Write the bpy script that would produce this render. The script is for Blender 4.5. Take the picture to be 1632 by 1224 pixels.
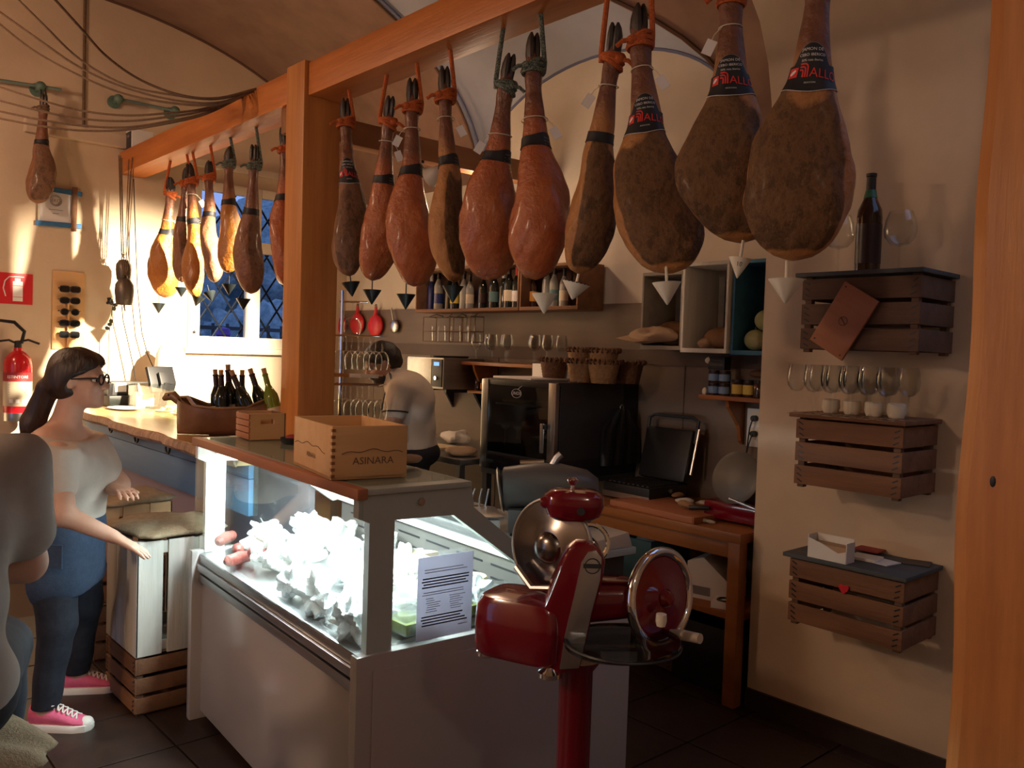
import bpy, bmesh, math, random
import numpy as np
from mathutils import Vector, Matrix
random.seed(7); rng = np.random.default_rng(7)
SC = bpy.context.scene; COL = SC.collection
for o in list(bpy.data.objects): bpy.data.objects.remove(o)
PI = math.pi; RAD = math.radians
# ------------------------------------------------------------------ camera
F = 1350.0; YAW = RAD(41.8); PIT = RAD(2.2); ROL = RAD(1.9); CH = 1.55
FW = np.array([math.sin(YAW)*math.cos(PIT), math.cos(YAW)*math.cos(PIT), -math.sin(PIT)])
RW = np.array([math.cos(YAW), -math.sin(YAW), 0.0]); UW = np.cross(RW, FW)
IX = math.cos(ROL)*RW + math.sin(ROL)*UW; IY = math.sin(ROL)*RW - math.cos(ROL)*UW
CP = np.array([0, 0, CH])
cam = bpy.data.cameras.new('camera'); camo = bpy.data.objects.new('camera', cam); COL.objects.link(camo)
cam.sensor_fit = 'HORIZONTAL'; cam.sensor_width = 36; cam.lens = 36*F/1632; cam.clip_start = .05
m = Matrix(((IX[0], -IY[0], -FW[0], 0), (IX[1], -IY[1], -FW[1], 0), (IX[2], -IY[2], -FW[2], CH), (0, 0, 0, 1)))
camo.matrix_world = m; SC.camera = camo
def at(u, v, X=None, Y=None, Z=None):
    """survey helper: the point of a real plane of the room seen at a photo pixel"""
    d = FW*F + IX*(u-816) + IY*(v-612)
    t = X/d[0] if X is not None else (Y/d[1] if Y is not None else (Z-CH)/d[2])
    return Vector((CP + d*t).tolist())
def px(p):
    q = np.array(p) - CP; z = q @ FW
    return (816 + F*(q @ IX)/z, 612 + F*(q @ IY)/z, z)
# ------------------------------------------------------------------ view, world
SC.view_settings.view_transform = 'Standard'; SC.view_settings.look = 'None'
SC.view_settings.exposure = 0.5; SC.view_settings.gamma = 1.0; SC.view_settings.use_curve_mapping = False
W = bpy.data.worlds.new('dusk'); SC.world = W; W.use_nodes = True
bg = W.node_tree.nodes['Background']; bg.inputs[0].default_value = (.33, .46, .82, 1); bg.inputs[1].default_value = .80
# ------------------------------------------------------------------ lights
def lamp(name, kind, loc, energy, color, target=None, **k):
    l = bpy.data.lights.new(name, kind); l.energy = energy; l.color = color
    for a, b in k.items(): setattr(l, a, b)
    o = bpy.data.objects.new(name, l); COL.objects.link(o); o.location = loc
    if target is not None:
        o.rotation_euler = (Vector(target)-Vector(loc)).to_track_quat('-Z', 'Y').to_euler()
    return o
# clamp spotlight on the cross beam that floods the till corner; unseen fill lamps added for room and kitchen
SPOT_LOC = (2.80, 3.88, 2.50)
lamp('spot_light', 'SPOT', SPOT_LOC, 2000, (1, .83, .58), (2.05, 6.6, 1.30), spot_size=RAD(52), spot_blend=.8, shadow_soft_size=.035)
lamp('room_fill_light', 'POINT', (-.35, 5.1, 2.95), 46, (1, .64, .40), shadow_soft_size=.10)
lamp('room_fill_light.001', 'POINT', (-1.6, 2.3, 2.50), 58, (1, .67, .44), shadow_soft_size=.10)
lamp('room_fill_light.002', 'POINT', (.25, -1.3, 2.75), 11, (1, .80, .62), shadow_soft_size=.10)  # added fill from behind the camera, brightens the fridge end
lamp('kitchen_fill_light', 'POINT', (3.30, 4.02, 2.50), 7, (1, .68, .44), shadow_soft_size=.04)  # hidden fill lamp added to lift the kitchen wall
# ------------------------------------------------------------------ mesh building
class MB:
    def __init__(s): s.v = []; s.f = []
    def add(s, v, f):
        n = len(s.v); s.v += [tuple(map(float, p)) for p in v]; s.f += [tuple(i+n for i in q) for q in f]; return s
    def box(s, c, d, rot=None):
        x, y, z = d[0]/2, d[1]/2, d[2]/2
        P = [Vector(q) for q in ((-x,-y,-z),(x,-y,-z),(x,y,-z),(-x,y,-z),(-x,-y,z),(x,-y,z),(x,y,z),(-x,y,z))]
        if rot is not None:
            R = rot if isinstance(rot, Matrix) else Matrix.Rotation(rot, 3, 'Z')
            P = [R @ p for p in P]
        return s.add([p+Vector(c) for p in P], [(0,3,2,1),(4,5,6,7),(0,1,5,4),(1,2,6,5),(2,3,7,6),(3,0,4,7)])
    def bx(s, x0, x1, y0, y1, z0, z1):
        return s.box(((x0+x1)/2, (y0+y1)/2, (z0+z1)/2), (abs(x1-x0), abs(y1-y0), abs(z1-z0)))
    def loft(s, rings, cap=True, closed=True):
        n = len(rings[0]); b = len(s.v); v = [p for r in rings for p in r]; f = []
        for i in range(len(rings)-1):
            for j in range(n if closed else n-1):
                k = (j+1) % n; f.append((i*n+j, i*n+k, (i+1)*n+k, (i+1)*n+j))
        if cap:
            f.append(tuple(range(n))[::-1]); f.append(tuple((len(rings)-1)*n+j for j in range(n)))
        return s.add(v, f)
    def tube(s, pts, r, n=8, cap=True):
        pts = [Vector(p) for p in pts]; m_ = len(pts)
        rs = r if isinstance(r, (list, tuple)) else [r]*m_
        rings = []; nrm = None
        for i, p in enumerate(pts):
            t = (pts[min(i+1, m_-1)]-pts[max(i-1, 0)])
            t = t.normalized() if t.length > 1e-9 else Vector((0, 0, 1))
            if nrm is None:
                a = Vector((0, 0, 1)) if abs(t.z) < .9 else Vector((1, 0, 0)); nrm = t.cross(a).normalized()
            nrm = (nrm - t*nrm.dot(t)); nrm = nrm.normalized() if nrm.length > 1e-6 else t.orthogonal().normalized()
            b = t.cross(nrm)
            rings.append([p+(nrm*math.cos(2*PI*j/n)+b*math.sin(2*PI*j/n))*rs[i] for j in range(n)])
        return s.loft(rings, cap)
    def cyl(s, p, q, r, r2=None, n=16, cap=True): return s.tube([p, q], [r, r if r2 is None else r2], n, cap)
    def lathe(s, prof, n=20, c=(0, 0, 0), ax=None):
        c = Vector(c); rings = []
        for r, z in prof:
            ring = [Vector((max(r, 1e-5)*math.cos(2*PI*j/n), max(r, 1e-5)*math.sin(2*PI*j/n), z)) for j in range(n)]
            if ax is not None: ring = [ax @ p for p in ring]
            rings.append([p+c for p in ring])
        return s.loft(rings, True)
    def torus(s, c, R, r, n=24, m_=8, ax=None):
        c = Vector(c); v = []; f = []
        for i in range(n):
            a = 2*PI*i/n
            for j in range(m_):
                b = 2*PI*j/m_; p = Vector(((R+r*math.cos(b))*math.cos(a), (R+r*math.cos(b))*math.sin(a), r*math.sin(b)))
                if ax is not None: p = ax @ p
                v.append(p+c)
        for i in range(n):
            for j in range(m_):
                f.append((i*m_+j, ((i+1) % n)*m_+j, ((i+1) % n)*m_+(j+1) % m_, i*m_+(j+1) % m_))
        return s.add(v, f)
    def prism(s, poly, off, d):
        """poly: 3D points of a flat outline, off: extrusion vector"""
        P = [Vector(p) for p in poly]; Q = [p+Vector(off) for p in P]; n = len(P)
        return s.add(P+Q, [tuple(range(n))[::-1], tuple(range(n, 2*n))]+[(i, (i+1) % n, n+(i+1) % n, n+i) for i in range(n)])
    def sphere(s, c, r, n=16, m_=10, R=None):
        r = (r, r, r) if isinstance(r, (int, float)) else r; c = Vector(c); rings = []
        for i in range(m_+1):
            a = PI*i/m_; sr = max(math.sin(a), 1e-4); ring = []
            for j in range(n):
                p = Vector((r[0]*sr*math.cos(2*PI*j/n), r[1]*sr*math.sin(2*PI*j/n), -r[2]*math.cos(a)))
                if R is not None: p = R @ p
                ring.append(p+c)
            rings.append(ring)
        return s.loft(rings, True)
    def xf(s, M):
        s.v = [tuple(M @ Vector(p)) for p in s.v]; return s
    def fn(s, g): s.v = [tuple(g(Vector(p))) for p in s.v]; return s
MESHES = {}
def build(mb, name, mat, parent=None, world=False, smooth=True, bev=0, sharp=35):
    me = bpy.data.meshes.new(name); v = mb.v
    if world and parent is not None:
        Mi = Matrix.LocRotScale(parent.location, parent.rotation_euler, parent.scale).inverted()
        v = [tuple(Mi @ Vector(p)) for p in v]
    me.from_pydata(v, [], mb.f); me.validate()
    bm = bmesh.new(); bm.from_mesh(me); bmesh.ops.recalc_face_normals(bm, faces=bm.faces)
    if bev:
        es = [e for e in bm.edges if len(e.link_faces) == 2 and e.calc_face_angle(0) > .6]
        bmesh.ops.bevel(bm, geom=es, offset=bev, segments=2, affect='EDGES', profile=.6, clamp_overlap=True)
    bm.to_mesh(me); bm.free()
    if smooth:
        me.polygons.foreach_set('use_smooth', [True]*len(me.polygons)); me.set_sharp_from_angle(angle=RAD(sharp))
    me.materials.append(M(mat) if isinstance(mat, str) else mat)
    o = bpy.data.objects.new(name, me); COL.objects.link(o)
    if parent is not None: o.parent = parent
    return o
def tag(o, label, cat, group=None):
    o['label'] = label; o['category'] = cat
    if group: o['group'] = group
    return o
def thing(name, label, cat, loc=(0, 0, 0), rz=0, group=None, rot=None):
    o = bpy.data.objects.new(name, None); COL.objects.link(o); o.empty_display_size = .05
    o.location = loc; o.rotation_euler = rot if rot else (0, 0, rz); return tag(o, label, cat, group)
def struct(o): o['kind'] = 'structure'; return o
def copy_thing(src, loc, rz=None, label=None, rot=None, scale=None):
    c = src.copy(); COL.objects.link(c); c.location = loc
    if rz is not None: c.rotation_euler = (0, 0, rz)
    if rot is not None: c.rotation_euler = rot
    if scale is not None: c.scale = (scale,)*3 if isinstance(scale, (int, float)) else scale
    if label: c['label'] = label
    for ch in list(src.children):
        k = ch.copy(); COL.objects.link(k); k.parent = c
        for g in list(ch.children):
            q = g.copy(); COL.objects.link(q); q.parent = k
    return c
def setpart(o, label): o['label'] = label; return o
ORD = ['first', 'second', 'third', 'fourth', 'fifth', 'sixth', 'seventh', 'eighth', 'ninth', 'tenth', 'eleventh', 'twelfth', 'thirteenth', 'fourteenth', 'fifteenth', 'sixteenth']
def text_mb(s, size, bend=None, depth=.0008, align='CENTER'):
    """flat lettering as mesh in the local xz plane facing -y"""
    cu = bpy.data.curves.new('t', 'FONT'); cu.body = s; cu.size = size; cu.align_x = align; cu.align_y = 'CENTER'; cu.resolution_u = 2
    ob = bpy.data.objects.new('t', cu); me = bpy.data.meshes.new_from_object(ob)
    mb = MB(); mb.add([(v.co.x, 0, v.co.y) for v in me.vertices], [tuple(p.vertices) for p in me.polygons])
    bpy.data.objects.remove(ob); bpy.data.curves.remove(cu); bpy.data.meshes.remove(me); return mb
# ------------------------------------------------------------------ SDF bodies (people): smooth unions, surface nets
class SDF:
    def __init__(s, lo, hi, h):
        s.lo = np.array(lo, np.float32); s.h = h; s.n = np.ceil((np.array(hi)-s.lo)/h).astype(int)+1
        s.d = np.full(s.n, 1.0, np.float32)
    def sub(s, a, b, pad):
        i0 = np.clip(np.floor((np.array(a)-pad-s.lo)/s.h).astype(int), 0, s.n-1)
        i1 = np.clip(np.ceil((np.array(b)+pad-s.lo)/s.h).astype(int)+1, 1, s.n)
        if (i1 <= i0).any(): return None, None
        g = np.meshgrid(*[s.lo[k]+np.arange(i0[k], i1[k], dtype=np.float32)*s.h for k in range(3)], indexing='ij')
        return tuple(slice(i0[k], i1[k]) for k in range(3)), g
    def op(s, sl, e, k, cut=False):
        d = s.d[sl]
        if cut: e = -e; hh = np.clip(.5-.5*(e-d)/max(k, 1e-4)*-1, 0, 1) if False else np.clip(.5-.5*(d-e)/max(k, 1e-4), 0, 1); s.d[sl] = d*(1-hh)+e*hh+k*hh*(1-hh)
        else: hh = np.clip(.5+.5*(e-d)/max(k, 1e-4), 0, 1); s.d[sl] = e*(1-hh)+d*hh-k*hh*(1-hh)
    def cap(s, a, b, r1, r2=None, k=.02, cut=False):
        a = np.array(a, float); b = np.array(b, float); r2 = r1 if r2 is None else r2
        sl, g = s.sub(np.minimum(a, b), np.maximum(a, b), max(r1, r2)+k+.02)
        if sl is None: return s
        ab = b-a; L = max(ab @ ab, 1e-9)
        t = np.clip(((g[0]-a[0])*ab[0]+(g[1]-a[1])*ab[1]+(g[2]-a[2])*ab[2])/L, 0, 1)
        e = np.sqrt((g[0]-a[0]-t*ab[0])**2+(g[1]-a[1]-t*ab[1])**2+(g[2]-a[2]-t*ab[2])**2)-(r1+(r2-r1)*t)
        s.op(sl, e.astype(np.float32), k, cut); return s
    def ell(s, c, r, k=.02, R=None, cut=False):
        c = np.array(c, float); r = np.array(r, float); mx = r.max()
        sl, g = s.sub(c-mx, c+mx, k+.02)
        if sl is None: return s
        q = [g[i]-c[i] for i in range(3)]
        if R is not None:
            Rm = np.array(R.transposed()); q = [Rm[i, 0]*q[0]+Rm[i, 1]*q[1]+Rm[i, 2]*q[2] for i in range(3)]
        k0 = np.sqrt((q[0]/r[0])**2+(q[1]/r[1])**2+(q[2]/r[2])**2)
        k1 = np.sqrt((q[0]/r[0]**2)**2+(q[1]/r[1]**2)**2+(q[2]/r[2]**2)**2)
        s.op(sl, (k0*(k0-1)/np.maximum(k1, 1e-4)).astype(np.float32), k, cut); return s
    def grid(s): return np.meshgrid(*[s.lo[k]+np.arange(s.n[k], dtype=np.float32)*s.h for k in range(3)], indexing='ij')
    def plane(s, p, nrm):
        """keep the side the normal points away from"""
        g = s.grid(); nrm = np.array(nrm, float); nrm /= np.linalg.norm(nrm)
        s.d = np.maximum(s.d, ((g[0]-p[0])*nrm[0]+(g[1]-p[1])*nrm[1]+(g[2]-p[2])*nrm[2]).astype(np.float32)); return s
    def noise(s, amp, fx, fy, fz):
        g = s.grid(); s.d = s.d+(amp*(np.sin(g[0]*fx[0]+g[1]*fx[1]+g[2]*fx[2])*.6+np.sin(g[0]*fy[0]+g[1]*fy[1]+g[2]*fy[2])*.4)).astype(np.float32); return s
    def mesh(s):
        d = s.d.copy(); d[0] = d[-1] = 1; d[:, 0] = d[:, -1] = 1; d[:, :, 0] = d[:, :, -1] = 1
        n = np.array(d.shape)-1; inn = d < 0
        cs = [(i, j, k) for i in (0, 1) for j in (0, 1) for k in (0, 1)]
        cnt = sum(inn[i:n[0]+i, j:n[1]+j, k:n[2]+k].astype(np.int8) for i, j, k in cs)
        cells = np.argwhere((cnt > 0) & (cnt < 8)); idx = np.full(n, -1, np.int64); idx[tuple(cells.T)] = np.arange(len(cells))
        val = {c: d[cells[:, 0]+c[0], cells[:, 1]+c[1], cells[:, 2]+c[2]] for c in cs}
        acc = np.zeros((len(cells), 3)); w = np.zeros(len(cells))
        for a in cs:
            for ax in range(3):
                if a[ax] == 0:
                    b = list(a); b[ax] = 1; b = tuple(b); va, vb = val[a], val[b]; cr = (va < 0) != (vb < 0)
                    t = np.where(cr, va/np.where(cr, va-vb, 1), 0); p = np.tile(np.array(a, float), (len(cells), 1)); p[:, ax] += t
                    acc[cr] += p[cr]; w[cr] += 1
        V = s.lo+(cells+acc/w[:, None])*s.h; Q = []
        for ax in range(3):
            b, c = (ax+1) % 3, (ax+2) % 3; sl0 = [slice(None)]*3; sl1 = [slice(None)]*3; sl0[ax] = slice(0, -1); sl1[ax] = slice(1, None)
            A = inn[tuple(sl0)]; B = inn[tuple(sl1)]; e = np.argwhere(A != B); fl = A[tuple(e.T)]
            q = []
            for db, dc in ((0, 0), (1, 0), (1, 1), (0, 1)):
                f_ = e.copy(); f_[:, b] -= db; f_[:, c] -= dc; q.append(idx[tuple(f_.T)])
            q = np.stack(q, 1); q[~fl] = q[~fl][:, ::-1]; Q.append(q)
        return V, np.concatenate(Q)
    def part(s, name, mat, parent, relax=2):
        V, Q = s.mesh()
        for _ in range(relax):                                  # light laplacian smoothing
            S = np.zeros_like(V); c = np.zeros(len(V))
            for i in range(4):
                a, b = Q[:, i], Q[:, (i+1) % 4]
                np.add.at(S, a, V[b]); np.add.at(c, a, 1); np.add.at(S, b, V[a]); np.add.at(c, b, 1)
            V = V*.4+.6*S/np.maximum(c, 1)[:, None]
        me = bpy.data.meshes.new(name); me.from_pydata(V.tolist(), [], Q[:, ::-1].tolist()); me.validate()
        bm = bmesh.new(); bm.from_mesh(me); bmesh.ops.recalc_face_normals(bm, faces=bm.faces); bm.to_mesh(me); bm.free()
        me.polygons.foreach_set('use_smooth', [True]*len(me.polygons)); me.materials.append(M(mat))
        o = bpy.data.objects.new(name, me); COL.objects.link(o); o.parent = parent; return o
# ------------------------------------------------------------------ materials
MATS = {}
def nd(t, typ, **k):
    n = t.nodes.new(typ)
    for a, b in k.items(): setattr(n, a, b)
    return n
def ramp(t, fac, stops):
    r = nd(t, 'ShaderNodeValToRGB'); e = r.color_ramp.elements
    while len(e) < len(stops): e.new(.5)
    for i, (p, c) in enumerate(stops): e[i].position = p; e[i].color = (*c, 1)
    t.links.new(fac, r.inputs[0]); return r.outputs[0]
def noise_fac(t, scale, detail=4, stretch=(1, 1, 1), rough=.6):
    tc = nd(t, 'ShaderNodeTexCoord'); mp = nd(t, 'ShaderNodeMapping'); mp.inputs['Scale'].default_value = stretch
    t.links.new(tc.outputs['Object'], mp.inputs[0]); n = nd(t, 'ShaderNodeTexNoise')
    n.inputs['Scale'].default_value = scale; n.inputs['Detail'].default_value = detail; n.inputs['Roughness'].default_value = rough
    t.links.new(mp.outputs[0], n.inputs['Vector']); return n.outputs['Fac']
def mk(name, c1, c2=None, rough=.6, metal=0, scale=8, stretch=(1, 1, 1), bump=0, bscale=None, spec=.5, emit=None, estr=0, coat=0, lo=.35, hi=.65, sss=0):
    mt = bpy.data.materials.new(name); mt.use_nodes = True; t = mt.node_tree; b = t.nodes['Principled BSDF']
    b.inputs['Base Color'].default_value = (*c1, 1); b.inputs['Roughness'].default_value = rough; b.inputs['Metallic'].default_value = metal
    b.inputs['Specular IOR Level'].default_value = spec; b.inputs['Coat Weight'].default_value = coat
    if c2 is not None:
        t.links.new(ramp(t, noise_fac(t, scale, 5, stretch), [(lo, c1), (hi, c2)]), b.inputs['Base Color'])
    if bump:
        bp = nd(t, 'ShaderNodeBump'); bp.inputs['Strength'].default_value = bump; bp.inputs['Distance'].default_value = .01
        t.links.new(noise_fac(t, bscale or scale*3, 5, stretch), bp.inputs['Height']); t.links.new(bp.outputs[0], b.inputs['Normal'])
    if emit: b.inputs['Emission Color'].default_value = (*emit, 1); b.inputs['Emission Strength'].default_value = estr
    MATS[name] = mt; return mt
def M(n): return MATS[n]
def glass(name, tint=(1, 1, 1), refl=.06, rough=.02, fres=1.0):
    """thin pane: clear transmission plus fresnel reflection"""
    mt = bpy.data.materials.new(name); mt.use_nodes = True; t = mt.node_tree; t.nodes.remove(t.nodes['Principled BSDF'])
    tr = nd(t, 'ShaderNodeBsdfTransparent'); tr.inputs[0].default_value = (*tint, 1)
    gl = nd(t, 'ShaderNodeBsdfGlossy'); gl.inputs['Roughness'].default_value = rough
    lw = nd(t, 'ShaderNodeLayerWeight'); lw.inputs['Blend'].default_value = .35
    mr = nd(t, 'ShaderNodeMapRange'); mr.inputs['To Min'].default_value = refl; mr.inputs['To Max'].default_value = min(1, refl+.75*fres)
    t.links.new(lw.outputs['Facing'], mr.inputs['Value'])
    pw = nd(t, 'ShaderNodeMath', operation='POWER'); pw.inputs[1].default_value = 1.6; t.links.new(mr.outputs[0], pw.inputs[0])
    mx = nd(t, 'ShaderNodeMixShader'); t.links.new(pw.outputs[0], mx.inputs[0]); t.links.new(tr.outputs[0], mx.inputs[1]); t.links.new(gl.outputs[0], mx.inputs[2])
    t.links.new(mx.outputs[0], t.nodes['Material Output'].inputs[0]); MATS[name] = mt; return mt
def wood(name, c1, c2, axis='Z', rough=.5, scale=6, bump=.15, dark=None):
    st = {'X': (.12, 1.6, 1.6), 'Y': (1.6, .12, 1.6), 'Z': (1.6, 1.6, .12)}[axis]
    mt = mk(name, c1, c2, rough, 0, scale, st, bump, scale*5, lo=.3, hi=.7)
    return mt
mk('plaster', (.66, .53, .39), (.60, .475, .345), .9, 0, 3, bump=.12, bscale=40)
mk('plaster_white', (.62, .55, .45), (.57, .50, .41), .9, 0, 3, bump=.12, bscale=40)
mk('vault_brown', (.19, .11, .078), (.265, .16, .115), .9, 0, 2.5, bump=.15, bscale=30)
mk('vault_blue', (.32, .34, .42), (.38, .40, .48), .9, 0, 2, bump=.1, bscale=30)
mk('line_blue', (.12, .14, .24), rough=.9)
mk('line_brown', (.13, .07, .045), rough=.9)
mk('floor_tile', (.024, .013, .010), (.038, .021, .016), .45, 0, 9, bump=.08, bscale=30)
mk('grout', (.09, .06, .045), rough=.9)
mk('dado', (.15, .105, .076), (.175, .123, .088), .55, 0, 4, (.3, .3, 3), .03)
mk('dado_strip', (.075, .042, .03), (.09, .05, .036), .6, 0, 5)
wood('beam_wood', (.42, .12, .022), (.62, .21, .045), 'Y', .45, 9)
wood('post_wood', (.42, .15, .036), (.64, .27, .075), 'Z', .45, 9)
wood('dark_beam', (.24, .10, .045), (.31, .14, .06), 'X', .5, 7)
wood('crate_wood', (.15, .070, .035), (.26, .125, .062), 'Y', .75, 9, .3)
wood('crate_dark', (.10, .055, .035), (.16, .09, .055), 'Y', .8, 9, .3)
wood('pine', (.62, .36, .16), (.72, .45, .22), 'X', .6, 8, .1)
wood('orange_wood', (.27, .092, .024), (.35, .13, .036), 'Y', .4, 7, .08)
wood('counter_wood', (.60, .35, .15), (.74, .48, .24), 'Y', .22, 6, .05)
wood('bark_edge', (.30, .19, .13), (.66, .46, .33), 'Z', .7, 30, .4)
wood('plaque_wood', (.36, .13, .06), (.44, .175, .085), 'Y', .55, 8, .1)
wood('white_wood', (.55, .53, .48), (.74, .72, .66), 'Z', .7, 9, .25)
wood('grey_wood', (.30, .27, .22), (.40, .36, .29), 'Y', .75, 9, .2)
wood('slate_board', (.055, .065, .075), (.08, .092, .10), 'Y', .7, 9, .1)
wood('blue_board', (.018, .05, .10), (.025, .065, .13), 'Y', .7, 9, .1)
wood('teal_board', (.02, .10, .18), (.03, .14, .23), 'Y', .7, 9, .1)
wood('blue_counter', (.07, .17, .34), (.10, .22, .41), 'Y', .6, 5, .1)
mk('lavender_wall', (.52, .43, .50), rough=.8)
mk('black', (.012, .012, .014), rough=.45)
mk('black_gloss', (.010, .010, .012), rough=.12)
mk('charcoal', (.035, .035, .037), rough=.5)
mk('white', (.80, .79, .76), rough=.5)
mk('white_gloss', (.43, .405, .385), rough=.18)
mk('paper', (.80, .79, .80), rough=.8)
mk('blade_steel', (.22, .20, .19), rough=.22, metal=1)
mk('grey_metal', (.10, .094, .085), rough=.4)
mk('ink', (.03, .03, .035), rough=.8)
mk('ink_grey', (.22, .22, .24), rough=.8)
mk('cream', (.78, .72, .58), rough=.5)
mk('steel', (.58, .58, .57), rough=.28, metal=1)
mk('steel_dull', (.46, .46, .45), (.40, .40, .39), .42, 1, 30, (.05, 1, 1))
mk('chrome', (.80, .80, .80), rough=.07, metal=1)
mk('aluminium', (.55, .56, .57), rough=.35, metal=1)
mk('grey_frame', (.42, .47, .43), rough=.45)
mk('red_enamel', (.17, .003, .013), rough=.16, coat=.6)
mk('red', (.62, .02, .03), rough=.4)
mk('red_gloss', (.55, .012, .02), rough=.2, coat=.4)
mk('dark_red', (.28, .02, .025), rough=.6)
mk('red_print', (.72, .035, .03), rough=.6)
mk('band_black', (.012, .012, .016), rough=.55)
mk('rope_orange', (.66, .16, .035), (.42, .085, .02), .8, 0, 160, (1, 1, 1), .5, 200)
mk('rope_green', (.05, .075, .06), (.22, .26, .22), .8, 0, 190, (1, 1, 1), .5, 200, lo=.45, hi=.55)
mk('rope_brown', (.20, .125, .075), (.13, .08, .05), .85, 0, 120, (1, 1, 1), .4, 160)
mk('cord_black', (.015, .014, .013), rough=.6)
mk('string', (.70, .64, .52), rough=.8)
mk('hoof', (.016, .012, .012), (.05, .035, .028), .45, 0, 30)
mk('cup_black', (.012, .016, .018), rough=.3)
mk('cup_white', (.82, .78, .66), rough=.35)
mk('bell_metal', (.15, .125, .105), (.20, .165, .13), .42, .75, 14, bump=.15)
mk('patina', (.11, .19, .16), (.16, .25, .20), .6, .3, 20, bump=.2)
mk('pipe_green', (.15, .22, .20), rough=.6)
mk('blue_paint', (.035, .15, .36), (.05, .20, .46), .7, 0, 20, (1, 1, 1), .2)
mk('skin', (.60, .34, .24), (.66, .385, .28), .55, 0, 10)
mk('skin_dark', (.44, .24, .16), (.50, .28, .19), .55, 0, 10)
mk('hair_brown', (.020, .011, .008), (.055, .030, .020), .45, 0, 40, (1, 1, .15), .4, 70)
mk('hair_black', (.010, .008, .007), (.022, .017, .014), .5, 0, 60, bump=.4, bscale=120)
mk('tee_white', (.62, .54, .47), (.56, .49, .43), .85, 0, 6, bump=.25, bscale=18)
mk('tee_grey', (.40, .36, .325), (.36, .325, .29), .9, 0, 6, bump=.25, bscale=14)
mk('shirt_white', (.70, .62, .52), (.64, .57, .48), .85, 0, 6, bump=.25, bscale=20)
mk('jeans_dark', (.011, .014, .024), (.018, .022, .036), .85, 0, 40, bump=.15)
mk('trousers_black', (.016, .016, .022), rough=.85)
mk('denim', (.030, .052, .098), (.042, .070, .125), .85, 0, 50, bump=.2)
mk('pink_canvas', (.80, .15, .28), (.72, .12, .24), .8, 0, 40, bump=.15)
mk('rubber_white', (.82, .76, .70), rough=.6)
mk('burlap', (.42, .32, .20), (.33, .25, .155), .95, 0, 40, bump=.5, bscale=160)
mk('bread', (.36, .20, .09), (.22, .11, .05), .8, 0, 12, bump=.3)
mk('kraft', (.48, .33, .20), (.42, .28, .165), .8, 0, 8, bump=.2)
mk('melon', (.30, .31, .12), (.42, .38, .20), .7, 0, 14, bump=.3)
mk('wicker', (.30, .17, .075), (.42, .26, .12), .7, 0, 60, bump=.5, bscale=120)
mk('wicker_dark', (.12, .055, .03), (.20, .10, .05), .7, 0, 60, bump=.5, bscale=120)
mk('cheese', (.80, .68, .40), (.86, .76, .52), .6, 0, 12, bump=.1)
mk('cheese_rind', (.34, .25, .15), (.48, .36, .20), .7, 0, 20, bump=.2)
mk('salami', (.20, .035, .025), (.36, .10, .075), .5, 0, 60)
mk('olive', (.18, .20, .05), (.30, .30, .08), .4, 0, 60)
mk('plastic_wrap', (.78, .80, .80), (.60, .64, .66), .25, 0, 18, bump=.8, bscale=30)
mk('wax_paper', (.80, .79, .75), (.70, .68, .64), .55, 0, 12, bump=.3)
mk('bottle_dark', (.012, .016, .012), rough=.08, coat=.3)
mk('bottle_brown', (.035, .014, .008), rough=.08, coat=.3)
mk('bottle_blue', (.03, .055, .22), rough=.1, coat=.3)
mk('bottle_green', (.16, .22, .02), rough=.08, coat=.3)
mk('bottle_clear', (.30, .31, .29), rough=.1, coat=.3)
mk('foil_green', (.03, .14, .07), rough=.35)
mk('foil_dark', (.03, .012, .014), rough=.35)
mk('cork', (.48, .28, .15), (.40, .22, .11), .8, 0, 60)
mk('label_cream', (.66, .58, .44), rough=.7)
mk('label_orange', (.62, .30, .06), rough=.7)
mk('label_teal', (.10, .20, .22), rough=.7)
mk('label_yellow', (.70, .52, .10), rough=.6)
mk('label_blue', (.18, .30, .50), rough=.6)
mk('jar_dark', (.05, .02, .012), rough=.15, coat=.4)
mk('tan_plastic', (.48, .40, .30), rough=.5)
mk('blue_crate', (.035, .11, .15), rough=.5)
mk('copper_wood', (.20, .105, .055), (.28, .15, .08), .35, 0, 12)
mk('dry_leaf', (.06, .065, .04), (.11, .11, .07), .8, 0, 30)
mk('tube_glow', (1, 1, 1), emit=(.86, .95, 1), estr=9)
mk('display_blue', (.1, .2, .6), emit=(.15, .35, 1), estr=1.2)
mk('bulb_glow', (1, .8, .5), emit=(1, .72, .42), estr=18)
mk('outside', (.05, .09, .20), (.12, .19, .36), .9, 0, 6, emit=(.10, .17, .42), estr=.0)
mk('foliage_dusk', (.15, .23, .26), (.32, .42, .44), .9, 0, 14, bump=.4)
mk('violet', (.16, .08, .42), rough=.7)
glass('clear_glass', (.97, .98, .98), .035, .02, .9)
glass('pane', (.93, .97, .95), .045, .02, .8)
glass('dark_pane', (.42, .44, .44), .05, .03, .8)
glass('window_pane', (.85, .90, 1.0), .03, .05, .5)
glass('film', (.90, .93, .94), .10, .12, 1)

def paper_translucent(name, col):
    mt = bpy.data.materials.new(name); mt.use_nodes = True; t = mt.node_tree; b = t.nodes['Principled BSDF']; b.inputs['Base Color'].default_value = (*col, 1); b.inputs['Roughness'].default_value = .7
    tl = nd(t, 'ShaderNodeBsdfTranslucent'); tl.inputs[0].default_value = (*col, 1); mx = nd(t, 'ShaderNodeMixShader'); mx.inputs[0].default_value = .28
    t.links.new(b.outputs[0], mx.inputs[1]); t.links.new(tl.outputs[0], mx.inputs[2]); t.links.new(mx.outputs[0], t.nodes['Material Output'].inputs[0]); MATS[name] = mt
paper_translucent('notice_paper', (.74, .74, .82)); paper_translucent('wrap_paper', (.78, .78, .75))
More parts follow.
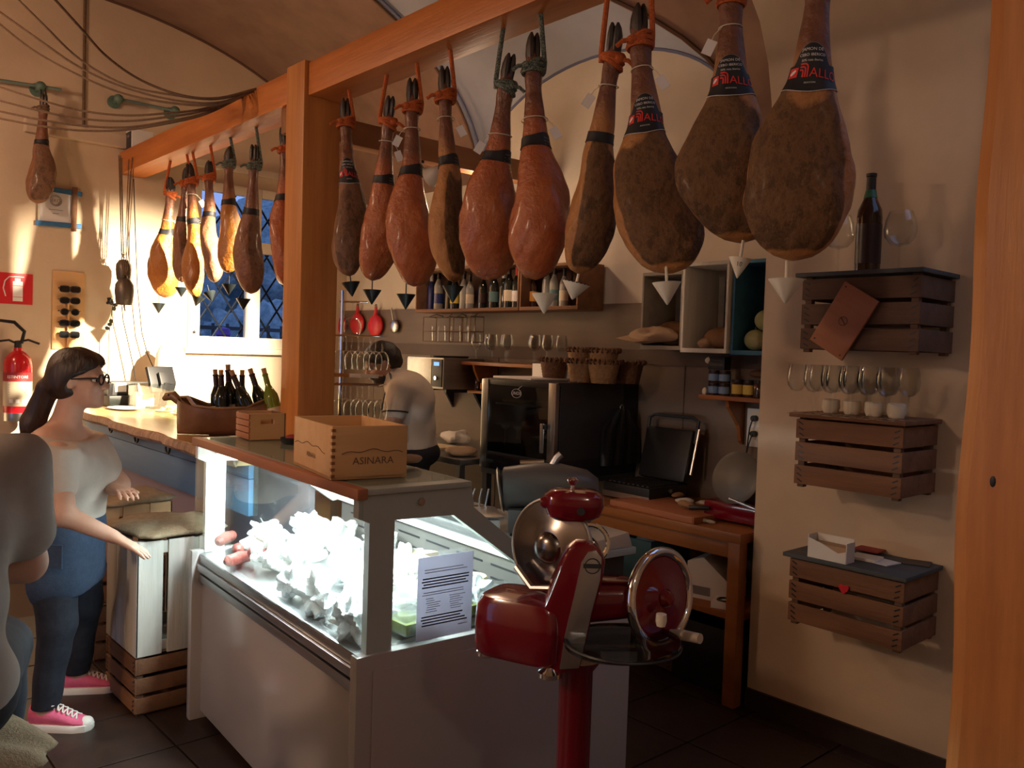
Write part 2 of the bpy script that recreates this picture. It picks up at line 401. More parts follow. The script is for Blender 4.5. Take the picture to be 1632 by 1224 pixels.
# ================================================================== THE SETTING
WX, WY, PX, PY = 3.9, 6.6, 3.3, 2.05                  # kitchen wall, window wall, partition face, partition end
VC, VA, VZ, VB = 1.6, 2.3, 2.76, 1.23                 # main barrel vault: centre, half span, springing, rise
def zb(x): return VZ+VB*math.sqrt(max(0, 1-((x-VC)/VA)**2))
mb = MB(); mb.bx(-4, 5, -3, 7.2, -.12, -.012)
floor = struct(build(mb, 'floor', 'grout', smooth=False))
TS = .40
tile = MB().box((0, 0, -.006), (TS-.008, TS-.008, .012)); tproto = None
for i in range(-2, 9):
    for j in range(0, 12):
        x, y = .2+i*TS, .6+j*TS
        if not (.2 < x < 3.6 and y < 5.2): continue
        if tproto is None: tproto = build(tile, 'tile', 'floor_tile', floor, smooth=False, bev=.002); t = tproto
        else: t = tproto.copy(); COL.objects.link(t)
        t.location = (x, y, 0); t.parent = floor
# window wall with its opening
WX0, WX1, WZ0, WZ1 = 2.50, 3.52, 1.50, 2.80
mb = MB()
mb.bx(-4, WX0, WY, WY+.35, 0, 4.4); mb.bx(WX1, WX+.3, WY, WY+.35, 0, 4.4)
mb.bx(WX0, WX1, WY, WY+.35, 0, WZ0); mb.bx(WX0, WX1, WY, WY+.35, WZ1, 4.4)
struct(build(mb, 'wall_back', 'plaster', smooth=False))
struct(build(MB().bx(WX, WX+.2, PY-.3, WY, 0, 4.4), 'wall_right', 'plaster_white', smooth=False))
struct(build(MB().bx(PX, WX+.2, 1.13, PY, 0, 2.52), 'wall_partition', 'plaster', smooth=False))
struct(build(MB().bx(4.75, 4.9, -3, 1.6, 0, 4.4), 'wall_far', 'plaster', smooth=False))
# partition head that curves over into the near vault, with the arch reveal at its right end
prof = [(3.3, 2.52), (3.29, 2.66), (3.25, 2.82), (3.17, 2.98), (3.04, 3.12), (2.8, 3.27), (2.4, 3.42), (1.8, 3.53), (1.2, 3.55), (.4, 3.48), (-.4, 3.28), (-1.1, 2.95)]
mb = MB(); rings = []
for i, (x, z) in enumerate(prof):
    y0 = 1.13 if i == 0 else (1.135, 1.15, 1.18, 1.22, 1.0, .2, -1, -1, -1, -1, -1)[i-1]
    rings.append([(x, y0, z), (x, PY, z), (x+.05 if x > 2 else x, PY, z+.55), (x+.05 if x > 2 else x, y0, z+.55)])
rings[0] = [(3.3, 1.13, 2.52), (3.3, PY, 2.52), (WX+.1, PY, 2.52), (WX+.1, 1.13, 2.52)]
rings[1][2] = (WX+.1, PY, 3.2); rings[1][3] = (WX+.1, 1.135, 3.2)
rings[2][2] = (WX+.1, PY, 3.6); rings[2][3] = (WX+.1, 1.15, 3.6)
mb.loft(rings)
struct(build(mb, 'ceiling_near', 'plaster', sharp=25))
# main barrel vault, lunette cut into it over the kitchen wall
XT, YT = 2.3, 4.65
def G1(x): return 4.80+(YT-4.80)*(3.9-x)/(3.9-XT)
def G2(x): return 2.60+(YT-2.60)*(3.9-x)/(3.9-XT)
ths = [PI*i/48 for i in range(0, 49)]
xs = [VC+VA*math.cos(t) for t in ths]; zs = [VZ+VB*math.sin(t) for t in ths]
def strip(ylo, yhi, sel, n=14):
    m_ = MB(); v = []; f = []
    for x, z in sel:
        a, b = ylo(x), yhi(x)
        for k in range(n+1): v.append((x, a+(b-a)*k/n, z))
    for i in range(len(sel)-1):
        for k in range(n): f.append((i*(n+1)+k, i*(n+1)+k+1, (i+1)*(n+1)+k+1, (i+1)*(n+1)+k))
    return m_.add(v, f)
A = [(x, z) for x, z in zip(xs, zs) if x >= XT]; A.append((XT, zb(XT)))
B = [(XT, zb(XT))]+[(x, z) for x, z in zip(xs, zs) if x < XT]
mb = strip(G1, lambda x: WY, A)
m2 = strip(lambda x: PY-.2, G2, A); mb.add(m2.v, m2.f); m2 = strip(lambda x: PY-.2, lambda x: WY, B); mb.add(m2.v, m2.f)
struct(build(mb, 'ceiling', 'vault_brown', sharp=60))
def crown(x): return 3.40+(zb(XT)-3.40)*(3.9-x)/(3.9-XT)
def lun(x, k):
    a, b = G1(x), G2(x); yc = (a+b)/2; w = (a-b)/2; t = PI*k
    return (x, yc+w*math.cos(t), zb(x)+max(0, crown(x)-zb(x)+.0)*math.sin(t) if x < 3.899 else VZ+(3.40-VZ)*math.sin(t))
mb = MB(); v = []; f = []; sel = sorted(set([3.9, 3.88, 3.84, 3.78, 3.7, 3.6, 3.45, 3.3, 3.1, 2.9, 2.7, 2.5, XT]), reverse=True); n = 24
for x in sel:
    for k in range(n+1): v.append(lun(x, k/n))
for i in range(len(sel)-1):
    for k in range(n): f.append((i*(n+1)+k, i*(n+1)+k+1, (i+1)*(n+1)+k+1, (i+1)*(n+1)+k))
mb.add(v, f); struct(build(mb, 'ceiling_lunette', 'vault_blue', sharp=60))
mb = MB(); mb.tube([(x-.012, G1(x)-.06, zb(x)-.012) for x in sel], .010, 5); mb.tube([lun(3.9, k/30)[0:1]+lun(3.9, k/30)[1:] for k in range(31)], .012, 5)
struct(build(mb, 'trim_1', 'line_blue'))
mb = MB(); mb.tube([(x-.01, G1(x), zb(x)-.01) for x in sel], .010, 5); mb.tube([(x-.01, G2(x), zb(x)-.01) for x in sel], .012, 5)
mb.tube([(x, WY-.004, z-.006) for x, z in zip(xs, zs)], .011, 5)
struct(build(mb, 'trim_2', 'line_brown'))
# dado cladding of the kitchen wall: light panel, dark strip, lower panels
mb = MB(); mb.bx(WX-.012, WX, 3.0, WY, 1.585, 1.86); mb.bx(WX-.012, WX, PY, 3.0, 1.585, 1.80)
struct(build(mb, 'trim_3', 'dado', smooth=False))
struct(build(MB().bx(WX-.020, WX, PY, WY, 1.50, 1.585), 'trim_4', 'dado_strip', smooth=False))
lowp = struct(build(MB().bx(WX-.008, WX, PY, WY, 0, 1.50), 'trim_5', 'dado', smooth=False))
for y in (2.9, 3.7, 4.5, 5.3, 6.1): build(MB().bx(WX-.011, WX-.008, y-.003, y+.003, .02, 1.5), 'panel_joint', 'dado_strip', lowp, smooth=False)
struct(build(MB().bx(PX-.015, PX, 1.13, PY+.0, 0, .09), 'baseboard_right', 'floor_tile', smooth=False))
# ledge and conduit on the window wall
struct(build(MB().bx(1.36, 2.06, WY-.06, WY, 2.93, 3.03), 'trim_6', 'plaster', smooth=False, bev=.01))
struct(build(MB().tube([(1.735, WY-.012, 3.03), (1.735, WY-.012, 3.98)], .010, 6), 'trim_7', 'rope_brown'))
struct(build(MB().bx(2.42, WX, WY-.05, WY, 2.90, 2.955), 'trim_8', 'plaster_white', smooth=False, bev=.008))
# window: frame with two lights and transoms, diamond grille outside
win = struct(thing('window_1', 'white casement window with black diamond grille behind the left hams', 'window', (WX0, WY, WZ0)))
del win['category']
def fr(x0, x1, z0, z1, y0=-.02, y1=.05, name='frame_bar'): build(MB().bx(x0, x1, WY+y0, WY+y1, z0, z1), name, 'cream', win, True, bev=.006)
XM = (WX0+WX1)/2+.02
fr(WX0, WX0+.09, WZ0, WZ1); fr(WX1-.07, WX1, WZ0, WZ1); fr(XM-.055, XM+.055, WZ0, WZ1)
for a, b in ((WX0+.09, XM-.055), (XM+.055, WX1-.07)):
    fr(a, b, WZ0, WZ0+.09); fr(a, b, WZ1-.07, WZ1); fr(a, b, 2.28, 2.37)
    for z0, z1 in ((WZ0+.09, 2.28), (2.37, WZ1-.07)): build(MB().bx(a, b, WY+.012, WY+.018, z0, z1), 'pane', 'window_pane', win, True, smooth=False)
build(MB().bx(WX0-.03, WX1+.03, WY-.05, WY, WZ0-.045, WZ0), 'sill', 'cream', win, True, bev=.006)
for z in (1.62, 2.2): build(MB().sphere((WX0+.045, WY-.03, z), .012, 8, 6), 'catch', 'black', win, True)
gx0, gx1, gz0, gz1, gy = WX0+.02, WX1-.02, WZ0+.02, WZ1-.02, WY+.16
dx, dz = .20, .30
for s in (1, -1):
    k = -24
    while k < 26:
        # bar through (gx0 + k*dx/…): clip the sloping line to the opening
        x_a = gx0+k*dx/1.0*.5*2; pts = []
        t0, t1 = -20, 20
        xa, za = (x_a, gz0); ux, uz = s*dx, dz
        lo, hi = 0, (gz1-gz0)/uz
        for a_, b_ in ((gx0, gx1),):
            ta, tb = (a_-xa)/ux, (b_-xa)/ux
            lo = max(lo, min(ta, tb)); hi = min(hi, max(ta, tb))
        if hi > lo+.05:
            p = (xa+ux*lo, gy+.006*s, za+uz*lo); q = (xa+ux*hi, gy+.006*s, za+uz*hi)
            build(MB().cyl(p, q, .0085, n=6), 'lattice_bar', 'black', win, True)
        k += 1
build(MB().bx(gx0, gx1, gy-.01, gy+.01, gz0-.01, gz0+.012), 'lattice_bar', 'black', win, True)
# garden beyond the window
for i, (x, y, z, r) in enumerate(((3.0, 10.4, .9, .85), (4.95, 10.7, 1.0, .9), (7.4, 11.6, 1.1, 1.0), (4.0, 13.6, 2.2, 1.5), (7.4, 14.6, 2.6, 1.6))):
    mb = MB().sphere((x, y, z), r, 40, 28)
    ph = rng.uniform(0, 6, 6)
    mb.fn(lambda p: p+(p-Vector((x, y, z))).normalized()*.10*(math.sin(p.x*9+ph[0])+math.sin(p.y*11+ph[1])+math.sin(p.z*12+ph[2])+.6*math.sin((p.x+p.z)*23+ph[3])))
    tag(build(mb, 'garden_shrub', 'foliage_dusk', sharp=180), ['low dusk-blue shrub lowest behind the left window light', 'broad dusk-blue shrub behind the window mullion', 'small dusk-blue shrub beyond the right window light', 'tall dusk-blue tree crown above the left shrub outside', 'tall dusk-blue tree crown highest outside on the right'][i], 'shrub', 'shrubs outside the window')
mb = MB(); mb.lathe([(r*.6, z*.55) for r, z in [(.16, 0), (.20, .12), (.17, .34), (.09, .50), (.07, .56), (.12, .62), (.10, .72), (.0, .76)]], 20, (3.38, 8.0, 1.28))
tag(build(mb, 'garden_urn', 'violet'), 'violet pot standing outside behind the left window light', 'pot')
struct(build(MB().bx(2.0, 5.0, 7.9, 8.2, 0, 1.279), 'wall_garden', 'foliage_dusk', smooth=False)); struct(build(MB().bx(-1, 12, 7.2, 18, -.12, 0), 'floor_garden', 'foliage_dusk', smooth=False))
fen = thing('garden_fence', 'dark garden fence rails seen low through the right window light', 'fence', (4.2, 9.0, 0))
for k in range(16): build(MB().bx(3.2+k*.16, 3.225+k*.16, 9, 9.03, 0, 1.75), 'rail_post', 'charcoal', fen, True, smooth=False)
build(MB().bx(3.1, 5.8, 8.99, 9.04, 1.68, 1.72), 'rail', 'charcoal', fen, True, smooth=False)
# ================================================================== TIMBER FRAME
BX0, BX1, BZ0, BZ1 = 1.98, 2.16, 2.745, 2.905
def beam_obj(name, label, x0, x1, y0, y1, z0, z1, mat, cat='beam', bev=.008):
    mb = MB(); n = 14; long = max(range(3), key=lambda i: (x1-x0, y1-y0, z1-z0)[i]); lo = [x0, y0, z0]; hi = [x1, y1, z1]; rings = []
    o1, o2 = [i for i in range(3) if i != long]; ph = random.uniform(0, 6)
    for i in range(n+1):
        t = i/n; w = .004*math.sin(t*7+ph); r = []
        for a, b in ((0, 0), (1, 0), (1, 1), (0, 1)):
            p = [0, 0, 0]; p[long] = lo[long]+(hi[long]-lo[long])*t
            p[o1] = (lo, hi)[a][o1]+w; p[o2] = (lo, hi)[b][o2]+w*.6; r.append(p)
        rings.append(r)
    mb.loft(rings); return tag(build(mb, name, mat, bev=bev, sharp=30), label, cat)
beam_obj('timber_beam', 'orange wooden beam carrying the left hams, from window wall to post', BX0, BX1, 3.955, WY, BZ0, BZ1, 'beam_wood')
beam_obj('timber_beam', 'long orange wooden beam carrying the right row of hams', BX0, BX1, .90, 3.76, BZ0, BZ1, 'beam_wood')
beam_obj('timber_post', 'square orange wooden post between the two groups of hams', BX0-.012, BX1+.01, 3.765, 3.95, 0, BZ1+.012, 'post_wood', 'post')
beam_obj('cross_beam', 'dark wooden cross beam running behind the hams to the kitchen wall', 2.0, WX-.005, 3.97, 4.07, 2.615, 2.745, 'dark_beam')
# right post: rough, with knots and a worn edge
mb = MB(); rings = []
rp = at(1566, 100, X=1.98); 
for i in range(41):
    z = 3.1*i/40; w = .004*math.sin(z*3.1+1)+.004*math.sin(z*9); r = []
    for a in range(16):
        t = 2*PI*(a+.5)/16; c, s = math.cos(t), math.sin(t); k = 1/max(abs(c), abs(s)); k = min(k, 1.28)
        r.append((2.07+.09*c*k+w, .625+.105*s*k-w*.8, z))
    rings.append(r)
mb.loft(rings)
rpost = thing('timber_post', 'rough orange wooden post at the right edge with dark knots', 'post', (2.07, .625, 0))
build(mb, 'post_shaft', 'post_wood', rpost, True, sharp=28)
for (u, v, r) in ((1583, 768, .011),):
    p = at(u, v, X=1.976); b = MB().sphere(p, (.004, r*.8, r*1.5), 12, 8); build(b, 'knot', 'black', rpost, True)
# ================================================================== HAMS
def ham_material(name, skin1, skin2, flesh1, flesh2, rough, coat=.25):
    mt = bpy.data.materials.new(name); mt.use_nodes = True; t = mt.node_tree; b = t.nodes['Principled BSDF']
    s = ramp(t, noise_fac(t, 9, 6), [(.3, skin1), (.72, skin2)])
    fl = ramp(t, noise_fac(t, 8, 8, (1, 1, .7), rough=.75), [(.32, flesh1), (.50, flesh2), (.57, tuple(x*.45 for x in flesh2)), (.66, tuple(x*1.3 for x in flesh2)), (.76, (.36, .27, .15))])
    at_ = nd(t, 'ShaderNodeAttribute'); at_.attribute_name = 'flesh'; sh = nd(t, 'ShaderNodeAttribute'); sh.attribute_name = 'shank'; ft = nd(t, 'ShaderNodeAttribute'); ft.attribute_name = 'fat'
    def mixc(f, a, c):
        mx = nd(t, 'ShaderNodeMix', data_type='RGBA'); t.links.new(f, mx.inputs[0])
        for q, i in ((a, 6), (c, 7)):
            if isinstance(q, tuple): mx.inputs[i].default_value = (*q, 1)
            else: t.links.new(q, mx.inputs[i])
        return mx.outputs[2]
    nz = noise_fac(t, 26, 4); ad = nd(t, 'ShaderNodeMath', operation='MULTIPLY_ADD'); ad.inputs[1].default_value = .7; t.links.new(nz, ad.inputs[0]); t.links.new(at_.outputs['Fac'], ad.inputs[2])
    mr = nd(t, 'ShaderNodeMapRange'); mr.inputs['From Min'].default_value = .72; mr.inputs['From Max'].default_value = .95; t.links.new(ad.outputs[0], mr.inputs['Value'])
    c = mixc(mr.outputs[0], s, fl)
    ad2 = nd(t, 'ShaderNodeMath', operation='MULTIPLY_ADD'); ad2.inputs[1].default_value = .6; t.links.new(noise_fac(t, 34, 3), ad2.inputs[0]); t.links.new(ft.outputs['Fac'], ad2.inputs[2])
    mr3 = nd(t, 'ShaderNodeMapRange'); mr3.inputs['From Min'].default_value = .85; mr3.inputs['From Max'].default_value = 1.0; t.links.new(ad2.outputs[0], mr3.inputs['Value'])
    c = mixc(mr3.outputs[0], c, (.50, .38, .20))
    c = mixc(sh.outputs['Fac'], c, ramp(t, noise_fac(t, 18, 4), [(.3, (.14, .05, .026)), (.7, (.22, .085, .045))]))
    t.links.new(c, b.inputs['Base Color'])
    rr = nd(t, 'ShaderNodeMapRange'); rr.inputs['To Min'].default_value = rough; rr.inputs['To Max'].default_value = .75; t.links.new(mr.outputs[0], rr.inputs['Value']); t.links.new(rr.outputs[0], b.inputs['Roughness'])
    bp = nd(t, 'ShaderNodeBump'); bp.inputs['Strength'].default_value = .75; bp.inputs['Distance'].default_value = .02; b.inputs['Coat Weight'].default_value = coat; b.inputs['Coat Roughness'].default_value = .18
    t.links.new(noise_fac(t, 22, 6), bp.inputs['Height']); t.links.new(bp.outputs[0], b.inputs['Normal']); MATS[name] = mt
ham_material('ham_glossy', (.36, .075, .024), (.50, .16, .048), (.13, .07, .035), (.22, .13, .06), .20)
ham_material('ham_brown', (.38, .15, .045), (.50, .24, .075), (.030, .013, .006), (.18, .088, .033), .45, .04)
ham_material('ham_golden', (.40, .12, .02), (.52, .22, .04), (.16, .07, .03), (.25, .11, .045), .32)
ham_material('ham_plain', (.22, .09, .045), (.30, .13, .065), (.13, .065, .04), (.20, .10, .055), .40)
HP = [(0, .004), (.010, .045), (.03, .075), (.06, .098), (.10, .117), (.145, .128), (.19, .131), (.25, .127), (.31, .115), (.37, .096), (.42, .075), (.47, .056), (.53, .046), (.59, .039), (.64, .033), (.675, .031), (.705, .034), (.73, .033), (.765, .027), (.80, .024)]
def interp(tab, x):
    for (a, p), (b, q) in zip(tab, tab[1:]):
        if x <= b: t = (x-a)/(b-a); return p+(q-p)*t
    return tab[-1][1]
HX = 2.07
def ham(label, ut, vt, ub, vb, wpx, psi, mat, band='label', rope='rope_orange', rope_side=1, seed=0, skew=0, group='hams hung from the beam', depth=.66, X=HX, Pb=None, Pt=None, tagged=False, rtop=None, neck=1.0, flat=.45):
    if Pb is None: Pb = at(ub, vb, X=X); Pt = at(ut, vt, X=X)
    L = (Pt-Pb).length; S = L/.86; zc = px(Pb)[2]; sw = wpx/2*zc/F/.131
    cx = Vector((-Pb.x, -Pb.y, 0)).normalized(); ez = (Pt-Pb).normalized(); ey = ez.cross(cx).normalized(); ex = ey.cross(ez)
    R = Matrix((ex, ey, ez)).transposed(); root = thing('cured_ham', label, 'ham', Pb, group=group, rot=R.to_euler())
    r_ = random.Random(seed); ph = [r_.uniform(0, 6) for _ in range(8)]
    def surf(th, h, off=0):
        hh = h/S; w0 = interp(HP, hh); k = min(1, max(0, (hh-.36)/.16))   # shank keeps its own roundness
        w = w0*(sw*(1-k)+min(sw, 1)*.5*k+.5*k)*(1 if hh < .5 else neck); d = w0*(depth*(1-k)+1.0*k)*S*(1 if hh < .5 else neck)
        c, s = math.cos(th), math.sin(th)
        bulge = 1+.07*math.sin(2*th+ph[0]+hh*3)*(1-k)+.05*math.sin(3*th+hh*13+ph[1])*(1-k)+.022*math.sin(5*th+hh*28+ph[2])+(1-k)*.016*math.sin(9*th-hh*47+ph[6])
        fd = math.cos(th-psi); fl = 1-flat*.45*max(0, fd)**2*(1-k) if hh < .42 else 1
        y = (w*s*bulge+off*s)+skew*((.20-hh)/.2*.05 if hh < .2 else 0)*S+.016*math.sin(hh*9+ph[3])*(1-k)
        x = (d*c*bulge*fl+off*c)
        return Vector((x, y, h))
    n = 40; hs = sorted(set([i*.80/44 for i in range(45)]+[.004, .012, .024])); rings = []; fl_, sk_, ft_ = [], [], []
    for h in hs:
        ring = []
        for j in range(n):
            th = 2*PI*j/n; ring.append(surf(th, h*S)); fd = math.cos(th-psi)
            e = max(0, min(1, (fd-.05)/.35))*max(0, min(1, (.475-h+.04*math.sin(th*2+ph[4]))/.08))*max(0, min(1, (h-.012)/.03)); fl_.append(e)
            sk_.append(max(0, min(1, (h-.49-.03*math.sin(th+ph[5]))/.10)))
            ft_.append(max(0, 1-abs(h-.085)/.075)*max(0, math.cos(th-psi-1.2))*.55)
        rings.append(ring)
    mb = MB(); mb.loft(rings); body = build(mb, 'ham_body', mat, root, sharp=180)
    for nm, arr in (('flesh', fl_), ('shank', sk_), ('fat', ft_)):
        a = body.data.attributes.new(nm, 'FLOAT', 'POINT'); a.data.foreach_set('value', arr[:len(body.data.vertices)])
    # trotter: two toes and dew claws
    az = r_.uniform(-.9, .9); tr = Matrix.Rotation(az, 3, 'Z')
    for s in (-1, 1):
        mb = MB(); mb.loft([[tr @ Vector((a*math.cos(q)+lx, s*.0105*S+b*math.sin(q), z*S)) for q in [2*PI*i/10 for i in range(10)]] for z, a, b, lx in ((.770, .024, .0125, 0), (.795, .027, .0155, .002), (.825, .024, .0145, .007), (.848, .016, .0105, .014), (.862, .005, .004, .021))])
        build(mb, 'hoof', 'hoof', root)
        mb = MB(); mb.cyl(tr @ Vector((-.026*S, s*.014, .752*S)), tr @ Vector((-.040*S, s*.018, .732*S)), .007, .003, 8); build(mb, 'dew_claw', 'hoof', root)
    # rope: hitch round the trotter, standing part to the beam
    ro = MB(); zk = .742*S; wk = interp(HP, .742)*S+.006
    for k in range(3): ro.torus((0, 0, zk-.012+k*.012), wk, .0092, 20, 6, Matrix.Rotation(.25*(k-1)+.2*rope_side, 3, 'X'))
    top = rtop if rtop else None
    zt = R.transposed() @ (Vector((Pb.x, Pb.y, BZ0+.002))-Pb)
    y1 = rope_side*(wk+.004)
    tgt = R.transposed() @ (Vector((X, (Pb+R @ Vector((0, y1, zk))).y, BZ0+.003))-Pb)
    if tgt.z > zk: ro.tube([(0, rope_side*wk, zk-.01), (.0, y1, zk+.02), tgt*.5+Vector((0, y1, zk+.02))*.5, tgt], .0092, 7)
    kn = Vector((wk*.9, -rope_side*wk*.6, zk)); ro.sphere(kn, (.017, .02, .016), 10, 8)
    ro.tube([kn, kn+Vector((.01, -rope_side*.03, -.004)), kn+Vector((.008, -rope_side*.05, -.018))], .0075, 6)
    build(ro, 'rope', rope, root)
    # paper band round the neck, arched up on its front with the maker's mark
    if band:
        b0, b1 = (.445*S, .505*S) if band == 'label' else (.458*S, .494*S); thb = 0 if band == 'label' else (psi+PI if band == 'back' else .9)
        mb = MB(); rs = []; nn = 80
        for k in range(7):
            ring = []
            for j in range(nn):
                th = 2*PI*j/nn; q = max(0, math.cos((th-thb))); dth = math.atan2(math.sin(th-thb), math.cos(th-thb)); top_ = b1+(.056*S*math.sqrt(max(0, 1-(dth/.88)**2)) if band == 'label' else .012*S*q**3); lo_ = b0-(.012*S*q**3 if band == 'label' else 0)
                ring.append(surf(th, lo_+(top_-lo_)*k/6, .0025))
            rs.append(ring)
        mb.loft(rs, False); bd = build(mb, 'paper_band', 'band_black', root)
        if band == 'label': build(MB().tube([rs[0][j % nn] for j in range(nn+1)], .0009, 5), 'band_edge', 'paper', bd); build(MB().tube([rs[6][j % nn] for j in range(nn+1)], .0007, 5), 'band_edge', 'ink_grey', bd)
        def wrap(tm, zc_, mat_, nm='lettering', xo=0):
            r0 = interp(HP, zc_/S)*S*1.0
            tm.fn(lambda p: surf(thb+(p.x+xo)/(r0*1.1), zc_+p.z, .0042)); build(tm, nm, mat_, bd, smooth=False)
        if band == 'label':
            wrap(text_mb('JAMON DE', .0115*S), .543*S, 'paper'); wrap(text_mb('CEBO IBERICO', .0105*S), .528*S, 'paper'); wrap(text_mb('50% raza iberica', .0085*S), .514*S, 'paper')
            wrap(text_mb('ALLO', .033*S, align='LEFT').fn(lambda p: p+Vector((.0, 0, -.10*p.x))), .482*S, 'red_print', xo=-.004*S)
            for ri in range(3):
                ar = MB(); xr_, zt2, rr_ = (-.009-.0062*ri)*S, (.0215-.0078*ri)*S, (.010-.003*ri)*S; pts_ = [(-.031*S, 0, zt2)]+[(xr_-rr_+rr_*math.cos(q), 0, zt2-rr_+rr_*math.sin(q)) for q in [PI/2-PI/2*i/5 for i in range(6)]]+[(xr_, 0, -.013*S)]
                for (xa, _, za), (xb, _, zb_) in zip(pts_, pts_[1:]):
                    dx_, dz_ = xb-xa, zb_-za; ll = math.hypot(dx_, dz_) or 1; nx, nz = -dz_/ll*.0021*S, dx_/ll*.0021*S; ar.add([(xa-nx, 0, za-nz), (xb-nx, 0, zb_-nz), (xb+nx, 0, zb_+nz), (xa+nx, 0, za+nz)], [(0, 1, 2, 3)])
                wrap(ar, .484*S, 'red_print', 'arch_mark')
            sq = MB(); g = 6
            for i in range(g):
                for j in range(g):
                    a, b = .026*S/g, .026*S/g; x0, z0 = -.062*S+i*a, -.012*S+j*b
                    sq.add([(x0, 0, z0), (x0+a, 0, z0), (x0+a, 0, z0+b), (x0, 0, z0+b)], [(0, 1, 2, 3)])
            wrap(sq, .484*S, 'red_print', 'maker_mark')
            lf = MB(); c0 = -.049*S; pts = [(c0+.009*S*math.cos(q)*(.9), 0, .001*S+.0055*S*math.sin(q)+.5*.009*S*math.cos(q)) for q in [2*PI*i/10 for i in range(10)]]
            lf.add(pts, [tuple(range(10))]); lf.fn(lambda p: surf(thb+p.x/(interp(HP, .484)*S*1.1), .484*S+p.z, .0052)); build(lf, 'leaf_mark', 'paper', bd, smooth=False)
            wrap(text_mb('SELECCION', .006*S), .456*S, 'paper')
        elif band != 'plain':
            for k in range(3):
                ln = MB(); ln.add([(-.02+.002*k, 0, -.001), (.02-.004*k, 0, -.001), (.02-.004*k, 0, .001), (-.02+.002*k, 0, .001)], [(0, 1, 2, 3)]); wrap(ln, (.462+.012*k)*S, 'ink_grey', 'print_line')
    if tagged:
        zt_ = (.655 if tagged == 1 else .56)*S; wq = surf(0, zt_).x; tsd = 1 if seed % 2 else -1; s_ = MB(); s_.torus((0, 0, zt_), wq+.003, .0018, 20, 5); s_.tube([(wq*.7, tsd*wq*.7, zt_), (wq*.6, tsd*(wq+.014), zt_-.02), (wq*.5, tsd*(wq+.022), zt_-.035)], .0014, 5); build(s_, 'string', 'string', root)
        t_ = MB().box((wq*.5+.004, tsd*(wq+.028), zt_-.056), (.0015, .030, .044), Matrix.Rotation(.45*tsd, 3, 'X')); build(t_, 'paper_tag', 'paper', root)
    return root, R, S
CUPS = [0]
def cup(label, u, v, wpx, mat, X=HX, hk=.78, tilt=0, pin=.05, marks=False):
    """conical fat catcher on its pin; u, v is the middle of the rim"""
    p = at(u, v, X=X); r = wpx/2*px(p)[2]/F; h = r*2*hk
    t = thing('drip_cup', label, 'drip cup', p-Vector((0, 0, h)), rot=(tilt, tilt*.6, 0), group='fat catching cups under the hams')
    build(MB().lathe([(.001, 0), (r*.08, .002), (r*.98, h*.97), (r, h), (r*.94, h), (r*.9, h*.9), (.002, h*.08)], 24), 'cup', mat, t)
    build(MB().cyl((0, 0, h*.12), (0, 0, h+pin), .0045 if mat == 'cup_white' else .0028, n=8), 'pin', mat if mat == 'cup_white' else 'black', t)
    if marks:
        tm = text_mb('10', r*.55) if marks == 2 else MB(); az = math.atan2(-p.y, -p.x)
        if marks == 1:
            for q in range(9): tm.add([(r*(-.9+.22*q), 0, r*.38), (r*(-.9+.22*q+.11), 0, r*.38), (r*(-.9+.22*q+.11), 0, r*.45), (r*(-.9+.22*q), 0, r*.45)], [(0, 1, 2, 3)])
        sl = r/h
        tm.fn(lambda q: Vector((math.cos(az+q.x/(r*.75))*(sl*(h*.66+q.z)+.0012), math.sin(az+q.x/(r*.75))*(sl*(h*.66+q.z)+.0012), h*.66+q.z))); build(tm, 'lettering', 'ink', t, smooth=False)
    return t
D2 = RAD
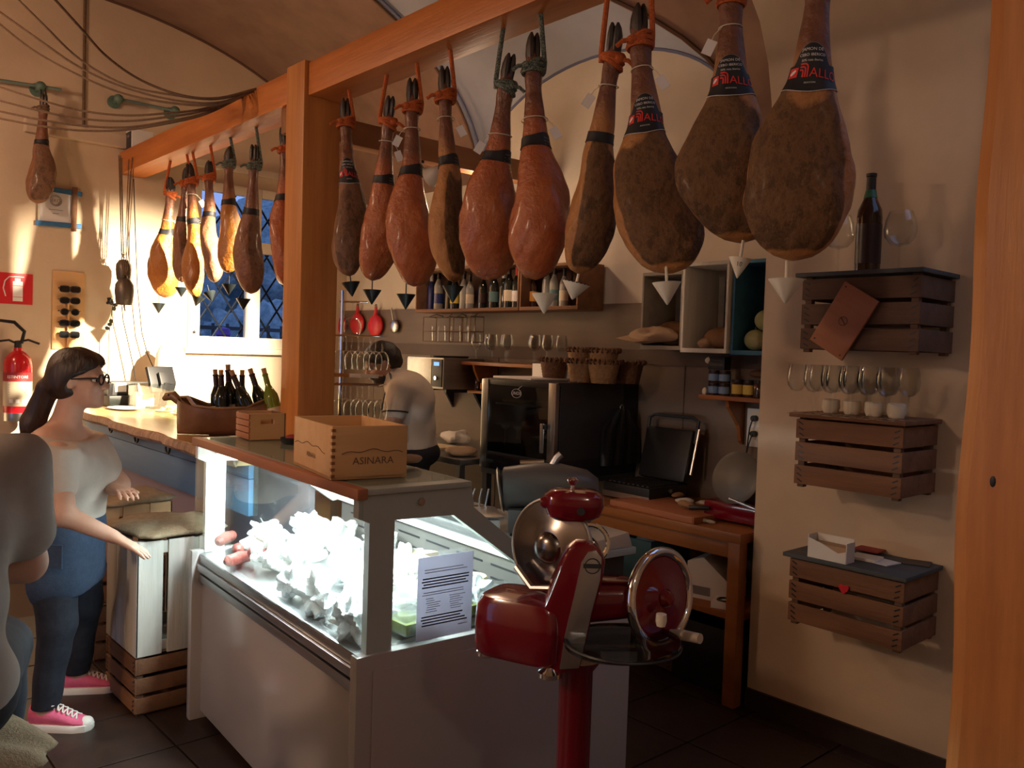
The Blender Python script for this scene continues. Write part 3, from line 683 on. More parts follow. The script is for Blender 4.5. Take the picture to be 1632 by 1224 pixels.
hams = [
 # label, top u,v, bottom u,v, width px, psi, material ...
 ('golden lit ham with white tag, leftmost hanging from the beam', 274, 283, 258, 474, 50, D2(200), 'ham_golden', dict(band='plain', tagged=2, seed=1, rope_side=-1)),
 ('dark narrow ham behind the golden ones, second from the left on the beam', 297, 268, 288, 450, 34, D2(60), 'ham_plain', dict(band='side', seed=2)),
 ('golden narrow ham lit on its left edge, third on the left beam', 303, 262, 314, 474, 36, D2(120), 'ham_golden', dict(band='side', seed=3, tagged=1)),
 ('dark ham with red and black band left of the pale banded ham', 332, 258, 338, 450, 33, D2(70), 'ham_plain', dict(band='back', seed=4)),
 ('ham with pale paper band and dark rope in front of the window', 364, 235, 366, 435, 38, D2(100), 'ham_golden', dict(band='plain', rope='rope_green', seed=5)),
 ('long brown ham directly in front of the right window light', 406, 232, 395, 468, 44, D2(80), 'ham_plain', dict(band='back', rope='rope_green', seed=6)),
 ('reddish ham half hidden behind the left side of the post', 455, 205, 452, 455, 50, D2(170), 'ham_glossy', dict(band='side', seed=7)),
 ('dull brown ham with red lettered band just right of the post', 549, 160, 562, 440, 58, D2(20), 'ham_plain', dict(band='label', seed=8, flat=.2)),
 ('glossy orange ham with pale fat patch, second right of the post', 622, 155, 598, 448, 62, D2(185), 'ham_glossy', dict(band='side', seed=9, tagged=1, rope_side=-1)),
 ('broad glossy orange ham, third right of the post', 657, 128, 655, 457, 72, D2(175), 'ham_glossy', dict(band='side', seed=10, tagged=1)),
 ('narrow brown ham seen edge on, hoof pointing straight up', 707, 110, 722, 450, 56, D2(70), 'ham_brown', dict(band='side', seed=11, tagged=1)),
 ('glossy orange ham on dark green rope with tilted hoof', 812, 88, 770, 446, 95, D2(180), 'ham_glossy', dict(band='side', seed=12, rope='rope_green', rope_side=-1, tagged=2)),
 ('large glossy orange ham with white card on its band, green rope', 848, 57, 860, 446, 100, D2(190), 'ham_glossy', dict(band='side', seed=13, rope='rope_green', tagged=2)),
 ('narrow dark ham with orange skin edge and crooked hoof', 984, 40, 926, 437, 82, D2(40), 'ham_brown', dict(band='back', seed=14, rope_side=-1, tagged=1)),
 ('dark mouldy ham with red label, third from the right', 1015, 12, 1050, 438, 134, D2(8), 'ham_brown', dict(band='label', seed=15, tagged=1, skew=.5)),
 ('dark mouldy ham with red label, second from the right', 1166, -62, 1160, 388, 146, D2(-5), 'ham_brown', dict(band='label', seed=16, skew=.6, tagged=1)),
 ('largest ham with yellow skin rim, nearest the right post', 1312, -110, 1268, 416, 158, D2(-10), 'ham_brown', dict(band='label', seed=17, skew=-.5)),
]
for (lab, ut, vt, ub, vb, w, psi, mt, kw) in hams: ham(lab, ut, vt, ub, vb, w, psi, mt, **kw)
for lab, u, v, w, mt, kw in (
 ('black cup under the leftmost golden ham', 253, 483, 21, 'cup_black', dict(pin=.05)),
 ('black cup under the second ham from the left', 289, 458, 20, 'cup_black', {}),
 ('black tilted cup against the window under the third ham', 312, 471, 22, 'cup_black', dict(tilt=.25)),
 ('black tilted cup under the dark ham left of the pale banded one', 338, 465, 20, 'cup_black', dict(tilt=-.3)),
 ('black cup hanging under the pale banded ham', 365, 453, 22, 'cup_black', {}),
 ('black cup in front of the window mullion', 388, 476, 23, 'cup_black', {}),
 ('black cup just right of the post', 562, 450, 29, 'cup_black', dict(tilt=-.12)),
 ('black cup under the glossy ham with the fat patch', 593, 462, 30, 'cup_black', {}),
 ('black cup under the broad glossy ham', 647, 469, 31, 'cup_black', {}),
 ('black cup in front of the bottle crate under the edge-on ham', 722, 456, 34, 'cup_black', dict(pin=.03)),
 ('small white cup directly before the bottle crate', 868, 468, 41, 'cup_white', {}),
 ('white cup with dashed rim under the narrow dark ham', 913, 450, 46, 'cup_white', dict(marks=1, tilt=.18, hk=.6)),
 ('plain white cup in front of the grey bread crate', 1065, 450, 46, 'cup_white', dict(tilt=-.06)),
 ('white lettered cup above the blue crate', 1176, 411, 36, 'cup_white', dict(marks=2, tilt=.1, hk=.9)),
 ('largest plain white cup nearest the right wall crates', 1253, 445, 56, 'cup_white', dict(hk=.68)),
): cup(lab, u, v, w, mt, **kw)
# the ham on the window wall
p_t, p_b = at(70, 150, Y=6.45), at(62, 325, Y=6.45)
ham('single brown ham hanging on the wall at the far left', 0, 0, 0, 0, 40, D2(30), 'ham_plain', band='side', Pb=p_b, Pt=p_t, X=p_b.x, seed=20, rope='rope_brown', group=None)
# ================================================================== ROOM ENCLOSURE BEHIND THE CAMERA
mb = MB(); mb.bx(-3.4, -3.2, -3, 2.6, 0, 4.4); mb.bx(-3.4, -3.2, 4.4, WY, 0, 4.4); mb.bx(-3.4, -3.2, 2.6, 4.4, 2.4, 4.4)
struct(build(mb, 'wall_left', 'plaster', smooth=False))
struct(build(MB().bx(-3.4, 4.9, -3.2, -3, 0, 4.4), 'wall_front', 'plaster', smooth=False))
mb = MB(); mb.bx(-3.4, -.65, -3, WY, 2.76, 2.9); mb.bx(-.7, 4.9, -3, -1, 3.3, 3.5)
struct(build(mb, 'ceiling_side', 'plaster', smooth=False))
# ================================================================== DISPLAY FRIDGE
FR = thing('display_fridge', 'white glass-fronted display fridge with lit food in the middle', 'fridge', (1.235, 1.985, 0), RAD(-4)); FL = 1.44
def fp(name, mat, x0, x1, y0, y1, z0, z1, bev=.004, parent=None): return build(MB().bx(x0, x1, y0, y1, z0, z1), name, mat, parent or FR, bev=bev, smooth=True)
np_ = fp('end_panel', 'white_gloss', 0, 1.08, 0, .04, 0, .69, .006)
fp('inset_panel', 'white_gloss', .05, 1.06, -.004, .0, .03, .645, .003, None)
fp('end_panel', 'white_gloss', -.015, 1.08, FL-.04, FL, 0, .70, .006)
fp('front_panel', 'white_gloss', .028, .05, .04, FL-.04, .035, .575, .004)
fp('kick_plate', 'charcoal', .07, .08, .04, FL-.04, 0, .04, 0)
fp('base_cabinet', 'white_gloss', .05, 1.06, .04, FL-.04, .04, .60, 0)
for z0, z1, x, m_ in ((.575, .605, .012, 'aluminium'), (.607, .618, .024, 'charcoal'), (.620, .648, .004, 'aluminium'), (.650, .688, .014, 'aluminium')): fp('front_rail', m_, x, .05, .04, FL-.04, z0, z1, .003)
mb = MB(); mb.add([(.03, .04, .685), (.64, .04, .745), (.64, FL-.04, .745), (.03, FL-.04, .685), (.03, .04, .66), (.64, .04, .72), (.64, FL-.04, .72), (.03, FL-.04, .66)], [(0, 1, 2, 3), (7, 6, 5, 4), (0, 4, 5, 1), (1, 5, 6, 2), (2, 6, 7, 3), (3, 7, 4, 0)])
build(mb, 'display_deck', 'steel', FR, smooth=False)
ib = fp('inner_back', 'grey_metal', .645, .66, .04, FL-.04, .60, .865, 0)
for k in range(6):
    for j in range(2): build(MB().bx(.6435, .645, .10+k*.21, .26+k*.21, .765+j*.045, .772+j*.045), 'vent_slot', 'black', ib, smooth=False)
fp('rear_ledge', 'white', .60, .68, .02, FL-.02, .868, .885, .003)
fp('work_top', 'grey_frame', .68, 1.09, .0, FL, .85, .875, .004)
fp('rear_cabinet', 'charcoal', .68, 1.07, .04, FL-.04, .60, .85, 0)
for y0, nm in ((.012, 'near'), (FL-.042, 'far')):
    mt = 'grey_frame' if nm == 'near' else 'white'
    prism = [(0, 1.155), (.375, 1.155), (.388, 1.075), (.665, .865), (.60, .855), (.315, 1.058), (.115, 1.062), (.115, .69), (.035, .69), (.035, 1.06), (0, 1.075)]
    mb = MB().prism([(x, y0, z) for x, z in prism], (0, .03, 0), 0); build(mb, 'end_frame', mt, FR, smooth=False)
    gl = [(.115, .69), (.62, .69), (.63, .855), (.60, .858), (.315, 1.06), (.115, 1.062)]
    build(MB().prism([(x, y0+.012, z) for x, z in gl], (0, .006, 0), 0), 'end_glass', 'pane', FR, smooth=False)
build(MB().cyl((.20, .010, 1.108), (.20, .004, 1.108), .011, n=16), 'frame_bolt', 'steel', FR)
fp('top_plate', 'grey_frame', .02, .37, .0, FL, 1.140, 1.157, .003)
fp('top_edge_trim', 'plaque_wood', -.012, .022, -.002, FL+.002, 1.128, 1.160, .005)
fp('top_inlay', 'pane', .03, .36, .05, FL-.05, 1.157, 1.161, 0)
fp('front_glass', 'pane', .004, .010, .004, FL-.004, .69, 1.13, 0)
mb = MB().prism([(.372, .05, 1.13), (.384, .05, 1.085), (.645, .05, .887), (.640, .05, .880), (.376, .05, 1.080), (.366, .05, 1.13)], (0, FL-.10, 0), 0)
build(mb, 'rear_glass', 'dark_pane', FR, smooth=False)
tb = build(MB().cyl((.09, .06, 1.115), (.09, FL-.06, 1.115), .013, n=12), 'lamp_tube', 'tube_glow', FR)
for y in (.05, FL-.05): build(MB().bx(.07, .11, y-.012, y+.012, 1.095, 1.14), 'lamp_holder', 'white', FR, smooth=False)
fl = lamp('fridge_lamp_light', 'AREA', (0, 0, 0), 29, (.84, .95, 1), shape='RECTANGLE', size=.10, size_y=FL-.14)
fl.parent = FR; fl.location = (.16, FL/2, 1.125); fl.rotation_euler = (0, RAD(-8), 0)
def fw_(x, y, z): return FR.matrix_basis @ Vector((x, y, z)) if False else Matrix.LocRotScale(FR.location, FR.rotation_euler, None) @ Vector((x, y, z))
# notice on the end glass
nt = thing('notice_sheet', 'white printed notice sheet stuck to the end glass of the fridge', 'notice', fw_(.19, .006, .700), RAD(-4))
build(MB().bx(0, .195, -.004, -.003, 0, .245), 'sheet', 'notice_paper', nt, smooth=False)
def lines(z0, n, dz, x0, x1, h, m_):
    for k in range(n):
        b = x1-random.uniform(0, .03); build(MB().bx(x0+random.uniform(0, .008), b, -.0046, -.0041, z0-k*dz, z0-k*dz+h), 'print_line', m_, nt, smooth=False)
lines(.205, 2, .008, .02, .175, .0022, 'ink_grey'); lines(.178, 4, .0085, .014, .182, .0040, 'ink'); lines(.138, 2, .007, .014, .18, .002, 'ink_grey')
lines(.120, 7, .0065, .03, .085, .0018, 'ink_grey'); lines(.120, 7, .0065, .11, .17, .0018, 'ink_grey'); lines(.066, 4, .0085, .014, .182, .0038, 'ink'); lines(.028, 1, .01, .14, .18, .002, 'ink_grey')
# ---- food in the fridge
def blob(c, r, seed, amp=.18, freq=(18, 40), n=26, m_=18, ridged=True, flatten=None):
    rr = random.Random(seed); mb = MB().sphere((0, 0, 0), r, n, m_); ws = [(Vector((rr.gauss(0, 1), rr.gauss(0, 1), rr.gauss(0, 1))).normalized()*rr.uniform(*freq), rr.uniform(0, 6)) for _ in range(9)]
    mn = min(r) if not isinstance(r, (int, float)) else r
    def g(p):
        q = 0
        for w, ph in ws: s = math.sin(w.dot(p)+ph); q += (1-2*abs(s) if ridged else s)
        p = p+p.normalized()*amp*mn*q/3
        if flatten is not None: p.z = max(p.z, flatten)
        return p+Vector(c)
    return mb.fn(g)
def deckz(x): return .688+.098*(x-.03)
parc = 'white paper parcel in the overexposed heap inside the display fridge'
cnt_ = {}
spots = [(.14, .20), (.30, .18), (.46, .22), (.22, .40), (.40, .42), (.13, .58), (.30, .62), (.50, .60), (.18, .80), (.38, .82), (.54, .86), (.14, .98), (.30, 1.02), (.46, 1.06), (.22, 1.20), (.42, 1.24)]
for i, (x, y) in enumerate(spots):
    sx, sy, sz = random.uniform(.065, .085), random.uniform(.075, .10), random.uniform(.05, .085)
    z = deckz(x)+sz*.8; m_ = blob((0, 0, 0), (sx, sy, sz), 100+i, .42, (22, 60), 36, 24, flatten=-sz*.8)
    o = build(m_, 'wrapped_parcel', 'wrap_paper' if i % 3 else 'plastic_wrap', None, sharp=18); o.location = fw_(x, y, z); o.rotation_euler = (0, 0, random.uniform(0, 3))
    rw_ = 'front' if x < .25 else ('middle' if x < .43 else 'back'); cnt_[rw_] = cnt_.get(rw_, -1)+1
    tag(o, f'{ORD[cnt_[rw_]]} white parcel from the near end in the {rw_} row of the fridge', 'parcel', 'parcels inside the display fridge')
for i, (x, y, s, lab) in enumerate(((.055, .16, 1.0, 'crumpled clear plastic bag against the front glass, nearest the corner'), (.06, .40, .95, 'crumpled clear plastic bag in the middle of the front glass'), (.065, .62, .8, 'crumpled clear plastic bag farthest left along the front glass'), (.45, .10, .8, 'clear plastic bag behind the notice near the end glass'), (.24, 1.30, .75, 'clear plastic bag standing at the far left end of the fridge'))):
    m_ = blob((0, 0, 0), (.045*s, .12*s, .078*s), 300+i, .55, (28, 85), 52, 36, flatten=-.06*s)
    o = build(m_, 'plastic_bag', 'plastic_wrap' if i != 4 else 'film', sharp=25); o.location = fw_(x+.01, y, deckz(x)+.06*s); tag(o, lab, 'bag')
def cheese(x, y, r, h, lab, wedge=False, z=0, m1='cheese_rind'):
    t = thing('cheese_wheel', lab, 'cheese', fw_(x, y, deckz(x)+z))
    a1 = 2*PI if not wedge else 4.6; n = 24; ring = [(r*math.cos(a1*i/n), r*math.sin(a1*i/n)) for i in range(n+(1 if wedge else 0))]+([(0, 0)] if wedge else [])
    build(MB().prism([(a, b, 0) for a, b in ring], (0, 0, h), 0), 'wheel', m1, t, bev=.006)
    build(MB().prism([(a*.93, b*.93, h) for a, b in ring], (0, 0, .002), 0), 'cut_face', 'cheese', t)
cheese(.50, .36, .075, .06, 'dark-rinded cheese wheel at the back right of the fridge'); cheese(.55, .24, .055, .05, 'small pale cheese behind the notice', m1='cheese'); cheese(.52, .50, .07, .075, 'cut cheese wheel at the back of the fridge', True)
def tub(x, y, lab, fill, s=1.0, rz=.1):
    t = thing('plastic_tub', lab, 'tub', fw_(x, y, deckz(x)+.002), RAD(-4)+rz)
    def rr(a, b, z): return [(sx*a+.01*s*(-sx)*(k in (1, 2))*0, sy*b, z) for k, (sx, sy) in enumerate(((-1, -1), (1, -1), (1, 1), (-1, 1)))]
    build(MB().loft([rr(.045*s, .055*s, 0), rr(.055*s, .066*s, .05*s)]), 'tub_body', 'film', t, bev=.008)
    build(MB().loft([rr(.042*s, .052*s, .003), rr(.050*s, .060*s, .04*s)]), 'filling', fill, t, bev=.006)
    build(MB().bx(-.06*s, .06*s, -.071*s, .071*s, .05*s, .056*s), 'lid', 'film', t, bev=.003)
tub(.21, .085, 'clear tub of green olives at the end glass left of the notice', 'olive'); tub(.44, .085, 'clear tub of olives just right of the notice', 'olive', .9); tub(.55, .10, 'clear tub with pale filling beside the slicer blade', 'cheese', .9, -.2)
for i, (x, y, z, a) in enumerate(((.07, 1.10, .03, .3), (.10, 1.20, .035, 1.2), (.08, 1.28, .07, .7), (.12, 1.02, .06, 1.8))):
    m_ = MB(); m_.tube([(-.07, 0, 0), (-.055, 0, .002), (0, 0, .006), (.05, 0, .002), (.065, 0, 0)], [.008, .021, .024, .021, .006], 12)
    o = build(m_, 'cured_sausage', 'salami'); o.location = fw_(x, y, deckz(x)+z); o.rotation_euler = (0, .2*(i % 2), a)
    tag(o, ['reddish cured sausage lying lowest at the left front glass', 'reddish cured sausage second at the left front glass', 'cured sausage on top at the far left of the fridge', 'cured sausage leaning right of the other sausages'][i], 'sausage', 'sausages at the left end of the fridge')
# ================================================================== WOODEN WINE BOX ON THE FRIDGE
bxo = thing('wine_box', 'open wooden wine box lettered ASINARA on top of the fridge', 'box', (1.236, 2.150, 1.162), RAD(-11)); bl, bw, bh = .375, .235, .155
build(MB().bx(0, bw, 0, bl, 0, .008), 'bottom_board', 'pine', bxo, smooth=False)
for nm, a in (('side_board', (0, bw, 0, .010)), ('side_board', (0, bw, bl-.010, bl)), ('end_board', (0, .010, .010, bl-.010)), ('end_board', (bw-.010, bw, .010, bl-.010))):
    build(MB().bx(a[0], a[1], a[2], a[3], .0, bh), nm, 'pine', bxo, bev=.0015)
for k in range(8): build(MB().bx(-.0006, .010, -.0006, .0104, .006+k*.019, .015+k*.019), 'finger_joint', 'orange_wood', bxo, smooth=False)
tm = text_mb('ASINARA', .030); tm.fn(lambda p: Vector((bw/2+p.x*1.05+.01, -.0008, .052+p.z))); build(tm, 'lettering', 'crate_dark', bxo, smooth=False)
def hill(pts, m_=None):
    return MB().tube(pts, .0011, 5)
build(hill([(.03+.19*k/14, -.0006, .074+.010*math.sin(k/14*PI)+.004*math.sin(k*1.1)) for k in range(15)]), 'hill_line', 'crate_dark', bxo)
build(hill([(-.0006, .36-.30*k/14, .072+.012*math.sin(k/14*PI)+.004*math.sin(k*1.3)) for k in range(15)]), 'hill_line', 'crate_dark', bxo)
tm = text_mb('ASINARA', .022); tm.fn(lambda p: Vector((-.0008, .19-p.x, .05+p.z))); build(tm, 'lettering', 'crate_dark', bxo, smooth=False)
tag(build(blob((0, 0, 0), (.07, .05, .02), 55, .3, (20, 40)), 'kraft_scrap', 'kraft', sharp=40), 'crumpled brown paper on the work top behind the wine box', 'paper').location = (1.60, 2.30, 1.185)
# crate with hand hole
hc = thing('bottle_carrier', 'small wooden crate with hand hole on the far end of the fridge top', 'crate', (1.47, 3.20, 1.162), RAD(-6)); a, b, h = .14, .16, .105
for k in range(4): build(MB().bx(-.006, 0, 0, b, .002+k*.026, .025+k*.026), 'slat', 'dark_red' if False else 'plaque_wood', hc, bev=.002)
mb = MB(); z1, z2 = .062, .082; mb.bx(0, a, 0, .012, 0, z1); mb.bx(0, a, 0, .012, z2, h); mb.bx(0, a*.3, 0, .012, z1, z2); mb.bx(a*.7, a, 0, .012, z1, z2)
build(mb, 'end_board', 'pine', hc, smooth=False)
build(MB().bx(0, a, b-.012, b, 0, h), 'end_board', 'pine', hc, smooth=False); build(MB().bx(a, a+.006, 0, b, 0, h), 'slat', 'crate_wood', hc, smooth=False); build(MB().bx(0, a, .012, b-.012, 0, .008), 'floor_board', 'pine', hc, smooth=False)
sg = thing('ashtray', 'dark round dish beside the post on the fridge top', 'dish', (1.585, 3.06, 1.162))
build(MB().lathe([(.0, 0), (.045, 0), (.05, .02), (.046, .02), (.04, .008), (0, .008)], 20), 'dish', 'black', sg); build(MB().sphere((0, 0, .02), (.03, .03, .012), 12, 8), 'cloth_knob', 'dark_red', sg)
# ================================================================== BAR COUNTER
BC = thing('bar_counter', 'bar counter with live edge wooden top and blue painted front boards', 'counter', (1.66, 4.9, 0))
CT = 1.07
fe = [(1.515+.012*math.sin(y*6)+.008*math.sin(y*13)+(y-3.47)*.026+(max(0, y-5.85)**2*.42), y) for y in [3.47+k*3.08/30 for k in range(31)]]
bk = [(2.42, 6.55), (2.42, 4.38), (2.20, 4.38), (2.20, 4.0), (1.955, 4.0), (1.955, 3.47)]
top = fe+bk
build(MB().prism([(x, y, CT-.05) for x, y in top], (0, 0, .05), 0), 'counter_top', 'counter_wood', BC, True, smooth=False)
mb = MB(); rr = []
for x, y in fe: rr.append([(x-.004+.006*math.sin(y*40), y, CT-.003), (x-.016+.006*math.sin(y*33+1), y, CT-.02), (x-.018+.007*math.sin(y*27+2), y, CT-.038), (x+.002, y, CT-.056), (x+.01, y, CT-.02)])
mb.loft(rr); build(mb, 'bark_edge', 'bark_edge', BC, True)
build(MB().bx(1.605, 1.63, 3.50, 5.95, .955, 1.018), 'upper_board', 'blue_counter', BC, True, bev=.003)
build(MB().bx(1.607, 1.63, 3.50, 5.95, .79, .952), 'lower_board', 'blue_counter', BC, True, bev=.003)
build(MB().bx(1.63, 1.65, 3.50, 6.5, .79, 1.018), 'backing_board', 'charcoal', BC, True, smooth=False)
build(MB().bx(1.90, 1.93, 3.50, 6.5, 0, 1.018), 'base_panel', 'lavender_wall', BC, True, smooth=False)
for (u, v) in ((180, 681), (221, 697), (271, 714)):
    p = at(u, v, X=1.60); mb = MB(); r = .028
    mb.tube([p+Vector((-.012, r*math.cos(q), r*math.sin(q))) for q in [PI*.9+k*PI*1.15/12 for k in range(13)]], .006, 7); mb.cyl(p+Vector((.006, -r*.9, .004)), p+Vector((-.016, -r*.9, .004)), .007, n=8)
    build(mb, 'coat_hook', 'black', BC, True)
cl = MB(); cl.loft([[(1.51+.02*math.cos(q), 3.56+.05*math.sin(q), z) for q in [2*PI*i/12 for i in range(12)]] for z in (1.074, 1.05)]); 
m_ = blob((0, 0, 0), (.018, .05, .075), 71, .25, (20, 40)); o = build(m_, 'red_cloth', 'dark_red', sharp=50); o.location = (1.487, 3.56, 1.02); tag(o, 'dark red cloth hanging over the end of the counter edge', 'cloth')
# glass guard over the appetisers
gg = thing('glass_guard', 'low clear glass guard around the appetisers on the counter', 'glass guard', (1.93, 5.4, CT))
build(MB().bx(1.90, 1.906, 4.85, 6.05, CT+.001, 1.24), 'guard_glass', 'pane', gg, True, smooth=False)
build(MB().bx(1.90, 2.30, 6.05, 6.056, CT+.001, 1.24), 'guard_glass', 'pane', gg, True, smooth=False)
build(MB().bx(1.90, 2.30, 4.85, 6.056, 1.24, 1.246), 'guard_shelf', 'pane', gg, True, smooth=False)
for i, (x, y, m1) in enumerate(((2.02, 5.0, 'salami'), (2.12, 5.15, 'salami'), (2.05, 5.3, 'cheese'), (2.18, 5.4, 'salami'), (2.06, 5.5, 'bread'), (2.16, 5.65, 'cheese'), (2.05, 5.75, 'bread'), (2.14, 5.9, 'cheese'))):
    t = thing('appetiser_plate', f'{ORD[i]} plate of appetisers from the wine bottles under the glass guard', 'plate', (x, y, CT+.001), random.uniform(0, 3), 'appetiser plates under the glass guard')
    build(MB().lathe([(0, 0), (.05, 0), (.075, .012), (.072, .013), (.048, .004), (0, .004)], 20), 'plate', 'white', t)
    for k in range(5):
        a = k*1.256; build(blob((.03*math.cos(a), .03*math.sin(a), .022), (.024, .018, .014), i*9+k, .3, (30, 60), 10, 8), 'morsel', m1 if k % 2 else 'cheese', t)
mg = tag(build(blob((0, 0, 0), (.10, .16, .008), 33, .5, (20, 40)), 'newspaper', 'paper', sharp=40), 'folded newspapers lying on the far left end of the counter', 'newspaper'); mg.location = (1.86, 6.02, CT+.012)
# ================================================================== BOAT BOWL WITH WINE BOTTLES
bt = thing('wooden_boat_bowl', 'dark wooden boat-shaped bowl holding the wine bottles on the counter', 'bowl', (1.80, 4.20, CT+.001), -YAW); rings = []
NB = 24
def boat(t, sc, z0, z1, h):
    L = .25; x = -L+2*L*t; w = .115*math.sqrt(max(.02, 1-(abs(2*t-1))**2.6)); r = []
    for k in range(NB):
        q = PI*k/(NB-1); r.append((x*sc, w*sc*math.cos(q), z0+(h+.05*abs(2*t-1)**3)*(1-math.sin(q))*1.0))
    return r
mb = MB(); mb.loft([boat(i/20, 1, 0, 0, .14) for i in range(21)], False, False); mb.loft([boat(i/20, .93, .012, 0, .13) for i in range(21)], False, False)
build(mb, 'bowl_hull', 'copper_wood', bt); build(MB().tube([(-.24, 0, .165), (-.275, 0, .195), (-.305, 0, .19), (-.325, 0, .175)], [.022, .026, .022, .010], 12), 'snout_handle', 'copper_wood', bt); build(MB().sphere((-.29, -.022, .20), .006, 8, 6), 'carved_eye', 'black', bt)
build(MB().tube([(-.26, 0, .185), (-.20, .0, .19), (-.13, .085, .150), (0, .117, .142), (.13, .085, .15), (.2, 0, .19), (.26, 0, .185)], .010, 6), 'rim', 'copper_wood', bt); build(MB().tube([(-.26, 0, .185), (-.20, .0, .19), (-.13, -.085, .150), (0, -.117, .142), (.13, -.085, .15), (.2, 0, .19)], .010, 6), 'rim', 'copper_wood', bt)
BOT = [(0, 0), (.034, 0), (.0375, .004), (.0375, .17), (.035, .195), (.022, .225), (.0145, .245), (.0135, .295), (.0155, .297), (.0155, .305), (.0125, .306), (0, .306)]
def bottle(label, loc, mat, rot=(0, 0, 0), label_mat='label_cream', cap='foil_dark', s=1.0, cork=False, group=None, lab_h=(.05, .13), shape=BOT, cat='bottle', ring=None):
    t = thing('wine_bottle', label, cat, loc, rot=rot, group=group)
    build(MB().lathe([(r*s, z*s) for r, z in shape], 20), 'glass_body', mat, t)
    if label_mat: build(MB().lathe([(.0379*s, lab_h[0]*s), (.0381*s, lab_h[0]*s), (.0381*s, lab_h[1]*s), (.0379*s, lab_h[1]*s)], 20), 'label', label_mat, t)
    if cap: build(MB().lathe([(.0149*s, .245*s), (.0142*s, .296*s), (.0162*s, .298*s), (.0162*s, .3065*s), (0, .3075*s)], 14), 'foil', cap, t)
    if ring: build(MB().lathe([(.0155*s, .228*s), (.021*s, .232*s), (.0157*s, .256*s), (.0155*s, .256*s)], 14), 'neck_foil', ring, t)
    if cork: build(MB().cyl((0, 0, .30*s), (0, 0, .335*s), .0115*s, .013*s, 10), 'cork', 'cork', t)
    return t
wb = (('dark wine bottle at the left end of the boat bowl', 347, 640, 585, -.10, 'bottle_dark'), ('dark corked wine bottle second in the boat bowl', 359, 640, 585, -.06, 'bottle_dark'),
      ('dark wine bottle with cream label in the middle of the boat bowl', 381, 645, 580, 0, 'bottle_dark'), ('dark wine bottle leaning left across the boat bowl', 412, 640, 588, -.42, 'bottle_dark'),
      ('dark wine bottle with red seal leaning in the boat bowl', 428, 640, 572, -.34, 'bottle_dark'), ('green glass wine bottle at the right end of the boat bowl', 449, 640, 572, -.28, 'bottle_green'),
      ('dark wine bottle behind the second one in the boat bowl', 366, 645, 588, -.08, 'bottle_dark'))
for i, (lab, ub, vb, vt, ln, mt) in enumerate(wb):
    D_ = px(bt.location)[2]; p = Matrix.LocRotScale(bt.location, bt.rotation_euler, None) @ Vector(((ub-px(bt.location)[0])*D_/F, (.03, -.03)[i % 2], .030))
    ax = Vector(FW.tolist()); q = Matrix.Rotation(ln, 3, ax)
    bottle(lab, p+Vector((0, 0, .0)), mt, rot=q.to_euler(), cap='foil_dark' if mt != 'bottle_green' else None, cork=True, group='wine bottles in the boat bowl', s=.92 if i < 3 else 1.0)
tg = thing('table_number', 'small white clothes peg sign on the counter by the boat bowl', 'peg', at(350, 690, Z=CT+.002)); build(MB().bx(-.05, .05, -.02, .02, 0, .018), 'wood_base', 'orange_wood', tg, bev=.003)
for s in (-.02, .02): build(MB().box((s, 0, .04), (.008, .006, .045), Matrix.Rotation(.15*s*50, 3, 'Y')), 'peg', 'cream', tg)
# ================================================================== TILL CORNER
rg = thing('cash_register', 'black cash register with white card on the far end of the counter', 'register', (1.98, 6.42, CT+.001), RAD(10))
build(MB().bx(-.17, .17, -.14, .14, 0, .075), 'drawer_unit', 'black', rg, bev=.006); build(MB().bx(-.13, .15, -.08, .13, .075, .17), 'top_unit', 'charcoal', rg, bev=.008)
build(MB().bx(-.10, -.02, -.0825, -.0805, .10, .165), 'white_card', 'paper', rg, smooth=False); build(MB().bx(.03, .15, -.143, -.1405, .045, .06), 'name_plate', 'paper', rg, smooth=False)
build(MB().box((-.15, -.11, .11), (.03, .02, .11), Matrix.Rotation(.2, 3, 'X')), 'card_reader', 'black', rg, bev=.004)
mn = thing('monitor', 'black till screen seen from behind beside the register', 'monitor', (2.12, 6.05, CT+.001), RAD(18))
build(MB().box((0, 0, .20), (.21, .03, .19), Matrix.Rotation(-.35, 3, 'X')), 'screen_back', 'black', mn, bev=.008); build(MB().box((0, -.03, .09), (.05, .03, .19), Matrix.Rotation(.25, 3, 'X')), 'stand', 'black', mn, bev=.004); build(MB().bx(-.09, .09, -.09, .07, 0, .015), 'foot', 'black', mn, bev=.004); build(MB().box((0, -.035, .21), (.09, .02, .09), Matrix.Rotation(-.35, 3, 'X')), 'mount_plate', 'black', mn, bev=.004)
pr = thing('receipt_printer', 'white receipt printer in front of the black till screen', 'printer', (2.03, 6.14, CT+.001), RAD(-10))
build(MB().bx(-.06, .06, -.07, .07, 0, .11), 'printer_case', 'white', pr, bev=.01); build(MB().box((0, -.05, .13), (.09, .02, .09), Matrix.Rotation(-.5, 3, 'X')), 'paper_cover', 'white', pr, bev=.006)
yt = thing('yellow_tub', 'yellow labelled white tub beside the receipt printer', 'tub', (2.20, 6.14, CT+.001)); build(MB().lathe([(0, 0), (.05, 0), (.053, .10), (.04, .13), (0, .135)], 20), 'tub_body', 'white', yt); build(MB().lathe([(.0515, .02), (.053, .02), (.0545, .085), (.053, .085)], 20), 'tub_label', 'label_yellow', yt)
lm = thing('white_dome', 'large white domed cover glowing in the spotlight below the window', 'dome cover', (2.27, 6.30, CT+.001)); build(MB().lathe([(.10, 0), (.105, .05), (.11, .28), (.10, .38), (.07, .44), (.03, .475), (0, .48)], 28), 'dome', 'white', lm); build(MB().lathe([(0, .48), (.016, .485), (.018, .50), (0, .51)], 12), 'knob', 'white', lm)
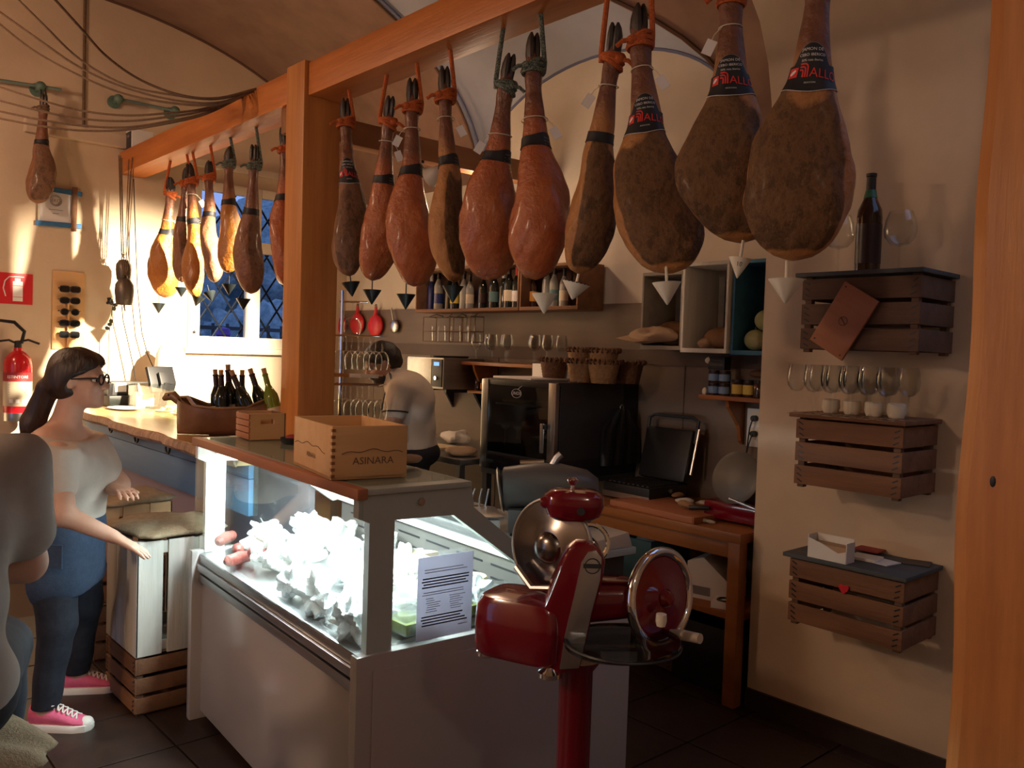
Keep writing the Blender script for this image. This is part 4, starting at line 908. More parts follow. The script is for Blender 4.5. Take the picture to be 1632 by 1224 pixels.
# ================================================================== LEFT WALL
ex = thing('fire_extinguisher', 'red fire extinguisher on the wall at the left edge', 'extinguisher', (1.318, 6.47, .975)); 
build(MB().lathe([(0, .0), (.055, 0), (.082, .02), (.085, .05), (.085, .38), (.078, .42), (.05, .455), (.028, .47), (.026, .49), (0, .49)], 28), 'cylinder', 'red_gloss', ex)
build(MB().lathe([(.0855, .0), (.0865, .005), (.0868, .055), (.0855, .055)], 28), 'base_ring', 'steel', ex)
build(MB().lathe([(.0856, .10), (.0862, .10), (.0862, .325), (.0856, .325)], 28), 'data_label', 'tan_plastic', ex)
build(MB().lathe([(.0858, .265), (.0866, .265), (.0866, .325), (.0858, .325)], 28), 'title_strip', 'dark_red', ex)
az = math.atan2(-6.47, -1.318)
def curv(tm, z): tm.fn(lambda p: Vector((math.cos(az+p.x/.087)*.0874, math.sin(az+p.x/.087)*.0874, z+p.z))); return tm
build(curv(text_mb('ESTINTORE', .026), .295), 'lettering', 'paper', ex, smooth=False)
for k in range(5): build(curv(MB().add([(-.055, 0, 0), (.055-.01*(k % 2), 0, 0), (.055-.01*(k % 2), 0, .005), (-.055, 0, .005)], [(0, 1, 2, 3)]), .24-k*.016), 'print_line', 'ink', ex, smooth=False)
for k in (-1, 0, 1): build(curv(MB().add([(k*.04-.012, 0, -.012), (k*.04+.012, 0, -.012), (k*.04+.012, 0, .012), (k*.04-.012, 0, .012)], [(0, 1, 2, 3)]), .135), 'pictogram', 'paper', ex, smooth=False)
vb = build(MB().lathe([(.022, .485), (.024, .50), (.022, .535), (0, .54)], 14), 'valve', 'black', ex); build(MB().tube([(0, 0, .53), (.05, -.05, .545), (.11, -.09, .52)], .008, 6), 'lever', 'black', vb); build(MB().tube([(0, 0, .515), (-.06, -.02, .54), (-.12, -.02, .53)], .008, 6), 'lever', 'black', vb)
build(MB().tube([(.015, -.02, .52), (.03, -.03, .60), (-.03, -.03, .66), (-.13, -.02, .67), (-.19, 0, .58), (-.19, 0, .3), (-.15, -.01, .12)], .012, 8), 'hose', 'black', ex)
build(MB().bx(-.02, .02, .07, .13, .30, .42), 'wall_bracket', 'charcoal', ex)
es = thing('extinguisher_sign', 'red square sign with white extinguisher symbol on the wall', 'sign', (1.325, WY-.004, 1.866)); S_ = .205
build(MB().bx(-S_/2, S_/2, -.003, .003, -.105, .105), 'plate', 'red', es, smooth=False)
ic = MB(); ic.bx(-.018, .042, -.0045, -.0032, -.085, .05); ic.bx(-.006, .028, -.0045, -.0032, .05, .07); ic.bx(-.012, .05, -.0045, -.0032, .078, .084); build(ic, 'symbol', 'paper', es, smooth=False)
build(MB().tube([(-.01, -.004, .08), (-.04, -.004, .078), (-.065, -.004, .05), (-.075, -.004, 0), (-.06, -.004, -.055)], .004, 6), 'symbol', 'paper', es); build(MB().bx(-.018, .042, -.0050, -.0046, -.058, -.055), 'symbol_line', 'red', es, smooth=False); build(MB().bx(-.018, .042, -.0050, -.0046, .018, .021), 'symbol_line', 'red', es, smooth=False)
fs = thing('framed_sign', 'white paper sign in a frame of blue and brown sticks on the wall', 'sign', (1.575, WY-.012, 2.45))
build(MB().bx(-.115, .095, .0, .004, -.105, .12), 'paper_sheet', 'paper', fs, smooth=False)
for z, a in ((.118, .04), (-.118, -.03)): build(MB().box((.01, -.006, z), (.29, .012, .034), Matrix.Rotation(a, 3, 'Y')), 'blue_stick', 'blue_paint', fs, bev=.004)
build(MB().box((.105, -.014, 0), (.036, .012, .31), Matrix.Rotation(.02, 3, 'Y')), 'brown_stick', 'crate_wood', fs, bev=.004); build(MB().box((-.118, -.004, 0), (.010, .010, .27)), 'thin_stick', 'tan_plastic', fs)
build(MB().torus((-.01, -.0015, .045), .036, .002, 28, 5, Matrix.Rotation(PI/2, 3, 'X')), 'emblem_ring', 'ink_grey', fs); build(MB().torus((-.01, -.0015, .045), .028, .0012, 28, 5, Matrix.Rotation(PI/2, 3, 'X')), 'emblem_ring', 'ink_grey', fs)
tm = text_mb('EKO', .030); tm.fn(lambda p: Vector((p.x-.01, -.0012, p.z+.045))); build(tm, 'lettering', 'ink_grey', fs, smooth=False)
for z, w in ((-.02, .07), (-.045, .03)): build(MB().bx(-.01-w/2*1.3, -.01+w/2*1.3, -.0012, -.0002, z, z+.003), 'print_line', 'ink_grey', fs, smooth=False)
# sunglasses board with five pairs
sb = thing('sunglasses_board', 'upright wooden display board for sunglasses on the wall', 'display board', (1.655, WY-.012, 1.735))
build(MB().bx(-.105, .105, 0, .012, -.275, .275), 'board', 'pine', sb, bev=.003)
build(MB().bx(-.012, -.002, -.025, 0, -.27, .06), 'holder_strip', 'pine', sb, smooth=False)
def sunglasses(label, z, w, rnd):
    t = thing('sunglasses', label, 'sunglasses', (1.655, WY-.045, z), 0, 'sunglasses on the wooden board')
    for s in (-1, 1):
        o = [(s*.034+(.031*w)*math.copysign(abs(math.cos(q))**rnd, math.cos(q)), 0, .022*math.copysign(abs(math.sin(q))**rnd, math.sin(q))) for q in [2*PI*i/20 for i in range(20)]]
        build(MB().prism(o, (0, .003, 0), 0), 'lens', 'black_gloss', t); build(MB().tube(o+[o[0]], .0035, 6), 'rim', 'black', t)
        build(MB().tube([(s*.066, .0, .008), (s*.07, .02, .008), (s*.066, .034, .004)], .003, 5), 'temple', 'black', t)
    build(MB().tube([(-.008, 0, .008), (0, -.002, .011), (.008, 0, .008)], .003, 5), 'bridge', 'black', t)
    return t
for k, (z, w, r) in enumerate(((1.885, 1.05, .6), (1.805, 1.0, .8), (1.725, .8, 1.0), (1.645, 1.05, .75), (1.565, .95, .5))): sunglasses(['top pair of sunglasses on the wooden board', 'second pair of sunglasses from the top of the board', 'round middle pair of sunglasses on the board', 'fourth pair of sunglasses from the top of the board', 'lowest square pair of sunglasses on the board'][k], z, w, r)
# cow bells hung from the beam end
for i, (u, v0, v1, w, lab, yy) in enumerate(((198, 443, 486, 29, 'lower larger bronze cowbell hanging by ropes left of the hams', 6.30), (197, 413, 447, 24, 'upper smaller bronze cowbell behind the larger one', 6.38))):
    p0, p1 = at(u, v0, Y=yy), at(u, v1, Y=yy); h = p0.z-p1.z; r = w/2*px(p0)[2]/F
    t = thing('cowbell', lab, 'bell', (p1.x, yy, p1.z), 0, 'cowbells on the beam end')
    build(MB().lathe([(r*.80, 0), (r*.88, h*.1), (r*1.0, h*.5), (r*.95, h*.75), (r*.6, h*.95), (r*.1, h*1.0), (r*.1, h*.97), (r*.85, h*.7), (r*.9, h*.5), (r*.76, 0)], 24), 'bell_body', 'bell_metal', t)
    build(MB().torus((0, 0, h*1.03), .016, .004, 14, 6, Matrix.Rotation(PI/2, 3, 'X')), 'hanger', 'bell_metal', t)
    build(MB().tube([(0, 0, h*.9), (0, 0, -.01), (.006, 0, -.045)], [.003, .006, .004], 6), 'clapper', 'bell_metal', t)
    rp_ = MB(); zt = BZ0-p1.z+.08
    for s in (-1, 1):
        for d in (-.006, .006): rp_.tube([(0, 0, h*1.03), (s*.012+d, 0, h*1.35), (s*(.045 if i == 0 else .03)+d, (6.42-yy)*0, zt)], .0035, 5)
    build(rp_, 'rope', 'rope_brown', t)
# hanging black cables
for i, (us, lab) in enumerate((([(213, 285), (216, 380), (219, 460), (226, 530), (235, 565), (244, 585)], 'thin black cable hanging right of the cowbells down to the till'), ([(194, 485), (196, 510), (204, 545), (212, 582), (216, 606)], 'thin black cable hanging below the cowbells to the till'))):
    mb = MB().tube([at(u, v, Y=6.52-.03*i) for u, v in us], .0035, 6); tag(build(mb, 'cable', 'cord_black'), lab, 'cable')
# dried rose and vase with plant
rs = thing('dried_rose', 'dried dark rose on a long stem against the bright wall', 'flower', at(171, 592, Y=6.5))
b0 = at(171, 592, Y=6.5); b0.z = CT+.001; rs.location.z = CT+.001
build(MB().tube([b0, at(174, 530, Y=6.5), at(178, 500, Y=6.5), at(181, 480, Y=6.5)], .003, 5), 'stem', 'dry_leaf', rs, True)
build(blob(at(176, 480, Y=6.49), (.028, .028, .034), 5, .3, (60, 110)), 'bloom', 'black', rs, True)
for u, v in ((182, 492), (175, 517), (171, 523), (177, 512), (184, 486)): build(MB().sphere(at(u, v, Y=6.49), (.018, .006, .014), 8, 6, Matrix.Rotation(u*.7, 3, 'Y')), 'leaf', 'dry_leaf', rs, True)
vz = thing('leafy_pot', 'pale pot with drooping grey leaves behind the woman', 'plant pot', (1.76, 6.53, CT-.06)); build(MB().lathe([(0, 0), (.05, 0), (.075, .12), (.07, .20), (.06, .20), (.05, .1), (0, .05)], 20), 'pot', 'cream', vz)
for k in range(14):
    a = k*2.4; r = .10+.03*(k % 3); mb = MB().tube([(0, 0, .17), (r*.5*math.cos(a), r*.5*math.sin(a), .30+.02*(k % 4)), (r*math.cos(a), r*math.sin(a)*.8, .27+.03*(k % 5))], [.004, .018, .002], 5); build(mb, 'leaf', 'dry_leaf', vz)
# pipes on the wall
for i, (a, b, lab) in enumerate((((-40, 122), (98, 143), 'green patinated rail on the wall above the single ham'), ((185, 157), (286, 178), 'green patinated rail on the wall near the speaker'))):
    p, q = at(*a, Y=6.48), at(*b, Y=6.48); t = thing('wall_rail', lab, 'rail', p, 0, 'green rails on the window wall')
    build(MB().cyl(p, q, .011, n=8), 'rail_bar', 'pipe_green', t, True)
    for f_ in ((.75,) if i == 0 else (.04, .93)):
        c = p.lerp(q, f_); build(MB().cyl(c+Vector((0, 0, 0)), (c.x, WY, c.z), .014, n=8), 'bracket', 'patina', t, True); build(MB().cyl((c.x, WY-.02, c.z), (c.x, WY, c.z), .045, n=14), 'flange', 'patina', t, True); build(MB().sphere(c, (.035, .035, .035), 12, 8), 'coupling', 'patina', t, True)
hk = thing('ham_loop', 'dark rope loop tying the wall ham to the green rail', 'rope', at(68, 138, Y=6.46)); c = at(68, 140, Y=6.465); c2 = at(70, 160, Y=6.45)
build(MB().tube([c+Vector((-.012, 0, .02)), c2+Vector((-.016, 0, 0)), c2+Vector((.016, 0, 0)), c+Vector((.012, 0, .02)), c+Vector((-.012, -.01, .025))], .006, 6), 'loop', 'cord_black', hk, True)
sp = thing('wall_speaker', 'small white box speaker on top of the left beam end', 'speaker', (2.09, 6.50, BZ1+.003)); build(MB().bx(-.075, .075, -.07, .07, 0, .15), 'cabinet', 'white', sp, bev=.006); build(MB().bx(-.079, -.075, -.058, .058, .015, .135), 'grille', 'charcoal', sp, bev=.002)
build(MB().bx(-.0798, -.0792, -.022, .022, .095, .112), 'badge', 'ink_grey', sp, smooth=False)
# ropes swept from the upper left to the beam
rp0 = [((0, -60), 'topmost'), ((-60, -70), 'second'), ((60, -50), 'steepest'), ((-40, 20), 'third'), ((-20, 132), 'fourth'), ((-20, 156), 'fifth'), ((-20, 176), 'sixth'), ((-20, 188), 'lowest')]
mids = [[(0, -30), (70, 40), (128, 95), (200, 135), (280, 152), (345, 158), (405, 146)], [(-20, 5), (60, 62), (128, 108), (200, 140), (280, 160), (350, 163), (410, 146)], [(70, -20), (128, 44), (170, 90), (225, 128), (290, 152), (350, 156), (420, 141)], [(-20, 22), (50, 78), (128, 121), (200, 150), (280, 165), (350, 166), (415, 145)],
        [(-20, 132), (60, 158), (128, 176), (200, 184), (270, 180), (330, 172), (408, 147)], [(-20, 155), (60, 176), (128, 189), (200, 193), (270, 186), (330, 175), (404, 149)], [(-20, 173), (60, 190), (128, 200), (200, 203), (270, 193), (330, 179), (400, 151)], [(-20, 185), (60, 200), (128, 208), (200, 207), (270, 196), (330, 181), (398, 153)]]
names = ['uppermost brown rope sweeping from the ceiling to the beam', 'second brown rope from the top sweeping to the beam', 'steepest brown rope crossing the ceiling corner', 'lowest of the upper four ropes sweeping to the beam', 'top rope of the lower bundle in front of the rails', 'second rope of the lower bundle in front of the rails', 'third rope of the lower bundle in front of the rails', 'lowest rope of the lower bundle in front of the speaker']
def cr(P, n=6):
    out = []
    for i in range(len(P)-1):
        a, b, c, d = P[max(i-1, 0)], P[i], P[i+1], P[min(i+2, len(P)-1)]
        for k in range(n):
            t = k/n; out.append(.5*((2*b)+(c-a)*t+(2*a-5*b+4*c-d)*t*t+(3*b-a-3*c+d)*t**3))
    out.append(P[-1]); return out
for i, mm in enumerate(mids):
    P3 = []
    for k, (u, v) in enumerate(mm):
        Xr = 2.02 if k == len(mm)-1 else .95+1.02*k/(len(mm)-1); P3.append(at(u, v, X=Xr))
    e = P3[-1]; e.z = BZ1+.006; P3.append(Vector((2.12, e.y+.01, BZ1+.006)))
    tag(build(MB().tube(cr(P3), .0062, 6), 'swag_rope', 'rope_brown'), names[i], 'rope', 'ropes swept over the left beam')
# ================================================================== CRATES, STOOLS
def crate(name, label, cat, loc, rz, sx, sy, sz, n, mat, post='crate_dark', gap=.018, th=.009, bottom=True, group=None, vertical=False, sides=(1, 1, 1, 1), rot=None):
    """slatted fruit crate, outer size sx * sy * sz, standing on its base at loc (centre)"""
    t = thing(name, label, cat, loc, rz, group, rot); x, y = sx/2, sy/2
    for a in (-1, 1):
        for b in (-1, 1): build(MB().box((a*(x-.022), b*(y-.022), sz/2), (.026, .026, sz)), 'corner_post', post, t, bev=.002)
    if not vertical:
        h = (sz-.02-gap*(n-1))/n
        for k in range(n):
            z = .012+h/2+k*(h+gap)
            for i, (c, d) in enumerate((((-x+th/2, 0, z), (th, sy, h)), ((x-th/2, 0, z), (th, sy, h)), ((0, -y+th/2, z), (sx-2*th, th, h)), ((0, y-th/2, z), (sx-2*th, th, h)))):
                if sides[i]:
                    sl = build(MB().box(c, d, Matrix.Rotation(random.uniform(-.006, .006), 3, 'X' if i < 2 else 'Y')), 'slat', mat, t, bev=.0015)
                    if i == 0:
                        for s in (-1, 1):
                            nb = MB()
                            for q in (-.3, 0, .3): nb.box((-x-.0005, s*(y-.022+.006*q), z+q*h), (.001, .022, .005), Matrix.Rotation(.5*s, 3, 'X'))
                            build(nb, 'staple_marks', 'black', sl, smooth=False)
    else:
        w = (sx-gap*(n-1))/n; wy = (sy-gap*.2*(n-1))/n
        for k in range(n):
            cx = -x+w/2+k*(w+gap); cy = -y+wy/2+k*(wy+gap*.2)
            build(MB().box((cx, -y+th/2, sz/2), (w, th, sz)), 'slat', mat, t, bev=.002); build(MB().box((cx, y-th/2, sz/2), (w, th, sz)), 'slat', mat, t, bev=.002)
            build(MB().box((-x+th/2, cy, sz/2), (th, wy, sz)), 'slat', mat, t, bev=.002); build(MB().box((x-th/2, cy, sz/2), (th, wy, sz)), 'slat', mat, t, bev=.002)
        for s in (-1, 1):
            for z in (.03, sz-.03): build(MB().box((0, s*(y-.016), z), (sx-.03, .014, .05)), 'batten', mat, t, bev=.002)
    if bottom: build(MB().bx(-x+th, x-th, -y+th, y-th, .004, .012), 'base_board', mat, t, smooth=False)
    return t
def cushion(label, loc, rz, sx, sy, h=.05):
    mb = MB(); n = 40; rings = []
    for z, k in ((0, .80), (.010, .96), (.022, 1.03), (.030, 1.0), (.042, .90), (.050, .70), (.053, .3)):
        ring = []
        for i in range(n):
            q = 2*PI*i/n; c, s = math.cos(q), math.sin(q); e = .45; lump = 1+.04*math.sin(5*q+loc[0]*9)+.03*math.sin(9*q)
            ring.append((sx/2*k*lump*math.copysign(abs(c)**e, c), sy/2*k*lump*math.copysign(abs(s)**e, s), z*h/.05+.006*math.sin(4*q+1)*(z > .03)))
        rings.append(ring)
    mb.loft(rings); o = build(mb, 'burlap_cushion', 'burlap', sharp=180); o.location = loc; o.rotation_euler = (0, 0, rz); return tag(o, label, 'cushion')
crate('fruit_crate', 'low brown slatted crate at the bottom of the stool beside the fridge', 'crate', (1.335, 3.735, 0), 0, .36, .39, .245, 3, 'crate_wood')
crate('white_crate', 'tall white painted crate standing upright as the stool beside the fridge', 'crate', (1.335, 3.735, .247), 0, .36, .39, .475, 3, 'white_wood', 'white_wood', vertical=True, gap=.022)
cushion('burlap sack cushion on the white crate stool', (1.345, 3.735, .724), .05, .40, .42, .042)
crate('fruit_crate', 'dark brown slatted crate at the bottom of the rear stool', 'crate', (1.38, 4.44, 0), 0, .36, .34, .27, 3, 'crate_dark')
crate('fruit_crate', 'brown slatted crate in the middle of the rear stool', 'crate', (1.38, 4.44, .272), 0, .36, .34, .20, 2, 'crate_wood')
crate('white_crate', 'yellowish wooden crate under the rear cushion', 'crate', (1.38, 4.44, .474), 0, .36, .34, .27, 3, 'pine', 'pine', vertical=True)
cushion('burlap sack cushion on the rear stool behind the hand', (1.36, 4.40, .746), .2, .40, .40, .042)
# stool under the seated person in the left foreground
crate('fruit_crate', 'brown crate at the bottom of the seat at the lower left edge', 'crate', (.232, 2.121, 0), .3, .36, .36, .31, 3, 'crate_wood')
crate('fruit_crate', 'upper brown crate of the seat at the lower left edge', 'crate', (.232, 2.121, .312), .3, .36, .36, .31, 3, 'crate_wood')
cushion('burlap sack cushion under the seated person at the lower left', (.232, 2.121, .624), .3, .46, .46, .06)
# ================================================================== WALL CRATES ON THE PARTITION
def wallcrate(label, z0, y0, y1, h, board, slat='crate_wood'):
    t = crate('wall_crate', label, 'crate', ((3.0+3.295)/2, (y0+y1)/2, z0), 0, .295, y1-y0, h, 3, slat, bottom=False, gap=.016)
    build(MB().bx(-.17, .147, -(y1-y0)/2-.015, (y1-y0)/2+.02, h, h+.016), 'top_board', board, t, bev=.003)
    return t
CA = wallcrate('uppermost wall crate with dark top board holding a bottle and a plaque', 1.585, 1.255, 1.70, .285, 'slate_board', 'crate_dark')
CB = wallcrate('middle wall crate with brown top board carrying rows of wine glasses', 1.065, 1.29, 1.70, .27, 'crate_wood')
CC = wallcrate('lowest wall crate with dark top board and leaflets', .53, 1.26, 1.70, .262, 'slate_board')
hp = at(1345, 938, X=2.994); o = build(MB().prism([(0, .020*math.sin(q)**3*1.0, .018*(math.cos(q)-.35*math.cos(2*q)-.12*math.cos(3*q))) for q in [2*PI*i/24 for i in range(24)]], (-.004, 0, 0), 0), 'red_heart', 'red'); o.location = hp; tag(o, 'small red heart fixed to the lowest wall crate', 'heart')
pq = thing('wood_plaque', 'tilted reddish wooden plaque hanging on the uppermost wall crate', 'plaque', at(1346, 512, X=2.985), rot=(RAD(31), 0, 0))
build(MB().bx(-.012, 0, -.075, .075, -.125, .125), 'board', 'plaque_wood', pq, bev=.002)
build(MB().torus((-.0122, 0, 0), .016, .0015, 20, 5, Matrix.Rotation(PI/2, 3, 'Y')), 'burnt_mark', 'crate_dark', pq); build(MB().box((-.0125, 0, 0), (.001, .030, .004), Matrix.Rotation(.5, 3, 'X')), 'burnt_mark', 'crate_dark', pq, smooth=False)
for a, b in ((-.06, -.11), (.06, -.11), (.06, .11)): build(MB().cyl((-.0135, a, b), (-.011, a, b), .003, n=8), 'nail', 'black', pq)
b_ = at(1382, 428, X=3.13); bottle('dark brown bottle with green neck foil standing on the uppermost wall crate', (3.13, b_.y, 1.8875), 'bottle_brown', label_mat='foil_dark', cap='black', ring='foil_green', s=1.22, lab_h=(.03, .15))
# wine glasses: bowl, stem, foot
def glassware(label, loc, s=1.0, up=True, group=None, kind='wine', name='wine_glass', cat='wine glass'):
    t = thing(name, label, cat, loc, group=group)
    if kind == 'wine': bowl = [(.004, .085), (.020, .090), (.034, .110), (.038, .135), (.036, .160), (.030, .190), (.0292, .190), (.0352, .16), (.0372, .135), (.0332, .111), (.019, .092), (.0, .088)]; st = .085; ft = .032
    elif kind == 'balloon': bowl = [(.004, .085), (.030, .092), (.048, .115), (.052, .14), (.047, .17), (.036, .20), (.0352, .20), (.0462, .17), (.0512, .14), (.047, .116), (.029, .094), (0, .089)]; st = .085; ft = .036
    else: bowl = [(.004, .06), (.026, .066), (.034, .09), (.032, .12), (.028, .15), (.0272, .15), (.0312, .12), (.0332, .09), (.0252, .068), (0, .063)]; st = .06; ft = .03
    f = (lambda z: z*s) if up else (lambda z: -z*s)
    build(MB().lathe([(r*s, f(z)) for r, z in bowl], 20), 'bowl', 'clear_glass', t)
    build(MB().lathe([(ft*s, f(0)), (ft*s, f(.002)), (.012*s, f(.005)), (.0035*s, f(.012)), (.003*s, f(st*.6)), (.004*s, f(st)), (.0, f(st+.002))], 16), 'stem_foot', 'clear_glass', t)
    return t
glassware('large balloon glass left of the brown bottle on the uppermost crate', (3.10, at(1335, 428, X=3.10).y, 1.8875), 1.12, kind='balloon'); glassware('large balloon glass right of the brown bottle on the uppermost crate', (3.14, at(1432, 428, X=3.14).y, 1.8875), 1.12, kind='balloon')
g0 = None
for row, (xx, lab, n) in enumerate(((2.90, 'front row', 6), (3.00, 'second row', 6))):
    for k in range(n):
        lb = f'{ORD[k]} wine glass from the left in the {lab} on the middle wall crate'
        y = 1.665-.068*k-(.034 if row else 0); loc = (xx+.03, y, 1.352)
        if g0 is None: g0 = glassware(lb, loc, .98, group='wine glasses on the middle wall crate')
        else: copy_thing(g0, loc, random.uniform(0, 3), lb, scale=None)
for k in range(4):
    t = thing('tealight', f'{ORD[k]} pale round tea light from the left behind the glasses on the middle crate', 'candle', (3.13, 1.63-.085*k, 1.352), group='tea lights on the middle wall crate')
    build(MB().lathe([(0, 0), (.026, 0), (.034, .02), (.032, .05), (.026, .055), (.024, .05), (0, .04)], 16), 'holder', 'cream', t); build(MB().cyl((0, 0, .04), (0, 0, .052), .002, n=6), 'wick', 'black', t)
ch = thing('card_holder', 'white cardboard leaflet holder on the lowest wall crate', 'card holder', (3.02, at(1325, 870, X=3.02).y, .8085), RAD(0))
mb = MB().prism([(-.035, -.075, 0), (-.035, .075, 0), (-.035, .075, .075), (-.035, .02, .06), (-.035, -.045, .035), (-.035, -.075, .045)], (.003, 0, 0), 0); build(mb, 'front_card', 'white', ch, smooth=False)
build(MB().bx(-.033, .03, -.077, -.074, 0, .075), 'side_card', 'white', ch, smooth=False); build(MB().bx(-.033, .03, .074, .077, 0, .085), 'side_card', 'white', ch, smooth=False); build(MB().bx(.028, .031, -.074, .074, 0, .085), 'back_card', 'white', ch, smooth=False); build(MB().bx(-.030, .027, -.073, .073, 0, .058), 'leaflets', 'kraft', ch, smooth=False)
for i, (u, v, a, m1, lab) in enumerate(((1380, 888, .1, 'white', 'white leaflet stack in the middle of the lowest wall crate'), (1405, 893, -.15, 'paper', 'white open leaflet right of the middle on the lowest wall crate'), (1385, 878, .05, 'dark_red', 'brown printed card on top of the leaflets'), (1460, 895, .3, 'charcoal', 'dark leaflet at the right end of the lowest wall crate'))):
    p = at(u, v, Z=.815); o = build(MB().bx(-.045, .045, -.05, .05, 0, .010 if i == 0 else .004), 'leaflet', m1, smooth=False); o.location = (p.x if i != 2 else p.x, p.y, .8085 if i != 2 else .8190); o.rotation_euler = (0, 0, a); tag(o, lab, 'leaflet')
# ================================================================== RED SLICER (x to the right of the photo, y away)
SL = thing('meat_slicer', 'red flywheel meat slicer on a pedestal in the foreground', 'slicer', (1.42, 1.37, 0), -YAW); k_ = 1/675.0
def sx_(u): return (u-900)*k_
def sz_(v, u=900): return 1.55-(v-560-(u-816)*.033)*k_
def sp_(name, mb, mat, bev=0, parent=None): return build(mb, name, mat, parent or SL, bev=bev, sharp=40)
sp_('pedestal', MB().lathe([(.20, 0), (.20, .02), (.06, .05), (.040, .10), (.040, .80), (.055, .82), (.06, .83)], 28, (sx_(920), .02, 0)), 'red_enamel')
# base: long body running from the far left foot to the near right foot
def ov(x, y, z, a, b): return [(x+a*math.copysign(abs(math.cos(q))**.5, math.cos(q)), y+b*math.copysign(abs(math.sin(q))**.5, math.sin(q)), z) for q in [2*PI*i/28 for i in range(28)]]
Rb = Matrix.Rotation(RAD(28), 3, 'Z')
def base_ring(z, k, kx=1): return [Rb.inverted() @ Vector((x*kx, y, z)) + Vector((sx_(838), .055, 0)) for x, y, z in [( .115*k*math.copysign(abs(math.cos(q))**.45, math.cos(q)), .085*k*math.copysign(abs(math.sin(q))**.45, math.sin(q)), z) for q in [2*PI*i/32 for i in range(32)]]]
mb = MB(); mb.loft([base_ring(.825, .9), base_ring(.835, .98), base_ring(.90, 1.0), base_ring(.945, .97), base_ring(.965, .86), base_ring(.968, .6)]); sp_('base', mb, 'red_enamel')
for (x, y) in ((sx_(776), .10), (sx_(876), -.03), (sx_(860), .16), (sx_(925), .08)): sp_('foot', MB().lathe([(.018, 0), (.028, .006), (.028, .016), (.02, .022), (.012, .035)], 18, (x, y, .795)), 'chrome'); 
# leaning column, profile drawn in the photo plane, with its own thickness
pr_ = [(sx_(u), sz_(v, u)) for u, v in ((846, 1002), (868, 945), (888, 890), (898, 868), (912, 857), (932, 855), (948, 865), (956, 884), (952, 925), (938, 975), (928, 1030), (922, 1055), (880, 1066), (855, 1045))]
mb = MB().prism([(x, -.045, z) for x, z in pr_], (0, .10, 0), 0); col_ = sp_('column', mb, 'red_enamel', .012)
gp = [(sx_(u), sz_(v, u)) for u, v in ((890, 1052), (896, 1000), (908, 940), (918, 885), (928, 868), (940, 866), (949, 878), (948, 912), (936, 965), (926, 1020), (920, 1050))]
sp_('column_plate', MB().prism([(x, -.052, z) for x, z in gp], (0, .007, 0), 0), 'aluminium', .002)
ec = (sx_(935), sz_(890, 935)); eb = sp_('emblem', MB().torus((ec[0], -.053, ec[1]), .017, .0015, 24, 5, Matrix.Rotation(PI/2, 3, 'X')), 'charcoal')
build(MB().bx(ec[0]-.021, ec[0]+.021, -.0540, -.0522, ec[1]-.005, ec[1]+.005), 'emblem_bar', 'charcoal', eb, smooth=False)
# blade: disc turned to the left, with guard ring and hub
bc = Vector((sx_(872), .055, sz_(878, 872))); bn = Vector((-.62, -.78, .05)).normalized(); Rq = bn.to_track_quat('Z', 'Y').to_matrix()
sp_('blade', MB().lathe([(0, .010), (.05, .010), (.06, .004), (.100, .0), (.112, -.003), (.1125, -.005), (.06, -.008), (0, -.008)], 48, bc, Rq), 'blade_steel')
sp_('blade_hub', MB().lathe([(0, .028), (.018, .026), (.034, .018), (.040, .008), (0, .008)], 28, bc, Rq), 'blade_steel'); sp_('blade_guard', MB().torus(bc-bn*.006, .116, .005, 48, 8, Rq), 'steel_dull')
gb = bc+Rq @ Vector((.02, -.07, .014)); sp_('guard_bar', MB().tube([bc+Rq @ Vector((-.085, -.06, .016)), bc+Rq @ Vector((-.03, -.10, .022)), bc+Rq @ Vector((.06, -.085, .016))], .008, 8), 'steel')
# sharpener on top
mb = MB(); mb.loft([[ (sx_(907)+a*math.copysign(abs(math.cos(q))**.6, math.cos(q)), .03+b*math.copysign(abs(math.sin(q))**.6, math.sin(q)), z) for q in [2*PI*i/28 for i in range(28)]] for z, a, b in ((1.158, .045, .035), (1.168, .062, .046), (1.195, .072, .05), (1.215, .070, .048), (1.226, .055, .04), (1.229, .03, .02))]); sp_('sharpener_cover', mb, 'red_enamel')
sp_('sharpener_nose', MB().tube([(sx_(880), .02, 1.195), (sx_(858), .01, 1.20), (sx_(853), .01, 1.20)], [.022, .014, .008], 12), 'red_enamel'); sp_('knob', MB().lathe([(.005, 1.226), (.005, 1.238), (.012, 1.246), (.014, 1.252), (.008, 1.257), (0, 1.257)], 16, (sx_(904), .03, 0)), 'chrome'); sp_('cover_bolt', MB().cyl((sx_(916), -.018, 1.185), (sx_(916), -.024, 1.185), .009, n=14), 'charcoal')
sp_('sharpener_post', MB().cyl((sx_(912), .04, 1.06), (sx_(912), .04, 1.165), .014, n=12), 'steel'); sp_('rear_guard', MB().torus((sx_(938), .08, 1.09), .045, .006, 28, 6, Matrix.Rotation(PI/2-.2, 3, 'X')), 'chrome')
